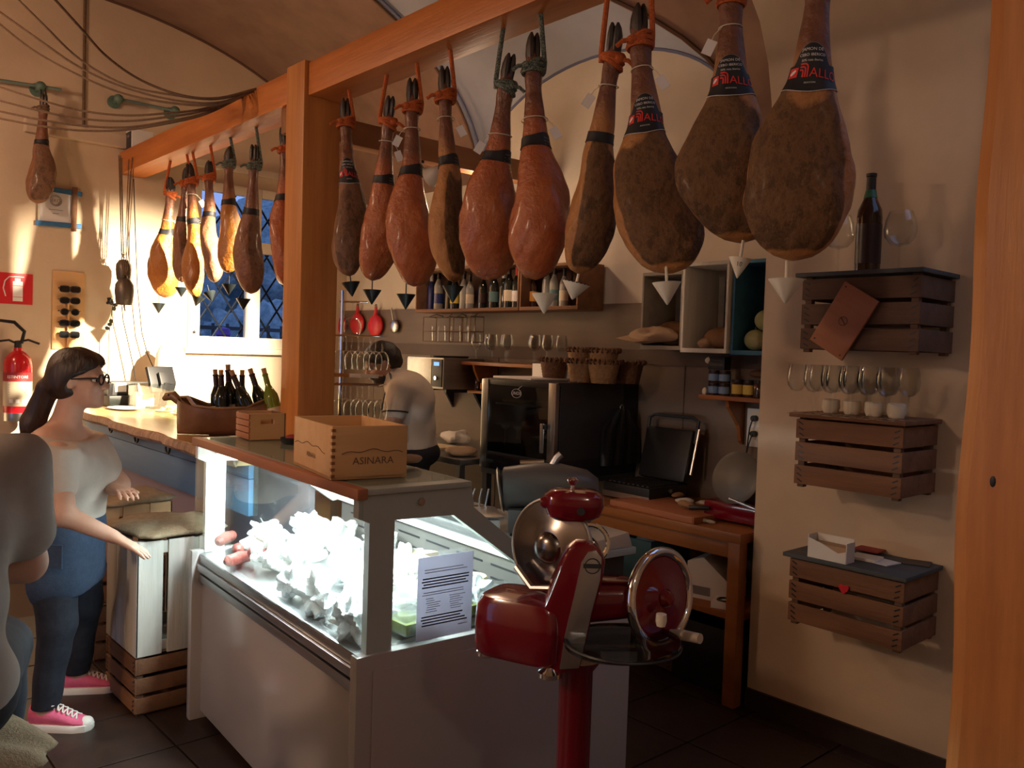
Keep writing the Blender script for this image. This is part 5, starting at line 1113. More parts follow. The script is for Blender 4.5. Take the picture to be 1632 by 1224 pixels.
# drive housing and flywheel
zc = sz_(955, 1000); sp_('drive_housing', MB().loft([[(x, .035+b*math.copysign(abs(math.cos(q))**.7, math.cos(q)), zz+c*math.copysign(abs(math.sin(q))**.7, math.sin(q))) for q in [2*PI*i/24 for i in range(24)]] for x, b, c, zz in ((sx_(925), .055, .050, zc-.012), (sx_(980), .055, .046, zc-.004), (sx_(1030), .05, .040, zc+.002), (sx_(1044), .04, .03, zc+.004))]), 'red_enamel')
sp_('housing_plate', MB().bx(sx_(930), sx_(1000), -.0, .06, zc+.040, zc+.046), 'red_enamel', .002)
wc = Vector((sx_(1052), .03, sz_(955, 1052))); wn = Vector((.66, -.74, .10)).normalized(); Rw = wn.to_track_quat('Z', 'Y').to_matrix()
sp_('flywheel', MB().lathe([(0, .012), (.03, .014), (.045, .006), (.095, .004), (.100, -.004), (.095, -.010), (0, -.008)], 48, wc, Rw), 'red_enamel'); sp_('flywheel_rim', MB().torus(wc, .108, .012, 56, 10, Rw), 'chrome'); sp_('flywheel_hub', MB().lathe([(0, .034), (.014, .032), (.022, .02), (.024, .006)], 20, wc, Rw), 'red_enamel')
hh = wc+Rw @ Vector((.02, -.085, .01)); sp_('crank_handle', MB().tube([hh, hh+wn*.03, hh+wn*.085], [.008, .013, .012], 12), 'tan_plastic')
# slice tray and carriage
tc = Vector((sx_(985), -.06, sz_(1012, 985))); sp_('slice_tray', MB().lathe([(0, 0), (.125, .0), (.132, .004), (.132, .010), (.127, .010), (.122, .006), (0, .006)], 40, tc, Matrix.Rotation(RAD(-4), 3, 'Y')), 'dark_pane'); sp_('tray_rim', MB().torus(tc+Vector((0, 0, .006)), .131, .004, 44, 6), 'black'); sp_('tray_arm', MB().tube([(sx_(915), -.06, sz_(1018)), (sx_(905), -.058, sz_(1016)), (sx_(897), -.055, sz_(1005))], .005, 8), 'black')
sp_('tray_knob', MB().lathe([(.010, 0), (.013, .012), (.012, .028), (0, .03)], 14, (sx_(1045), -.045, sz_(985, 1045))), 'cream')
# ================================================================== KITCHEN WALL
def openbox(name, label, cat, x0, x1, y0, y1, z0, z1, frame, back, nback=5, th=.014):
    t = thing(name, label, cat, ((x0+x1)/2, (y0+y1)/2, z0))
    for nm, a in (('base_board', (x0, x1, y0, y1, z0, z0+th*1.6)), ('top_board', (x0, x1, y0, y1, z1-th*1.3, z1)), ('end_board', (x0, x1, y0, y0+th, z0+th*1.6, z1-th*1.3)), ('end_board', (x0, x1, y1-th, y1, z0+th*1.6, z1-th*1.3))):
        build(MB().bx(*a), nm, frame, t, True, bev=.003)
    w = (y1-y0-2*th)/nback
    for k in range(nback): build(MB().bx(x1-.012, x1-.003, y0+th+k*w+.006, y0+th+(k+1)*w-.006, z0+th*1.6, z1-th*1.3), 'back_slat', back, t, True, bev=.001)
    return t
openbox('bottle_crate', 'long dark wooden wall crate full of bottles behind the right hams', 'crate', 3.66, 3.885, 4.06, 5.20, 1.815, 2.13, 'crate_wood', 'crate_dark', 9)
openbox('bottle_crate', 'shorter dark wooden wall crate right of the long bottle crate', 'crate', 3.66, 3.885, 3.53, 4.05, 1.815, 2.10, 'crate_wood', 'crate_dark', 6)
bots = [(672, 'bottle_blue', None, .95, 'small dark blue bottle at the left end of the long crate'), (684, 'bottle_blue', 'bottle_blue', 1.0, 'cobalt blue bottle second from the left in the long crate'), (698, 'bottle_clear', 'bottle_blue', 1.05, 'pale blue bottle third in the long crate'), (713, 'bottle_dark', None, 1.0, 'dark bottle left of the yellow labelled one'), (724, 'bottle_dark', 'label_yellow', 1.0, 'dark bottle with yellowish label in the long crate'), (736, 'bottle_clear', None, 1.0, 'clear spirit bottle in the middle of the long crate'), (748, 'bottle_clear', 'label_cream', .9, 'squat bottle with cream and red label in the long crate'), (766, 'bottle_dark', 'foil_dark', .95, 'dark bottle with dark label in the long crate'), (786, 'bottle_dark', 'label_teal', 1.0, 'dark bottle with teal label in the long crate'), (799, 'bottle_dark', None, .95, 'unlabelled dark bottle right of the teal label'), (810, 'bottle_dark', 'label_cream', 1.05, 'tall dark wine bottle with cream label in the long crate'), (820, 'bottle_dark', 'paper', 1.0, 'wine bottle with white label at the right end of the long crate'),
        (850, 'bottle_brown', 'label_orange', .9, 'amber liqueur bottle with orange label in the shorter crate'), (868, 'bottle_clear', None, 1.0, 'clear bottle behind the small white cup'), (882, 'bottle_clear', 'label_teal', .95, 'clear bottle with greenish label in the shorter crate'), (895, 'bottle_clear', 'label_cream', .9, 'pale bottle at the right of the shorter crate')]
for i, (u, m1, lb, s, lab) in enumerate(bots):
    y = at(u, 470, X=3.76).y; bottle(lab, (3.765+.015*(i % 2), y, 1.8385), m1, label_mat=lb, cap=('foil_dark', 'paper', 'black', 'red')[i % 4] if m1 != 'bottle_clear' else 'black', s=s*.88, group='bottles in the wall crates')
C1 = openbox('bread_crate', 'grey wooden wall crate holding bread in brown paper', 'crate', 3.60, 3.885, 2.715, 2.99, 1.585, 2.00, 'grey_wood', 'grey_wood', 4)
C2 = openbox('bread_crate', 'tall whitish wooden wall crate in the middle of the bread crates', 'crate', 3.58, 3.885, 2.425, 2.705, 1.575, 2.035, 'white_wood', 'grey_wood', 5)
C3 = openbox('melon_crate', 'blue painted wall crate with melons beside the partition', 'crate', 3.60, 3.885, 2.135, 2.415, 1.570, 2.035, 'teal_board', 'blue_board', 5)
br = thing('bread_loaf', 'round dark loaf of bread in the grey crate', 'bread', (3.74, 2.86, 1.612)); build(blob((0, 0, .065), (.09, .11, .065), 3, .12, (10, 25), ridged=False, flatten=-.065), 'crust', 'bread', br, sharp=180)
kp = thing('paper_bag', 'crumpled brown paper sack sticking out of the grey crate', 'paper bag', (3.62, 2.90, 1.612))
build(blob((-.0, .02, .05), (.10, .16, .045), 9, .45, (14, 34), 36, 20, flatten=-.045), 'paper', 'kraft', kp, sharp=22); build(MB().add([(-.12, .05, .01), (-.02, -.06, .03), (.02, .16, .06), (-.10, .20, .03)], [(0, 1, 2), (0, 2, 3)]), 'flap', 'kraft', kp, smooth=False)
b2 = thing('bread_loaf', 'long loaf lying in the whitish crate', 'bread', (3.70, 2.53, 1.598)); build(blob((0, 0, .055), (.08, .10, .055), 13, .14, (10, 25), ridged=False, flatten=-.055), 'crust', 'bread', b2, sharp=180)
p2_ = thing('paper_bag', 'small crumpled brown paper in the whitish crate', 'paper bag', (3.65, 2.60, 1.598)); build(blob((0, 0, .03), (.05, .06, .03), 19, .4, (20, 44), flatten=-.03), 'paper', 'kraft', p2_, sharp=25)
for i, (y, z, x) in enumerate(((2.33, 1.594, 3.69), (2.22, 1.594, 3.69), (2.29, 1.692, 3.71), (2.20, 1.700, 3.74))):
    t = thing('melon', ['melon lowest left in the blue crate', 'melon lowest right in the blue crate', 'melon on top of the left one in the blue crate', 'melon highest at the right in the blue crate'][i], 'melon', (x, y, z), random.uniform(0, 3), 'melons in the blue crate'); mb = MB().sphere((0, 0, .052), (.055, .055, .052), 30, 16); mb.fn(lambda p: Vector((p.x*(1+.03*math.cos(10*math.atan2(p.y, p.x))), p.y*(1+.03*math.cos(10*math.atan2(p.y, p.x))), p.z))); build(mb, 'fruit', 'melon', t, sharp=180); build(MB().cyl((0, 0, .10), (.004, 0, .115), .004, n=6), 'stalk', 'dry_leaf', t)
# jar shelf
js = thing('jar_shelf', 'small wooden shelf with bracket carrying jars under the blue crate', 'shelf', (3.8, 2.38, 1.335)); build(MB().bx(3.70, 3.885, 2.10, 2.665, 1.335, 1.357), 'shelf_board', 'orange_wood', js, True, bev=.003)
build(MB().prism([(3.885, 2.50, 1.335), (3.73, 2.50, 1.335), (3.74, 2.50, 1.30), (3.84, 2.50, 1.20), (3.86, 2.50, 1.12), (3.885, 2.50, 1.10)], (0, .02, 0), 0), 'bracket', 'orange_wood', js, True, smooth=False)
def jar(label, x, y, z, m1, lb, r=.030, h=.07, lid='black'):
    t = thing('jar', label, 'jar', (x, y, z), group='jars on the small shelf'); build(MB().lathe([(0, 0), (r*.95, 0), (r, .004), (r, h*.82), (r*.88, h*.88), (r*.88, h), (0, h)], 18), 'jar_body', m1, t)
    if lb: build(MB().lathe([(r*1.005, h*.15), (r*1.02, h*.15), (r*1.02, h*.72), (r*1.005, h*.72)], 18), 'label', lb, t)
    build(MB().lathe([(0, h*.86), (r*.97, h*.86), (r*.97, h*1.02), (0, h*1.02)], 18), 'lid', lid, t)
for k, (u, z, lb, lab) in enumerate(((1138, 0, 'label_blue', 'tin with blue label lowest left on the jar shelf'), (1155, 0, 'label_blue', 'tin with blue label lowest second on the jar shelf'), (1138, 1, 'label_blue', 'tin with blue label stacked on the left tin'), (1155, 1, 'label_blue', 'tin with blue label stacked on the second tin'), (1176, 0, 'label_yellow', 'jar with yellow label left of the middle'), (1194, 0, 'label_yellow', 'jar with yellow label in the middle of the shelf'), (1210, 0, None, 'dark unlabelled jar right of the yellow ones'), (1226, 0, 'label_blue', 'jar with blue label at the right end of the shelf'))):
    jar(lab, 3.76, at(u, 610, X=3.76).y, 1.358+z*.065, 'jar_dark' if k > 3 else 'label_blue' if False else 'jar_dark', lb, h=.062 if k < 4 else .085)
tag(build(blob((0, 0, 0), (.06, .12, .03), 77, .3, (14, 30)), 'dark_pouch', 'crate_dark', sharp=40), 'dark packet lying on top of the yellow jars', 'packet').location = (3.78, 2.30, 1.475)
for i, (u, v, lab) in enumerate(((1130, 575, 'white garlic bulb hanging above the tins'), (1122, 620, 'white garlic bulb at the left end of the jar shelf'))): o = build(blob((0, 0, 0), (.02, .02, .022), 40+i, .2, (40, 70)), 'garlic', 'cream'); o.location = at(u, v, X=3.74) if i == 0 else (3.73, 2.645, 1.376); tag(o, lab, 'garlic')
dk = thing('dark_box', 'dark upright box standing on the stacked tins', 'box', (3.76, at(1146, 600, X=3.76).y, 1.4895)); build(MB().bx(-.03, .03, -.05, .05, 0, .07), 'carton', 'black', dk, bev=.003); build(MB().bx(-.031, -.03, -.04, .04, .02, .05), 'print', 'charcoal', dk, smooth=False)
# glass shelf and glasses
gs = thing('glass_shelf', 'wooden wall shelf carrying wine glasses above the oven', 'shelf', (3.77, 4.15, 1.44)); build(MB().bx(3.65, 3.885, 3.55, 4.62, 1.448, 1.470), 'shelf_board', 'orange_wood', gs, True, bev=.003)
build(MB().prism([(3.885, 4.50, 1.448), (3.67, 4.50, 1.448), (3.68, 4.50, 1.41), (3.72, 4.50, 1.34), (3.82, 4.50, 1.29), (3.885, 4.50, 1.28)], (0, .02, 0), 0), 'bracket', 'orange_wood', gs, True, smooth=False)
gp_ = None
for i, u in enumerate((762, 774, 788, 800, 812, 845, 856, 866, 876, 889)):
    loc = (3.72+.05*(i % 2), at(u, 560, X=3.74).y, 1.4705); lb = f'{ORD[i]} wine glass from the left on the wooden shelf above the oven'
    if gp_ is None: gp_ = glassware(lb, loc, 1.0, group='wine glasses on the shelf above the oven')
    else: copy_thing(gp_, loc, 0, lb)
for i, (u0, u1, lab) in enumerate(((680, 722, 'left wire basket with tumblers hanging under the bottle crate'), (728, 755, 'right wire basket with tumblers hanging under the bottle crate'))):
    ya, yb = at(u1, 520, X=3.75).y, at(u0, 520, X=3.75).y; t = thing('wire_basket', lab, 'basket', (3.78, (ya+yb)/2, 1.60)); w = yb-ya
    fr_ = MB()
    for z in (.005, .08, .185):
        fr_.tube([(-.06, -w/2, z), (-.06, w/2, z), (.06, w/2, z), (.06, -w/2, z), (-.06, -w/2, z)], .003, 5)
    for yy in (-w/2, 0, w/2):
        for xx in (-.06, .06): fr_.tube([(xx, yy, .005), (xx, yy, .185)], .003, 5)
    for k in range(5): fr_.tube([(-.06, -w/2+w*k/4, .005), (.06, -w/2+w*k/4, .005)], .002, 5)
    build(fr_, 'wire_frame', 'wicker_dark', t); build(MB().tube([(.04, 0, .185), (.085, 0, .215)], .003, 5), 'hook', 'wicker_dark', t); build(MB().tube([(-.06, -w/4, .185), (-.06, 0, .20), (-.06, w/4, .185)], .006, 6), 'handle', 'black', t)
    for k in range(2):
        tt = thing('tumbler', f'{("left","right")[k]} clear tumbler standing in the {("left","right")[i]} wire basket', 'glass', (3.77, (ya+yb)/2+(.5-k)*w*.48, 1.6085)); build(MB().lathe([(0, 0), (.026, 0), (.032, .11), (.031, .11), (.025, .005), (0, .005)], 16), 'tumbler_body', 'clear_glass', tt)
# scoops on the wall
for i, (u, v0, v1, lab) in enumerate(((541, 492, 535, 'red scoop farthest left behind the glass rack'), (569, 488, 532, 'middle red scoop hanging on the kitchen wall'), (598, 489, 536, 'right red scoop hanging on the kitchen wall'))):
    c = at(u, v1, X=3.86); top = at(u, v0, X=3.86); h = top.z-c.z
    t = thing('red_scoop', lab, 'scoop', (3.86, c.y, c.z), 0, 'red scoops on the wall'); build(MB().sphere((0, 0, h*.36), (.035, .105, h*.38), 18, 12), 'bowl', 'red', t); build(MB().tube([(.0, 0, h*.6), (0, 0, h*.8), (0, 0, h*1.0)], [.03, .016, .012], 10), 'handle', 'red', t); build(MB().torus((0, 0, h*1.03), .012, .004, 12, 5, Matrix.Rotation(PI/2, 3, 'Y')), 'hang_ring', 'black', t)
t = thing('steel_ladle', 'shiny steel strainer hanging right of the red scoops', 'strainer', at(628, 532, X=3.86)); build(MB().sphere((0, 0, .06), (.02, .06, .055), 16, 10), 'bowl', 'steel', t); build(MB().tube([(0, .01, .09), (0, .035, .16), (0, .05, .21)], .007, 8), 'handle', 'steel', t)
# microwave on brackets
mw = thing('wall_microwave', 'silver microwave oven on a wall bracket behind the man', 'microwave', (3.66, 4.83, 1.275)); build(MB().bx(3.50, 3.86, 4.62, 5.05, 1.275, 1.490), 'case', 'steel_dull', mw, True, bev=.005); build(MB().bx(3.492, 3.50, 4.75, 5.04, 1.29, 1.48), 'door_glass', 'steel_dull', mw, True, bev=.002); build(MB().bx(3.492, 3.50, 4.63, 4.745, 1.29, 1.48), 'control_panel', 'charcoal', mw, True, bev=.002); build(MB().bx(3.4905, 3.4918, 4.66, 4.72, 1.435, 1.46), 'clock_display', 'display_blue', mw, True, smooth=False); build(MB().cyl((3.48, 4.69, 1.35), (3.492, 4.69, 1.35), .014, n=14), 'knob', 'chrome', mw, True)
for y in (4.66, 5.0): build(MB().bx(3.55, 3.885, y-.012, y+.012, 1.25, 1.272), 'bracket', 'black', mw, True, smooth=False); build(MB().prism([(3.885, y-.01, 1.25), (3.80, y-.01, 1.25), (3.885, y-.01, 1.12)], (0, .02, 0), 0), 'bracket_brace', 'black', mw, True, smooth=False)
tr_ = thing('black_tray', 'round black tray lying on top of the microwave', 'tray', (3.70, 4.80, 1.491)); build(MB().lathe([(0, 0), (.12, 0), (.13, .012), (.125, .012), (.115, .005), (0, .005)], 28), 'tray', 'black', tr_)
cs = thing('corner_shelf', 'tiny wooden shelf with spice jars right of the microwave', 'shelf', (3.80, 4.45, 1.25)); build(MB().bx(3.68, 3.885, 4.35, 4.58, 1.255, 1.272), 'shelf_board', 'orange_wood', cs, True, bev=.002); build(MB().prism([(3.885, 4.44, 1.255), (3.72, 4.44, 1.255), (3.80, 4.44, 1.18), (3.885, 4.44, 1.14)], (0, .018, 0), 0), 'bracket', 'orange_wood', cs, True, smooth=False)
for k in range(3): jar(['spice jar left on the tiny shelf', 'spice jar with orange label in the middle of the tiny shelf', 'dark spice jar right on the tiny shelf'][k], 3.74, 4.54-.065*k, 1.273, 'jar_dark', (None, 'label_orange', None)[k], .024, .075)
# work bench
wbn = thing('steel_bench', 'stainless steel work bench along the kitchen wall', 'bench', (3.4, 5.2, 0)); build(MB().bx(3.10, 3.885, 3.90, 6.45, .865, .90), 'bench_top', 'steel_dull', wbn, True, bev=.004)
for y in (3.95, 6.38):
    for x in (3.14, 3.84): build(MB().bx(x-.02, x+.02, y-.02, y+.02, 0, .865), 'leg', 'steel_dull', wbn, True, smooth=False)
build(MB().bx(3.12, 3.86, 3.94, 6.40, .25, .27), 'under_shelf', 'steel_dull', wbn, True, smooth=False)
cb = thing('cutting_board', 'pale yellow cutting board lit by the lamp beside the man', 'cutting board', (3.28, 4.55, .9005), RAD(8)); build(MB().bx(-.16, .16, -.20, .20, 0, .014), 'board', 'label_yellow' if False else 'cheese', cb, bev=.004); build(MB().torus((.12, .16, .0145), .014, .002, 14, 5), 'hang_hole', 'cheese_rind', cb)
tag(build(blob((0, 0, 0), (.10, .14, .05), 61, .4, (14, 30)), 'crumpled_bag', 'wax_paper', sharp=25), 'crumpled white bag on the bench left of the oven', 'bag').location = (3.62, 4.62, .945)
o = build(blob((0, 0, 0), (.10, .12, .035), 62, .4, (14, 30)), 'brown_wrapper', 'kraft', sharp=25); o.location = (3.22, 4.06, .93); tag(o, 'brown paper wrapper on the near corner of the bench', 'wrapper')
# oven on its stand
OV = thing('convection_oven', 'dark convection oven with glass door on a stand in the kitchen', 'oven', (3.54, 3.53, .865))
def op(nm, mt, a, bev=.003, parent=None): return build(MB().bx(*a), nm, mt, parent or OV, True, bev=bev)
y0, y1, z0, z1, xf = 3.225, 3.845, .865, 1.385, 3.20
op('case_side', 'charcoal', (xf+.04, 3.885, y0, y0+.012, z0, z1)); op('case_side', 'steel_dull', (xf+.04, 3.885, y1-.012, y1, z0, z1)); op('case_top', 'charcoal', (xf+.02, 3.885, y0, y1, z1-.012, z1+.004)); op('case_floor', 'charcoal', (xf+.04, 3.885, y0, y1, z0, z0+.10)); op('case_back', 'charcoal', (3.75, 3.885, y0, y1, z0, z1))
dr = op('door_frame', 'steel', (xf, xf+.03, y0, y0+.055, z0+.09, z1)); op('door_frame', 'steel', (xf, xf+.03, y1-.055, y1, z0, z1)); op('door_rail', 'black', (xf+.005, xf+.03, y0+.055, y1-.055, z1-.03, z1)); op('door_glass', 'dark_pane', (xf+.008, xf+.014, y0+.055, y1-.055, z0+.10, z1-.03), 0); cpn = op('control_panel', 'black_gloss', (xf, xf+.03, y0+.0, y1-.055, z0, z0+.085))
op('door_handle', 'steel', (xf-.035, xf-.018, y0+.06, y0+.078, z0+.14, z0+.30)); op('handle_mount', 'black', (xf-.03, xf, y0+.06, y0+.078, z0+.27, z0+.295), 0)
for k in range(6): build(MB().bx(xf-.0012, xf, y0+.16+k*.022, y0+.172+k*.022, z0+.035, z0+.042), 'touch_mark', 'ink_grey', cpn, True, smooth=False)
lg = build(MB().torus((0, 0, 0), .040, .0016, 32, 5, Matrix.Rotation(PI/2, 3, 'Y') @ Matrix.Diagonal((.62, 1, 1))), 'logo_oval', 'paper', OV); lc = at(823, 627, X=xf+.006); lg.location = lc-OV.location
tm = text_mb('UNOX', .026); tm.fn(lambda p: Vector((-.001, -p.x, p.z))); tx = build(tm, 'lettering', 'paper', lg, smooth=False)
lk = build(MB().tube([(-.001, -.01, .022), (-.001, -.03, .036), (-.001, -.045, .044)], .0014, 5), 'logo_tick', 'paper', lg)
for k, z in enumerate((1.24, 1.12)):
    op('shelf_tray', 'steel', (xf+.06, 3.70, y0+.06, y1-.06, z, z+.008), 0)
for k in range(4):
    t = thing('pastry', f'{ORD[k]} golden pastry from the left on the top tray of the oven', 'pastry', (xf+.11, 3.74-.062*k, 1.2485), group='pastries in the oven'); build(blob((0, 0, .016), (.04, .026, .016), 90+k, .25, (30, 60), 14, 10, flatten=-.016), 'crust', 'label_yellow', t)
for k in range(2):
    t = thing('oven_probe', f'{("left","right")[k]} small white knob hanging inside the oven door', 'knob', (xf+.05, 3.68-.105*k, 1.10), group='white knobs in the oven'); build(MB().lathe([(0, 0), (.012, 0), (.024, .012), (.026, .022), (0, .024)], 16), 'cap', 'white', t); build(MB().cyl((0, 0, -.05-.05*(1-k)), (0, 0, 0), .003, n=6), 'stalk', 'white', t)
os_ = thing('oven_stand', 'black steel stand under the convection oven', 'stand', (3.54, 3.53, 0))
for x in (3.24, 3.85):
    for y in (3.25, 3.82): build(MB().bx(x-.02, x+.02, y-.02, y+.02, 0, .83), 'leg', 'charcoal', os_, True, smooth=False)
build(MB().bx(3.21, 3.88, 3.23, 3.84, .83, .862), 'stand_frame', 'charcoal', os_, True, smooth=False); build(MB().bx(3.21, 3.88, 3.23, 3.84, .30, .32), 'lower_shelf', 'charcoal', os_, True, smooth=False)
bb = thing('blue_bin', 'dark blue plastic bin under the oven', 'bin', (3.42, 3.50, .321)); build(MB().loft([[(sx*a, sy*b, z) for sx, sy in ((-1, -1), (1, -1), (1, 1), (-1, 1))] for z, a, b in ((0, .13, .16), (.36, .16, .19))]), 'bin_body', 'blue_board', bb, bev=.01); build(MB().bx(-.17, .17, -.2, .2, .36, .375), 'bin_rim', 'blue_board', bb, bev=.003)
bp_ = thing('baking_tray', 'white oven tray lying on top of the oven', 'tray', (3.45, 3.66, 1.3905), RAD(-4)); build(MB().bx(-.18, .16, -.19, .17, 0, .012), 'tray_base', 'white', bp_, bev=.003); build(MB().bx(.12, .16, -.19, .17, .012, .09), 'tray_back', 'white', bp_, smooth=False)
def basket(label, x, y, z, r=.085, h=.11, mt='wicker', cat='basket'):
    t = thing('wicker_basket', label, cat, (x, y, z), random.uniform(0, 3), 'bread baskets on the oven'); n = 44; mb = MB(); rings = []
    for k in range(15):
        q = k/14; rr = r*(.72+.28*q); rings.append([((rr+.0035*math.cos(11*2*PI*j/n+PI*(k % 2)))*math.cos(2*PI*j/n), (rr+.0035*math.cos(11*2*PI*j/n+PI*(k % 2)))*math.sin(2*PI*j/n), h*q) for j in range(n)])
    for k in range(14, -1, -1):
        q = k/14; rr = r*(.72+.28*q)-.008; rings.append([(rr*math.cos(2*PI*j/n), rr*math.sin(2*PI*j/n), max(h*q, .008)) for j in range(n)])
    mb.loft(rings); build(mb, 'woven_side', mt, t, sharp=60)
    rim = MB()
    for k in range(20): a = 2*PI*k/20; rim.torus((r*math.cos(a), r*math.sin(a), h), .012, .005, 10, 5, Matrix.Rotation(a, 3, 'Z') @ Matrix.Rotation(PI/2, 3, 'X'))
    build(rim, 'braided_rim', 'wicker_dark', t); return t
for (u, x, z, r, m1, lab) in ((882, 3.50, 0, .08, 'wicker_dark', 'reddish wicker basket at the left of the oven top'), (927, 3.45, 0, .085, 'wicker', 'wicker basket second from the left on the oven top'), (926, 3.47, 1, .08, 'wicker', 'wicker basket stacked in the second basket'), (962, 3.48, 0, .09, 'wicker', 'wicker basket third from the left on the oven top'), (961, 3.50, 1, .085, 'wicker', 'wicker basket stacked in the third basket'), (1000, 3.66, 0, .09, 'wicker_dark', 'dark wicker basket at the right end of the oven top')):
    basket(lab, x, at(u, 590, X=x).y, 1.3905+z*.062, r, .12, m1)
ap = thing('black_apron', 'black apron hanging on the side of the oven', 'apron', (3.72, y0-.02, 1.24)); mb = MB(); n = 16; rings = []
for k in range(9):
    z = -.32*k/8; w = .05+.10*min(1, k/3); rings.append([(-w+2*w*j/n, -.012+.010*math.sin(j*1.3+k*.3)-.004*k/8, z) for j in range(n+1)]+[(w-2*w*j/n, .012+.004*math.sin(j*1.3), z) for j in range(n+1)])
mb.loft(rings); build(mb, 'cloth', 'black', ap, sharp=60); build(MB().torus((0, 0, .01), .014, .004, 12, 5, Matrix.Rotation(PI/2, 3, 'X')), 'hook', 'steel', ap)
# wooden table with its load
TB = thing('prep_table', 'orange wooden prep table against the kitchen wall', 'table', (3.55, 2.6, 0))
build(MB().bx(3.22, 3.885, 2.065, 3.19, .735, .78), 'table_top', 'orange_wood', TB, True, bev=.004); build(MB().bx(3.25, 3.885, 2.08, 3.17, .38, .41), 'lower_shelf', 'orange_wood', TB, True, bev=.003)
for y in (2.10, 3.14):
    for x in (3.255, 3.845): build(MB().bx(x-.03, x+.03, y-.03, y+.03, 0, .735), 'leg', 'orange_wood', TB, True, bev=.003)
build(MB().bx(3.245, 3.265, 2.13, 3.11, .66, .735), 'apron_board', 'orange_wood', TB, True, bev=.002)
bd = thing('chopping_board', 'thick wooden chopping board on the prep table', 'chopping board', (3.42, 2.62, .7805), RAD(-4)); build(MB().bx(-.17, .17, -.30, .24, 0, .03), 'board', 'plaque_wood', bd, bev=.004); build(MB().bx(-.17, .17, -.312, -.30, .0, .03), 'end_grain', 'orange_wood', bd, bev=.002)
GR = thing('panini_grill', 'open black panini grill on the prep table', 'grill', (3.58, 2.92, .7805), RAD(0))
build(MB().bx(-.15, .17, -.17, .15, .012, .085), 'grill_base', 'black', GR, bev=.008); build(MB().bx(-.152, -.148, -.17, .15, .01, .04), 'front_trim', 'steel', GR, smooth=False)
for k in range(9): build(MB().bx(-.12, .13, -.14+k*.032, -.124+k*.032, .085, .092), 'grill_rib', 'charcoal', GR, smooth=False)
lidM = Matrix.Translation((.15, -.01, .09)) @ Matrix.Rotation(RAD(14), 4, 'Y')
build(MB().bx(-.03, .03, -.17, .15, 0, .29).xf(lidM), 'grill_lid', 'black', GR, bev=.02); build(MB().tube([lidM @ Vector(p) for p in ((0, -.175, .22), (-.005, -.178, .34), (-.01, -.14, .36), (-.01, .12, .36), (-.005, .158, .34), (0, .155, .22))], .010, 8), 'lid_handle', 'charcoal', GR); build(MB().tube([lidM @ Vector(p) for p in ((0, -.185, .05), (-.005, -.19, .30))], .008, 8), 'hinge_arm', 'steel', GR); build(MB().cyl((.02, -.18, .06), (.02, .16, .06), .012, n=8), 'hinge_rod', 'steel', GR)
for x in (-.12, .14):
    for y in (-.14, .12): build(MB().cyl((x, y, 0), (x, y, .014), .012, n=8), 'foot', 'black', GR)
RS = thing('small_slicer', 'dark red slicer with grey round guard at the right end of the prep table', 'slicer', (3.50, 2.235, .7805), RAD(0))
build(MB().bx(-.13, .13, -.16, .14, .012, .10), 'slicer_base', 'red_enamel', RS, bev=.02); build(MB().lathe([(0, .012), (.10, .010), (.125, .0), (.125, -.008), (0, -.010)], 40, (-.11, -.02, .22), Matrix.Rotation(RAD(-72), 3, 'Y')), 'blade_guard', 'grey_metal', RS); build(MB().bx(-.09, .05, -.06, .04, .09, .24), 'motor_head', 'charcoal', RS, bev=.02); build(MB().box((-.15, -.10, .11), (.03, .16, .012), Matrix.Rotation(.2, 3, 'X')), 'carriage', 'aluminium', RS, bev=.003); build(MB().tube([(-.14, .10, .06), (-.17, .14, .06), (-.18, .18, .055)], .012, 8), 'carriage_handle', 'black', RS)
for x in (-.1, .1):
    for y in (-.12, .1): build(MB().cyl((x, y, 0), (x, y, .014), .012, n=8), 'foot', 'black', RS)
for i, (x, y, s, m1, lab, z) in enumerate(((3.38, 2.48, (.03, .05, .022), 'bread', 'bread roll end on the chopping board', .033), (3.50, 2.58, (.05, .05, .014), 'wax_paper', 'torn greaseproof paper on the chopping board', .031), (3.62, 2.55, (.06, .05, .020), 'wax_paper', 'crumpled white paper at the back of the prep table', .002), (3.35, 2.36, (.016, .05, .014), 'crate_dark', 'dark brush lying right of the chopping board', .0), (3.30, 2.30, (.014, .05, .012), 'grey_wood', 'grey handled tool at the front of the prep table', .0), (3.60, 2.70, (.05, .03, .016), 'bread', 'bread crust near the grill on the chopping board', .031))):
    if y < 2.43 and m1 != 'bread': z = .0
    onb = z > .02; o = build(blob((0, 0, 0), s, 120+i, .25, (20, 50), 18, 12), 'bread_roll' if m1 == 'bread' else ('paper_scrap' if m1 == 'wax_paper' else 'hand_tool'), m1, sharp=40); o.location = (x, y, .7805+(.031 if onb else .001)+s[2]*.95); tag(o, lab, 'bread' if m1 == 'bread' else ('paper' if m1 == 'wax_paper' else 'tool'))
bcr = thing('blue_box', 'blue plastic box of greens on the shelf under the prep table', 'box', (3.46, 2.82, .4105)); 
for nm, a in (('box_side', (-.16, -.15, -.20, .20, 0, .22)), ('box_side', (.15, .16, -.20, .20, 0, .22)), ('box_end', (-.15, .15, -.20, -.19, 0, .22)), ('box_end', (-.15, .15, .19, .20, 0, .22)), ('box_floor', (-.15, .15, -.19, .19, 0, .01))): build(MB().bx(*a), nm, 'blue_crate', bcr, bev=.002)
for k, (x, y, m1, lab) in enumerate(((3.40, 2.86, 'olive', 'green leafy head in the blue box'), (3.42, 2.74, 'wax_paper', 'white wrapped vegetable in the blue box'))): o = build(blob((0, 0, 0), (.07, .055, .06), 140+k, .3, (18, 40)), 'vegetable', m1, sharp=40); o.location = (x, y, .60); tag(o, lab, 'vegetable')
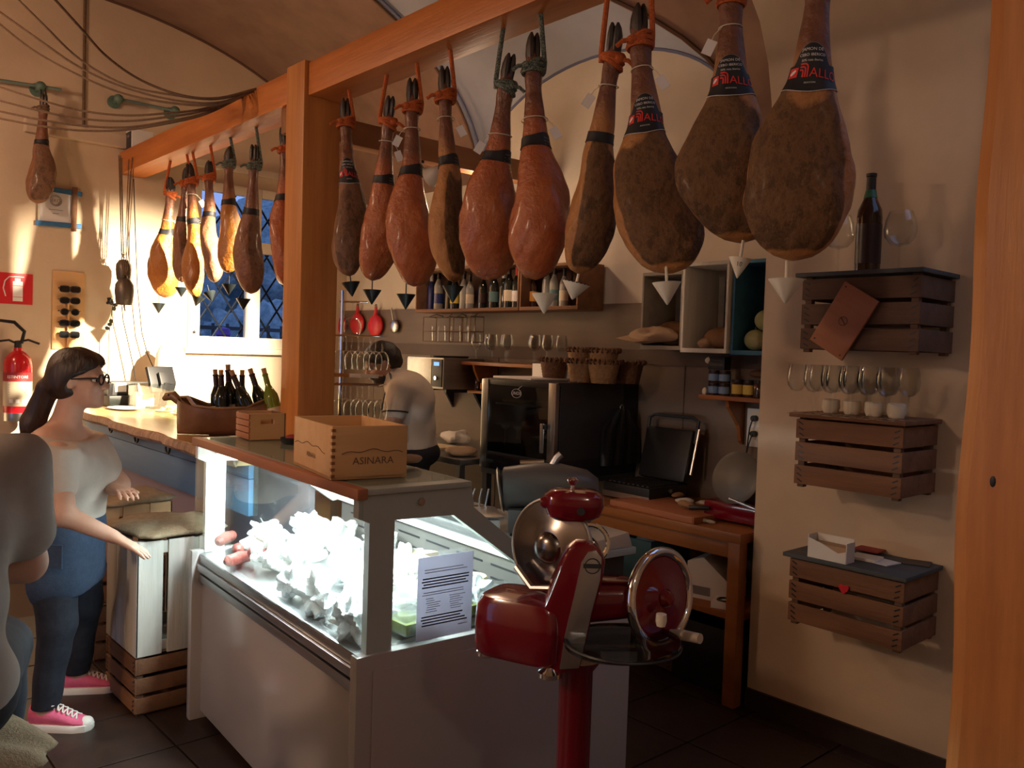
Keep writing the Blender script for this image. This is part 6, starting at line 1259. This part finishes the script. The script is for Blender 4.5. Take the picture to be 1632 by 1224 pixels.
wbx = thing('white_carton', 'white carton on the shelf under the right end of the prep table', 'carton', (3.46, 2.32, .4105), RAD(12)); build(MB().prism([(-.12, -.10, 0), (-.12, .12, 0), (-.12, .12, .17), (-.12, .04, .20), (-.12, -.10, .09)], (.2, 0, 0), 0), 'carton_body', 'paper', wbx, bev=.003); build(MB().bx(-.122, -.12, .0, .10, .02, .06), 'carton_print', 'ink_grey', wbx, smooth=False)
lid_ = thing('white_disc_box', 'small white box with dark ring on the shelf under the prep table', 'box', (3.32, 2.20, .4105), RAD(20)); build(MB().bx(-.05, .05, -.05, .05, 0, .03), 'box_body', 'paper', lid_, bev=.002); build(MB().torus((0, 0, .031), .03, .006, 20, 6), 'ring', 'black', lid_)
crate('fruit_crate', 'dark crate on the floor under the prep table', 'crate', (3.55, 2.75, 0), 0, .40, .50, .26, 3, 'crate_dark')
bk_ = thing('black_crate', 'black plastic crate on the floor below the right end of the table', 'crate', (3.52, 2.31, 0));
for nm, a in (('crate_side', (-.20, -.19, -.17, .17, 0, .30)), ('crate_side', (.19, .20, -.17, .17, 0, .30)), ('crate_end', (-.19, .19, -.17, -.16, 0, .30)), ('crate_end', (-.19, .19, .16, .17, 0, .30)), ('crate_floor', (-.19, .19, -.16, .16, 0, .01))): build(MB().bx(*a), nm, 'black', bk_, bev=.002)
# socket
so = thing('wall_socket', 'white wall socket plate with plugs above the red slicer on the table', 'socket', at(1206, 682, X=3.885)); build(MB().bx(-.008, 0, -.055, .055, -.10, .10), 'plate', 'white', so, bev=.003)
for z in (.05, -.03): build(MB().bx(-.012, -.008, -.032, .032, z-.032, z+.032), 'socket_insert', 'cream', so, bev=.002)
for z, k in ((.05, 0), (-.03, 1)): build(MB().cyl((-.012, 0, z), (-.04, 0, z), .016, n=12), 'plug', 'black', so); build(MB().tube([(-.04, 0, z), (-.05, .01, z-.05), (-.04, .03+.02*k, z-.18), (-.03, .03, -.25)], .004, 6), 'plug_cord', 'black', so)
# ================================================================== FRIDGE REAR WORK TOP
g1 = fw_(.90, .34, .876); GS = thing('grey_slicer', 'grey electric slicer standing on the rear work top of the fridge', 'slicer', g1, -YAW)
mb = MB().loft([[(x, b*math.cos(q), zc_+c*math.copysign(abs(math.sin(q))**.7, math.sin(q))) for q in [2*PI*i/22 for i in range(22)]] for x, b, c, zc_ in ((-.13, .05, .055, .165), (-.12, .07, .075, .17), (0, .085, .08, .185), (.09, .085, .08, .185), (.19, .07, .07, .175), (.23, .04, .05, .165))]); build(mb, 'housing', 'grey_metal', GS, sharp=40)
build(MB().lathe([(0, .008), (.075, .006), (.085, 0), (.075, -.006), (0, -.006)], 36, (-.13, 0, .16), Matrix.Rotation(RAD(80), 3, 'Y')), 'end_cap', 'steel', GS); build(MB().bx(-.10, .20, -.07, .07, .012, .10), 'slicer_foot', 'grey_metal', GS, bev=.01); build(MB().tube([(.05, 0, .24), (.075, 0, .285), (.09, 0, .30)], .014, 10), 'handle', 'aluminium', GS); build(MB().cyl((-.06, .05, .255), (.03, .05, .262), .012, n=10), 'guide_rod', 'chrome', GS); build(MB().bx(-.09, -.06, -.05, .05, 0, .014), 'rubber_foot', 'black', GS); build(MB().bx(.14, .17, -.05, .05, 0, .014), 'rubber_foot', 'black', GS)
g2 = fw_(.76, .52, .876); wsx = thing('kitchen_scale', 'white kitchen scale on the rear work top of the fridge', 'scale', g2, -YAW+.2); build(MB().bx(-.08, .08, -.09, .09, 0, .05), 'scale_body', 'white', wsx, bev=.01); build(MB().bx(-.09, .09, -.10, .10, .058, .066), 'scale_plate', 'steel', wsx, bev=.003); build(MB().cyl((0, 0, .05), (0, 0, .058), .02, n=10), 'plate_stud', 'steel', wsx); build(MB().bx(-.03, .02, -.0915, -.09, .015, .035), 'readout', 'dark_red', wsx, smooth=False)
g3 = fw_(.92, .72, .876); ut = thing('utensil_tray', 'dark tray with metal tongs on the rear work top of the fridge', 'tray', g3, -YAW); build(MB().lathe([(0, 0), (.06, 0), (.075, .03), (.07, .03), (.055, .006), (0, .006)], 20), 'tray_dish', 'crate_wood', ut)
for k in range(3): build(MB().tube([(-.02+.02*k, 0, .01), (-.03+.03*k, .01, .07), (-.02+.028*k, .0, .11)], .004, 6), 'tongs', 'steel', ut)
gc = thing('grey_cover', 'tan plastic cover sheet on the far end of the rear work top', 'cover', fw_(.98, .10, .876), -.1); build(MB().add([(-.10, -.09, 0), (.10, -.09, 0), (.10, .10, 0), (-.10, .10, 0), (-.09, -.08, .03), (.09, -.08, .05), (.09, .09, .05), (-.09, .09, .03)], [(0, 3, 2, 1), (4, 5, 6, 7), (0, 1, 5, 4), (1, 2, 6, 5), (2, 3, 7, 6), (3, 0, 4, 7)]), 'cover_sheet', 'tan_plastic', gc, bev=.004)
# ================================================================== GLASS RACK BESIDE THE POST
st = thing('side_table', 'small steel side table behind the fridge under the glass rack', 'table', (2.40, 3.93, 0)); build(MB().bx(2.25, 2.55, 3.75, 4.12, .96, .985), 'table_top', 'steel_dull', st, True, bev=.003)
for x in (2.27, 2.53):
    for y in (3.77, 4.10): build(MB().bx(x-.015, x+.015, y-.015, y+.015, 0, .96), 'leg', 'steel_dull', st, True, smooth=False)
rk0 = Vector((2.40, 3.935, .986)); rz_ = -YAW; RK = thing('glass_rack', 'tiered chrome rack hung with wine glasses right of the post', 'rack', rk0, rz_)
build(MB().bx(-.12, .12, -.09, .09, 0, .015), 'rack_base', 'steel', RK, bev=.003); build(MB().cyl((-.085, 0, .015), (-.085, 0, .86), .009, n=10), 'pole', 'chrome', RK); build(MB().cyl((-.10, 0, .80), (.05, 0, .80), .005, n=8), 'top_arm', 'chrome', RK)
tiers = (.62, .36)
for z in tiers:
    for y in (-.07, -.02, .02, .07): build(MB().cyl((-.12, y, z), (.13, y, z), .0045, n=8), 'rail', 'chrome', RK)
    for x in (-.12, .13): build(MB().cyl((x, -.07, z), (x, .07, z), .0045, n=8), 'rail', 'chrome', RK)
build(MB().bx(-.12, .13, -.08, .08, .405, .413), 'copper_shelf', 'orange_wood', RK, bev=.002); build(MB().bx(-.12, .13, -.082, -.078, .400, .42), 'shelf_lip', 'chrome', RK, smooth=False)
hp_ = None; Mk = Matrix.LocRotScale(rk0, RK.rotation_euler, None)
for ti, z in enumerate(tiers):
    for r_i, y in enumerate((-.045, .045)):
        for k in range(4):
            lb = f'{ORD[k]} hanging glass from the post in the {("front", "rear")[r_i]} row of the {("upper", "lower")[ti]} rack tier'
            loc = Mk @ Vector((-.085+.064*k+(.02 if r_i else 0), y, z+.004)); 
            if hp_ is None: hp_ = glassware(lb, loc, .97, up=False, group='glasses hanging in the rack')
            else: copy_thing(hp_, loc, None, lb)
glassware('single large glass standing upside down on top of the rack', Mk @ Vector((-.03, 0, .80)), .95, up=False, kind='balloon')
# ================================================================== LAMPS
def clamp_lamp():
    t = thing('spot_lamp', 'small white clamp spotlight under the dark cross beam', 'lamp', SPOT_LOC); d = (Vector((2.05, 6.6, 1.30))-Vector(SPOT_LOC)).normalized(); Rl = d.to_track_quat('Z', 'Y').to_matrix()
    build(MB().lathe([(.022, -.10), (.034, -.085), (.050, -.02), (.056, .0), (.053, .0), (.046, -.02), (.02, -.08), (0, -.08)], 24, (0, 0, 0), Rl), 'shade', 'white', t); build(MB().sphere(Rl @ Vector((0, 0, -.070)), .012, 12, 8), 'socket', 'black', t)
    build(MB().tube([Rl @ Vector((0, 0, -.09)), (0.0, .06, .06), (0, 3.99-SPOT_LOC[1], 2.616-SPOT_LOC[2])], .006, 6), 'arm', 'black', t); build(MB().bx(-.03, .03, 3.975-SPOT_LOC[1], 4.06-SPOT_LOC[1], 2.600-SPOT_LOC[2], 2.6145-SPOT_LOC[2]), 'clamp', 'black', t, smooth=False)
clamp_lamp()
for i, (loc, top, lab) in enumerate((((-.35, 5.1, 2.95), zb(-.35), 'added warm fill lamp under the vault beyond the left edge'), ((-1.6, 2.3, 2.50), 2.76, 'added warm fill lamp hanging left of the camera'), ((.25, -1.3, 2.75), 3.3, 'added fill lamp hanging behind the camera'), ((3.30, 4.02, 2.50), 2.616, 'added warm fill lamp hidden under the dark cross beam'))):  # wire cages and cords made up to carry the added fill lamps
    t = thing('fill_lamp', lab, 'lamp', loc); build(MB().torus((0, 0, .0), .115 if i < 3 else .08, .006, 24, 6), 'wire_ring', 'black', t); build(MB().cyl((0, 0, .115 if i < 3 else .08), (0, 0, top-loc[2]), .004, n=6), 'cord', 'black', t)
    for a in range(3): build(MB().tube([((.115 if i < 3 else .08)*math.cos(a*2.1), (.115 if i < 3 else .08)*math.sin(a*2.1), 0), ((.06)*math.cos(a*2.1), (.06)*math.sin(a*2.1), .10), (0, 0, .118 if i < 3 else .09)], .003, 5), 'wire', 'black', t)
# ================================================================== PEOPLE
def hand(S, w, d, up, side, curl=.25, spread=.10, L=.085, pl=.085, thumb=1):
    """palm from wrist w along d, fingers splayed sideways, thumb on the +side edge"""
    w, d, up, side = Vector(w), Vector(d).normalized(), Vector(up).normalized(), Vector(side).normalized()
    for k in range(4):
        o = (k-1.5)/1.5; S.cap(w+side*o*.016, w+d*pl+side*o*.030, .014, .012, .012)
        a = w+d*pl*.95+side*o*.030; le = L*(1-.12*abs(o-.15)-(.10 if k == 0 else 0)); dd = (d+side*o*spread*1.6-up*curl*.35).normalized(); b = a+dd*le*.5; d2 = (dd-up*curl).normalized(); c = b+d2*le*.32; d3 = (d2-up*curl).normalized()
        S.cap(a, b, .0092, .0085, .005); S.cap(b, c, .0085, .0078, .004); S.cap(c, c+d3*le*.24, .0078, .0062, .004)
    a = w+d*.022+side*thumb*.020; b = a+(d*.6+side*thumb*.75-up*.1).normalized()*.042; S.cap(a, b, .014, .0105, .010); S.cap(b, b+(d*.95+side*thumb*.35-up*.25).normalized()*.034, .0100, .0078, .004)
def head(S, c, R, s=1.0, nose=1.0):
    """skull, jaw, features; local x forward, z up about the head centre"""
    def P(x, y, z): return Vector(c)+R @ (Vector((x, y, z))*s)
    def E(x, y, z, rx, ry, rz, k, cut=False): S.ell(P(x, y, z), (rx*s, ry*s, rz*s), k, R, cut)
    E(-.005, 0, .03, .098, .077, .092, .01); E(.035, 0, -.025, .062, .062, .075, .03); E(.055, 0, -.075, .040, .045, .042, .03); E(.082, 0, -.097, .020, .022, .018, .02)
    for y in (-1, 1): E(.075, y*.032, .006, .020, .022, .014, .012, True); E(.060, y*.045, -.025, .028, .022, .022, .02); E(.084, y*.026, .022, .012, .026, .008, .012)
    S.cap(P(.092, 0, .010), P(.116*nose, 0, -.026), .009*s, .0125*s, .012); 
    for y in (-1, 1): S.cap(P(.102, y*.010, -.030), P(.104, y*.012, -.031), .008*s, None, .008); E(-.006, y*.078, -.004, .020, .009, .031, .006)
    S.cap(P(.092, -.018, -.055), P(.092, .018, -.055), .0075*s, None, .006); S.cap(P(.090, -.016, -.067), P(.090, .016, -.067), .0085*s, None, .006); S.cap(P(.100, -.016, -.061), P(.100, .016, -.061), .0015*s, None, .003, True)
    return P
def eyes(root, P, R, s, white='white'):
    for y in (-1, 1):
        e = build(MB().sphere(P(.074, y*.031, .004), .0115*s, 12, 8), 'eye', white, root); build(MB().sphere(P(.082, y*.0315, .003), .0058*s, 10, 6), 'iris', 'black', e)
def Rxyz(x=0, y=0, z=0): return (Matrix.Rotation(z, 3, 'Z') @ Matrix.Rotation(y, 3, 'Y') @ Matrix.Rotation(x, 3, 'X'))
def shoe(root, c, a, mat='pink_canvas', s=1.0, name='shoe'):
    """canvas shoe along +x rotated by a"""
    def tr(p): return Vector(c)+Matrix.Rotation(a, 3, 'Z') @ (Vector(p)*s)
    def ring(x, w, z0, z1, n=16): return [tr((x, w*math.cos(q), z0+(z1-z0)*(.5+.5*math.sin(q)) if math.sin(q) > 0 else z0+(z1-z0)*(.5+.5*math.sin(q)))) for q in [2*PI*i/n for i in range(n)]]
    up = build(MB().loft([ring(-.075, .018, .02, .075), ring(-.070, .030, .018, .10), ring(-.03, .036, .018, .105), ring(.02, .037, .018, .088), ring(.07, .040, .018, .070), ring(.11, .041, .018, .055), ring(.14, .034, .018, .046), ring(.158, .018, .018, .036)]), name, mat, root)
    build(MB().loft([[tr((x*k, y*k, z)) for x, y in [(-.085, -.02), (-.078, -.033), (-.02, -.038), (.05, -.042), (.11, -.045), (.15, -.034), (.168, -.012), (.168, .012), (.15, .034), (.11, .045), (.05, .042), (-.02, .038), (-.078, .033), (-.085, .02)]] for z, k in ((0, .98), (.008, 1), (.026, 1.0), (.028, .97))]), 'sole', 'rubber_white', up)
    build(MB().sphere(tr((.138, 0, .028)), (.030*s, .034*s, .022*s), 14, 8, Matrix.Rotation(a, 3, 'Z')), 'toe_cap', 'rubber_white', up)
    lc_ = MB()
    for k in range(5):
        x = .025+.018*k; z = .094-.0085*k; lc_.tube([tr((x, -.024, z-.004)), tr((x+.008, 0, z+.005)), tr((x+.016, .024, z-.010))], .0035*s, 5); lc_.tube([tr((x, .024, z-.004)), tr((x+.008, 0, z+.006)), tr((x+.016, -.024, z-.010))], .0035*s, 5)
    for q in (-1, 1): lc_.tube([tr((.02, 0, .10)), tr((.012, q*.018, .118)), tr((.025, q*.036, .105)), tr((.03, q*.012, .10))], .0032*s, 5)
    build(lc_, 'laces', 'rubber_white', up); return up
# ---------------------------------------------------------------- woman
WM = thing('person', 'woman with ponytail in a white tee leaning a hand on the stool', 'person', (.94, 3.71, 0), -YAW)
hc_, hR = (.035, .0, 1.375), Rxyz(0, -.02, .12)
sh_n, el_n, wr_n = (.055, -.195, 1.10), (.125, -.275, .89), (.285, -.215, .800); sh_f, el_f, wr_f = (.0, .16, 1.10), (.12, .18, .93), (.16, .04, .935)
legs = (((-.01, -.085, .70), (.015, -.10, .42), (-.03, -.10, .075)), ((-.01, .085, .70), (-.02, .18, .42), (-.09, .26, .075)))
def torso_w(S, o=0):
    S.ell((-.035, 0, 1.02), (.115+o, .165+o, .15+o), .05); S.ell((-.03, 0, 1.105), (.095+o, .18+o, .070+o), .05)
    for y in (-.075, .075): S.ell((.06, y, 1.01), (.075+o, .082+o, .085+o), .06)
    S.ell((.0, 0, .88), (.118+o, .145+o, .13+o), .05); S.ell((-.035, 0, .755), (.135+o, .175+o, .12+o), .05)
S = SDF((-.30, -.36, -.0), (.50, .46, 1.52), .0055)
torso_w(S); P = head(S, hc_, hR, .93)
S.cap((.01, 0, 1.30), (-.03, 0, 1.14), .050, .060, .03); S.cap((-.03, -.09, 1.135), (-.03, .09, 1.135), .060, .060, .06)
for a, e, w in ((sh_n, el_n, wr_n), (sh_f, el_f, wr_f)): S.cap(a, e, .054, .043, .03); S.cap(e, w, .041, .026, .02)
hand(S, wr_n, (.80, .10, -.42), (.42, 0, .85), (.15, -.95, .1), .12, .16, .078, .078, -1); hand(S, wr_f, (.75, -.55, .02), (0, .1, 1), (.5, .8, 0), .45, .06, .075, .075, 1)
for h_, k_2, a_ in legs: S.cap(h_, k_2, .088, .060, .04); S.cap(k_2, a_, .057, .036, .03); S.cap(a_, (a_[0]+.09, a_[1]+.01, .042), .030, .022, .02)
S.part('body', 'skin', WM); eyes(WM, P, hR, .93)
S = SDF((-.30, -.36, .55), (.40, .36, 1.25), .006); torso_w(S, .018); S.cap(sh_n, (.085, -.235, .99), .078, .067, .05); S.cap(sh_f, (.065, .175, 1.0), .074, .066, .05)
S.plane((-.03, 0, 1.165), (.25, 0, 1)); S.plane((0, 0, .705), (0, 0, -1)); S.noise(.0035, (9, 22, 34), (30, -12, -18), 0); S.part('tee_shirt', 'tee_white', WM)
S = SDF((-.30, -.36, .08), (.25, .46, .80), .007); S.ell((-.035, 0, .74), (.142, .182, .11), .04)
for h_, k_2, a_ in legs: S.cap(h_, k_2, .098, .070, .04); S.cap(k_2, a_, .067, .052, .03)
S.plane((0, 0, .77), (0, 0, 1)); S.noise(.003, (9, 18, 40), (22, -9, -30), 0); S.part('trousers', 'jeans_dark', WM)
# denim apron round the hips, open on the back
S = SDF((-.10, -.36, .42), (.30, .36, .90), .007); S.ell((-.02, 0, .77), (.152, .192, .30), .02); S.cap((-.01, -.08, .58), (-.01, .08, .58), .105, .105, .08)
S.plane((0, 0, .855), (-.2, 0, 1)); S.plane((0, 0, .515), (.25, .1, -1)); S.plane((-.035, 0, .7), (-1, .25, 0)); S.noise(.004, (9, 30, 12), (14, -26, 6), 0); apn = S.part('apron', 'denim', WM)
build(MB().bx(.02, .09, -.215, -.209, .67, .76), 'pocket', 'denim', apn, smooth=False)
# hair: cap drawn back to a pony tail
S = SDF((-.30, -.16, .98), (.20, .16, 1.55), .005)
S.ell(P(-.012, 0, .042), (.107, .086, .098), .01, hR); S.ell(P(-.05, 0, -.005), (.072, .082, .075), .03, hR); S.ell(P(.048, 0, .083), (.045, .06, .026), .03, hR)
S.ell(P(.092, 0, -.005), (.072, .085, .068), .012, hR, True); S.ell(P(.045, -.09, -.030), (.060, .04, .055), .015, hR, True); S.ell(P(.045, .09, -.03), (.06, .04, .055), .015, hR, True)
S.cap(P(-.10, 0, .0), P(-.125, 0, -.03), .032, .036, .02); S.cap(P(-.125, 0, -.03), (-.14, -.01, 1.20), .040, .046, .02); S.cap((-.14, -.01, 1.20), (-.185, -.015, 1.07), .044, .018, .02); S.noise(.0030, (14, 90, 22), (30, 130, -40), 0)
hr = S.part('hair', 'hair_brown', WM, 1); build(MB().torus(P(-.118, 0, -.020), .030, .007, 20, 6, Matrix.Rotation(.7, 3, 'Y')), 'hair_tie', 'black', hr); build(MB().sphere(P(-.088, -.064, -.02), .006, 8, 6), 'hair_clip', 'steel', hr)
gl_ = MB()
for y in (-1, 1): gl_.tube([P(.105+.0*math.cos(q), y*.034+.026*math.cos(q), .006+.021*math.sin(q)) for q in [2*PI*i/18 for i in range(19)]], .0035, 6); gl_.tube([P(.103, y*.060, .012), P(.06, y*.080, .014), P(.0, y*.084, .010)], .0032, 6)
gl_.tube([P(.105, -.009, .010), P(.108, 0, .012), P(.105, .009, .010)], .003, 5); build(gl_, 'eyeglasses', 'black', WM)
shoe(WM, (-.01, -.10, 0), .05); shoe(WM, (-.075, .26, 0), .25)
# ---------------------------------------------------------------- man at the bench
MN = thing('person', 'man in white shirt bowing over his work behind the glass rack', 'person', (2.868, 4.136, 0), PI-YAW); MN.scale = (1.05, 1.05, .985)
hc_, hR = (.135, .01, 1.475), Rxyz(0, .50, .30)
sh_n, el_n, wr_n = (.02, .185, 1.335), (.05, .245, 1.085), (.27, .13, 1.06); sh_f, el_f, wr_f = (.04, -.175, 1.335), (.09, -.24, 1.09), (.29, -.10, 1.06)
legs = (((-.04, .09, .90), (-.02, .11, .50), (-.05, .12, .08)), ((-.04, -.09, .90), (-.02, -.11, .50), (-.05, -.12, .08)))
def torso_m(S, o=0):
    S.ell((-.02, 0, 1.25), (.125+o, .185+o, .16+o), .05); S.ell((.005, 0, 1.335), (.085+o, .185+o, .065+o), .05); S.ell((-.03, 0, 1.08), (.125+o, .165+o, .15+o), .05); S.ell((-.05, 0, .95), (.125+o, .165+o, .11+o), .05)
S = SDF((-.30, -.36, 0), (.46, .36, 1.66), .0065); torso_m(S); P = head(S, hc_, hR, 1.0, 1.03); S.cap((.10, .005, 1.42), (.02, 0, 1.34), .056, .064, .03)
for a, e, w in ((sh_n, el_n, wr_n), (sh_f, el_f, wr_f)): S.cap(a, e, .054, .044, .03); S.cap(e, w, .043, .029, .02)
hand(S, wr_n, (.85, -.45, -.15), (0, 0, 1), (.45, .9, 0), .5, .05, .08, .085, -1); hand(S, wr_f, (.85, .45, -.15), (0, 0, 1), (-.45, .9, 0), .5, .05, .08, .085, 1)
for h_, k_2, a_ in legs: S.cap(h_, k_2, .088, .060, .04); S.cap(k_2, a_, .057, .040, .03); S.cap(a_, (a_[0]+.12, a_[1], .04), .04, .034, .02)
S.part('body', 'skin_dark', MN); eyes(MN, P, hR, 1.0)
S = SDF((-.30, -.36, .85), (.25, .36, 1.46), .0065); torso_m(S, .015); S.cap(sh_n, (.035, .215, 1.205), .068, .064, .04); S.cap(sh_f, (.065, -.21, 1.205), .068, .064, .04); S.cap((.085, .005, 1.405), (.03, 0, 1.35), .070, .085, .03); S.ell((.125, 0, 1.44), (.075, .055, .055), .01, None, True)
S.plane((0, 0, .985), (0, 0, -1)); S.noise(.004, (12, 22, 34), (30, -12, -18), 0); sht = S.part('shirt', 'shirt_white', MN)
build(MB().tube([(.095, .055, 1.435), (.075, .085, 1.385), (.105, .095, 1.30), (.125, .09, 1.20)], .008, 6), 'collar_piping', 'black', sht); build(MB().tube([(.035+.068*math.cos(q)*1.02, .215+.068*math.sin(q)*1.02, 1.205+.012*math.sin(q)) for q in [2*PI*i/20 for i in range(21)]], .005, 6), 'sleeve_piping', 'black', sht)
S = SDF((-.30, -.36, .06), (.25, .36, 1.05), .008); S.ell((-.05, 0, .95), (.148, .185, .10), .04)
for h_, k_2, a_ in legs: S.cap(h_, k_2, .098, .072, .04); S.cap(k_2, a_, .069, .056, .03)
S.part('trousers', 'trousers_black', MN)
S = SDF((.0, -.30, .45), (.25, .30, 1.05), .008); S.ell((-.02, 0, .86), (.175, .22, .30), .02); S.cap((.02, -.08, .6), (.02, .08, .6), .12, .12, .08); S.plane((0, 0, 1.0), (0, 0, 1)); S.plane((.03, 0, .9), (-1, 0, 0)); S.plane((0, 0, .5), (0, 0, -1)); S.part('apron', 'black', MN)
S = SDF((-.1, -.18, 1.25), (.36, .18, 1.72), .005); S.ell(P(-.012, 0, .042), (.104, .084, .094), .01, hR); S.ell(P(-.045, 0, .0), (.066, .079, .070), .03, hR); S.ell(P(.097, 0, -.012), (.062, .09, .075), .01, hR, True); S.ell(P(.03, .09, -.05), (.045, .04, .045), .01, hR, True); S.ell(P(.03, -.09, -.05), (.045, .04, .045), .01, hR, True); S.noise(.002, (60, 90, 70), (110, -80, 60), 0); S.part('hair', 'hair_black', MN, 1)
S = SDF((-.05, -.18, 1.2), (.36, .18, 1.6), .005); S.ell(P(.045, 0, -.068), (.060, .064, .050), .01, hR); S.cap(P(.10, -.022, -.044), P(.10, .022, -.044), .009, None, .01)
S.ell(P(.030, 0, .010), (.13, .12, .056), .008, hR, True); S.cap(P(.112, -.014, -.062), P(.112, .014, -.062), .012, None, .004, True); S.part('beard', 'hair_black', MN, 1)
for y in (-.12, .12): shoe(MN, (-.06, y, 0), 0, 'black', 1.1)
# ---------------------------------------------------------------- seated person, lower left
SP = thing('person', 'seated person in grey tee and dark jeans seen from behind at left edge', 'person', (.232, 2.121, 0), RAD(78))
hc_, hR = (.055, 0, 1.515), Rxyz(0, .12, .2); sh_n, el_n, wr_n = (.02, -.19, 1.27), (.13, -.215, 1.02), (.32, -.13, .95); sh_f, el_f, wr_f = (.02, .195, 1.27), (.06, .255, 1.0), (.27, .17, .93)
legs = (((.0, -.10, .775), (.40, -.15, .74), (.42, -.15, .32)), ((.0, .10, .775), (.40, .15, .74), (.42, .15, .32)))
def torso_s(S, o=0):
    S.ell((-.01, 0, 1.17), (.125+o, .185+o, .17+o), .05); S.ell((.01, 0, 1.265), (.085+o, .19+o, .065+o), .05); S.ell((-.01, 0, .97), (.135+o, .170+o, .16+o), .05); S.ell((-.03, 0, .815), (.15+o, .185+o, .12+o), .05)
S = SDF((-.30, -.40, .2), (.62, .40, 1.68), .008); torso_s(S); P = head(S, hc_, hR, 1.0); S.cap((.045, 0, 1.42), (.01, 0, 1.27), .055, .062, .03)
for a, e, w in ((sh_n, el_n, wr_n), (sh_f, el_f, wr_f)): S.cap(a, e, .054, .044, .03); S.cap(e, w, .043, .029, .02)
hand(S, wr_n, (.9, .3, -.2), (0, 0, 1), (-.3, .9, 0), .3, .06, .08, .085, 1); hand(S, wr_f, (.9, -.3, -.2), (0, 0, 1), (.3, .9, 0), .3, .06, .08, .085, -1)
for h_, k_2, a_ in legs: S.cap(h_, k_2, .092, .066, .04); S.cap(k_2, a_, .062, .042, .03); S.cap(a_, (a_[0]+.13, a_[1], .27), .042, .036, .02)
S.part('body', 'skin', SP); eyes(SP, P, hR, 1)
S = SDF((-.32, -.40, .70), (.30, .40, 1.45), .007); torso_s(S, .018); S.cap(sh_n, (.085, -.205, 1.11), .074, .072, .05); S.cap(sh_f, (.045, .235, 1.10), .074, .072, .05); S.plane((.02, 0, 1.335), (.15, 0, 1)); S.plane((0, 0, .79), (.25, 0, -1)); S.plane((.045, -.25, 1.075), (.1, -.1, -1)) if False else None
S.noise(.0045, (9, 18, 26), (24, -12, -20), 0); S.part('tee_shirt', 'tee_grey', SP)
S = SDF((-.32, -.40, .24), (.62, .40, .92), .008); S.ell((-.03, 0, .80), (.162, .195, .115), .04)
for h_, k_2, a_ in legs: S.cap(h_, k_2, .104, .080, .05); S.cap(k_2, a_, .076, .058, .03)
S.plane((0, 0, .87), (0, 0, 1)); S.plane((0, 0, .695), (0, 0, -1)) if False else None
S.noise(.003, (9, 18, 40), (22, -9, -30), 0); S.part('jeans', 'jeans_dark', SP)
S = SDF((-.12, -.16, 1.36), (.22, .16, 1.70), .007); S.ell(P(-.012, 0, .042), (.106, .086, .096), .01, hR); S.ell(P(-.045, 0, -.005), (.070, .080, .075), .03, hR); S.ell(P(.095, 0, -.012), (.065, .09, .075), .01, hR, True); S.part('hair', 'hair_black', SP)
for y in (-.15, .15): shoe(SP, (.42, y, .235), 0, 'charcoal', 1.05)
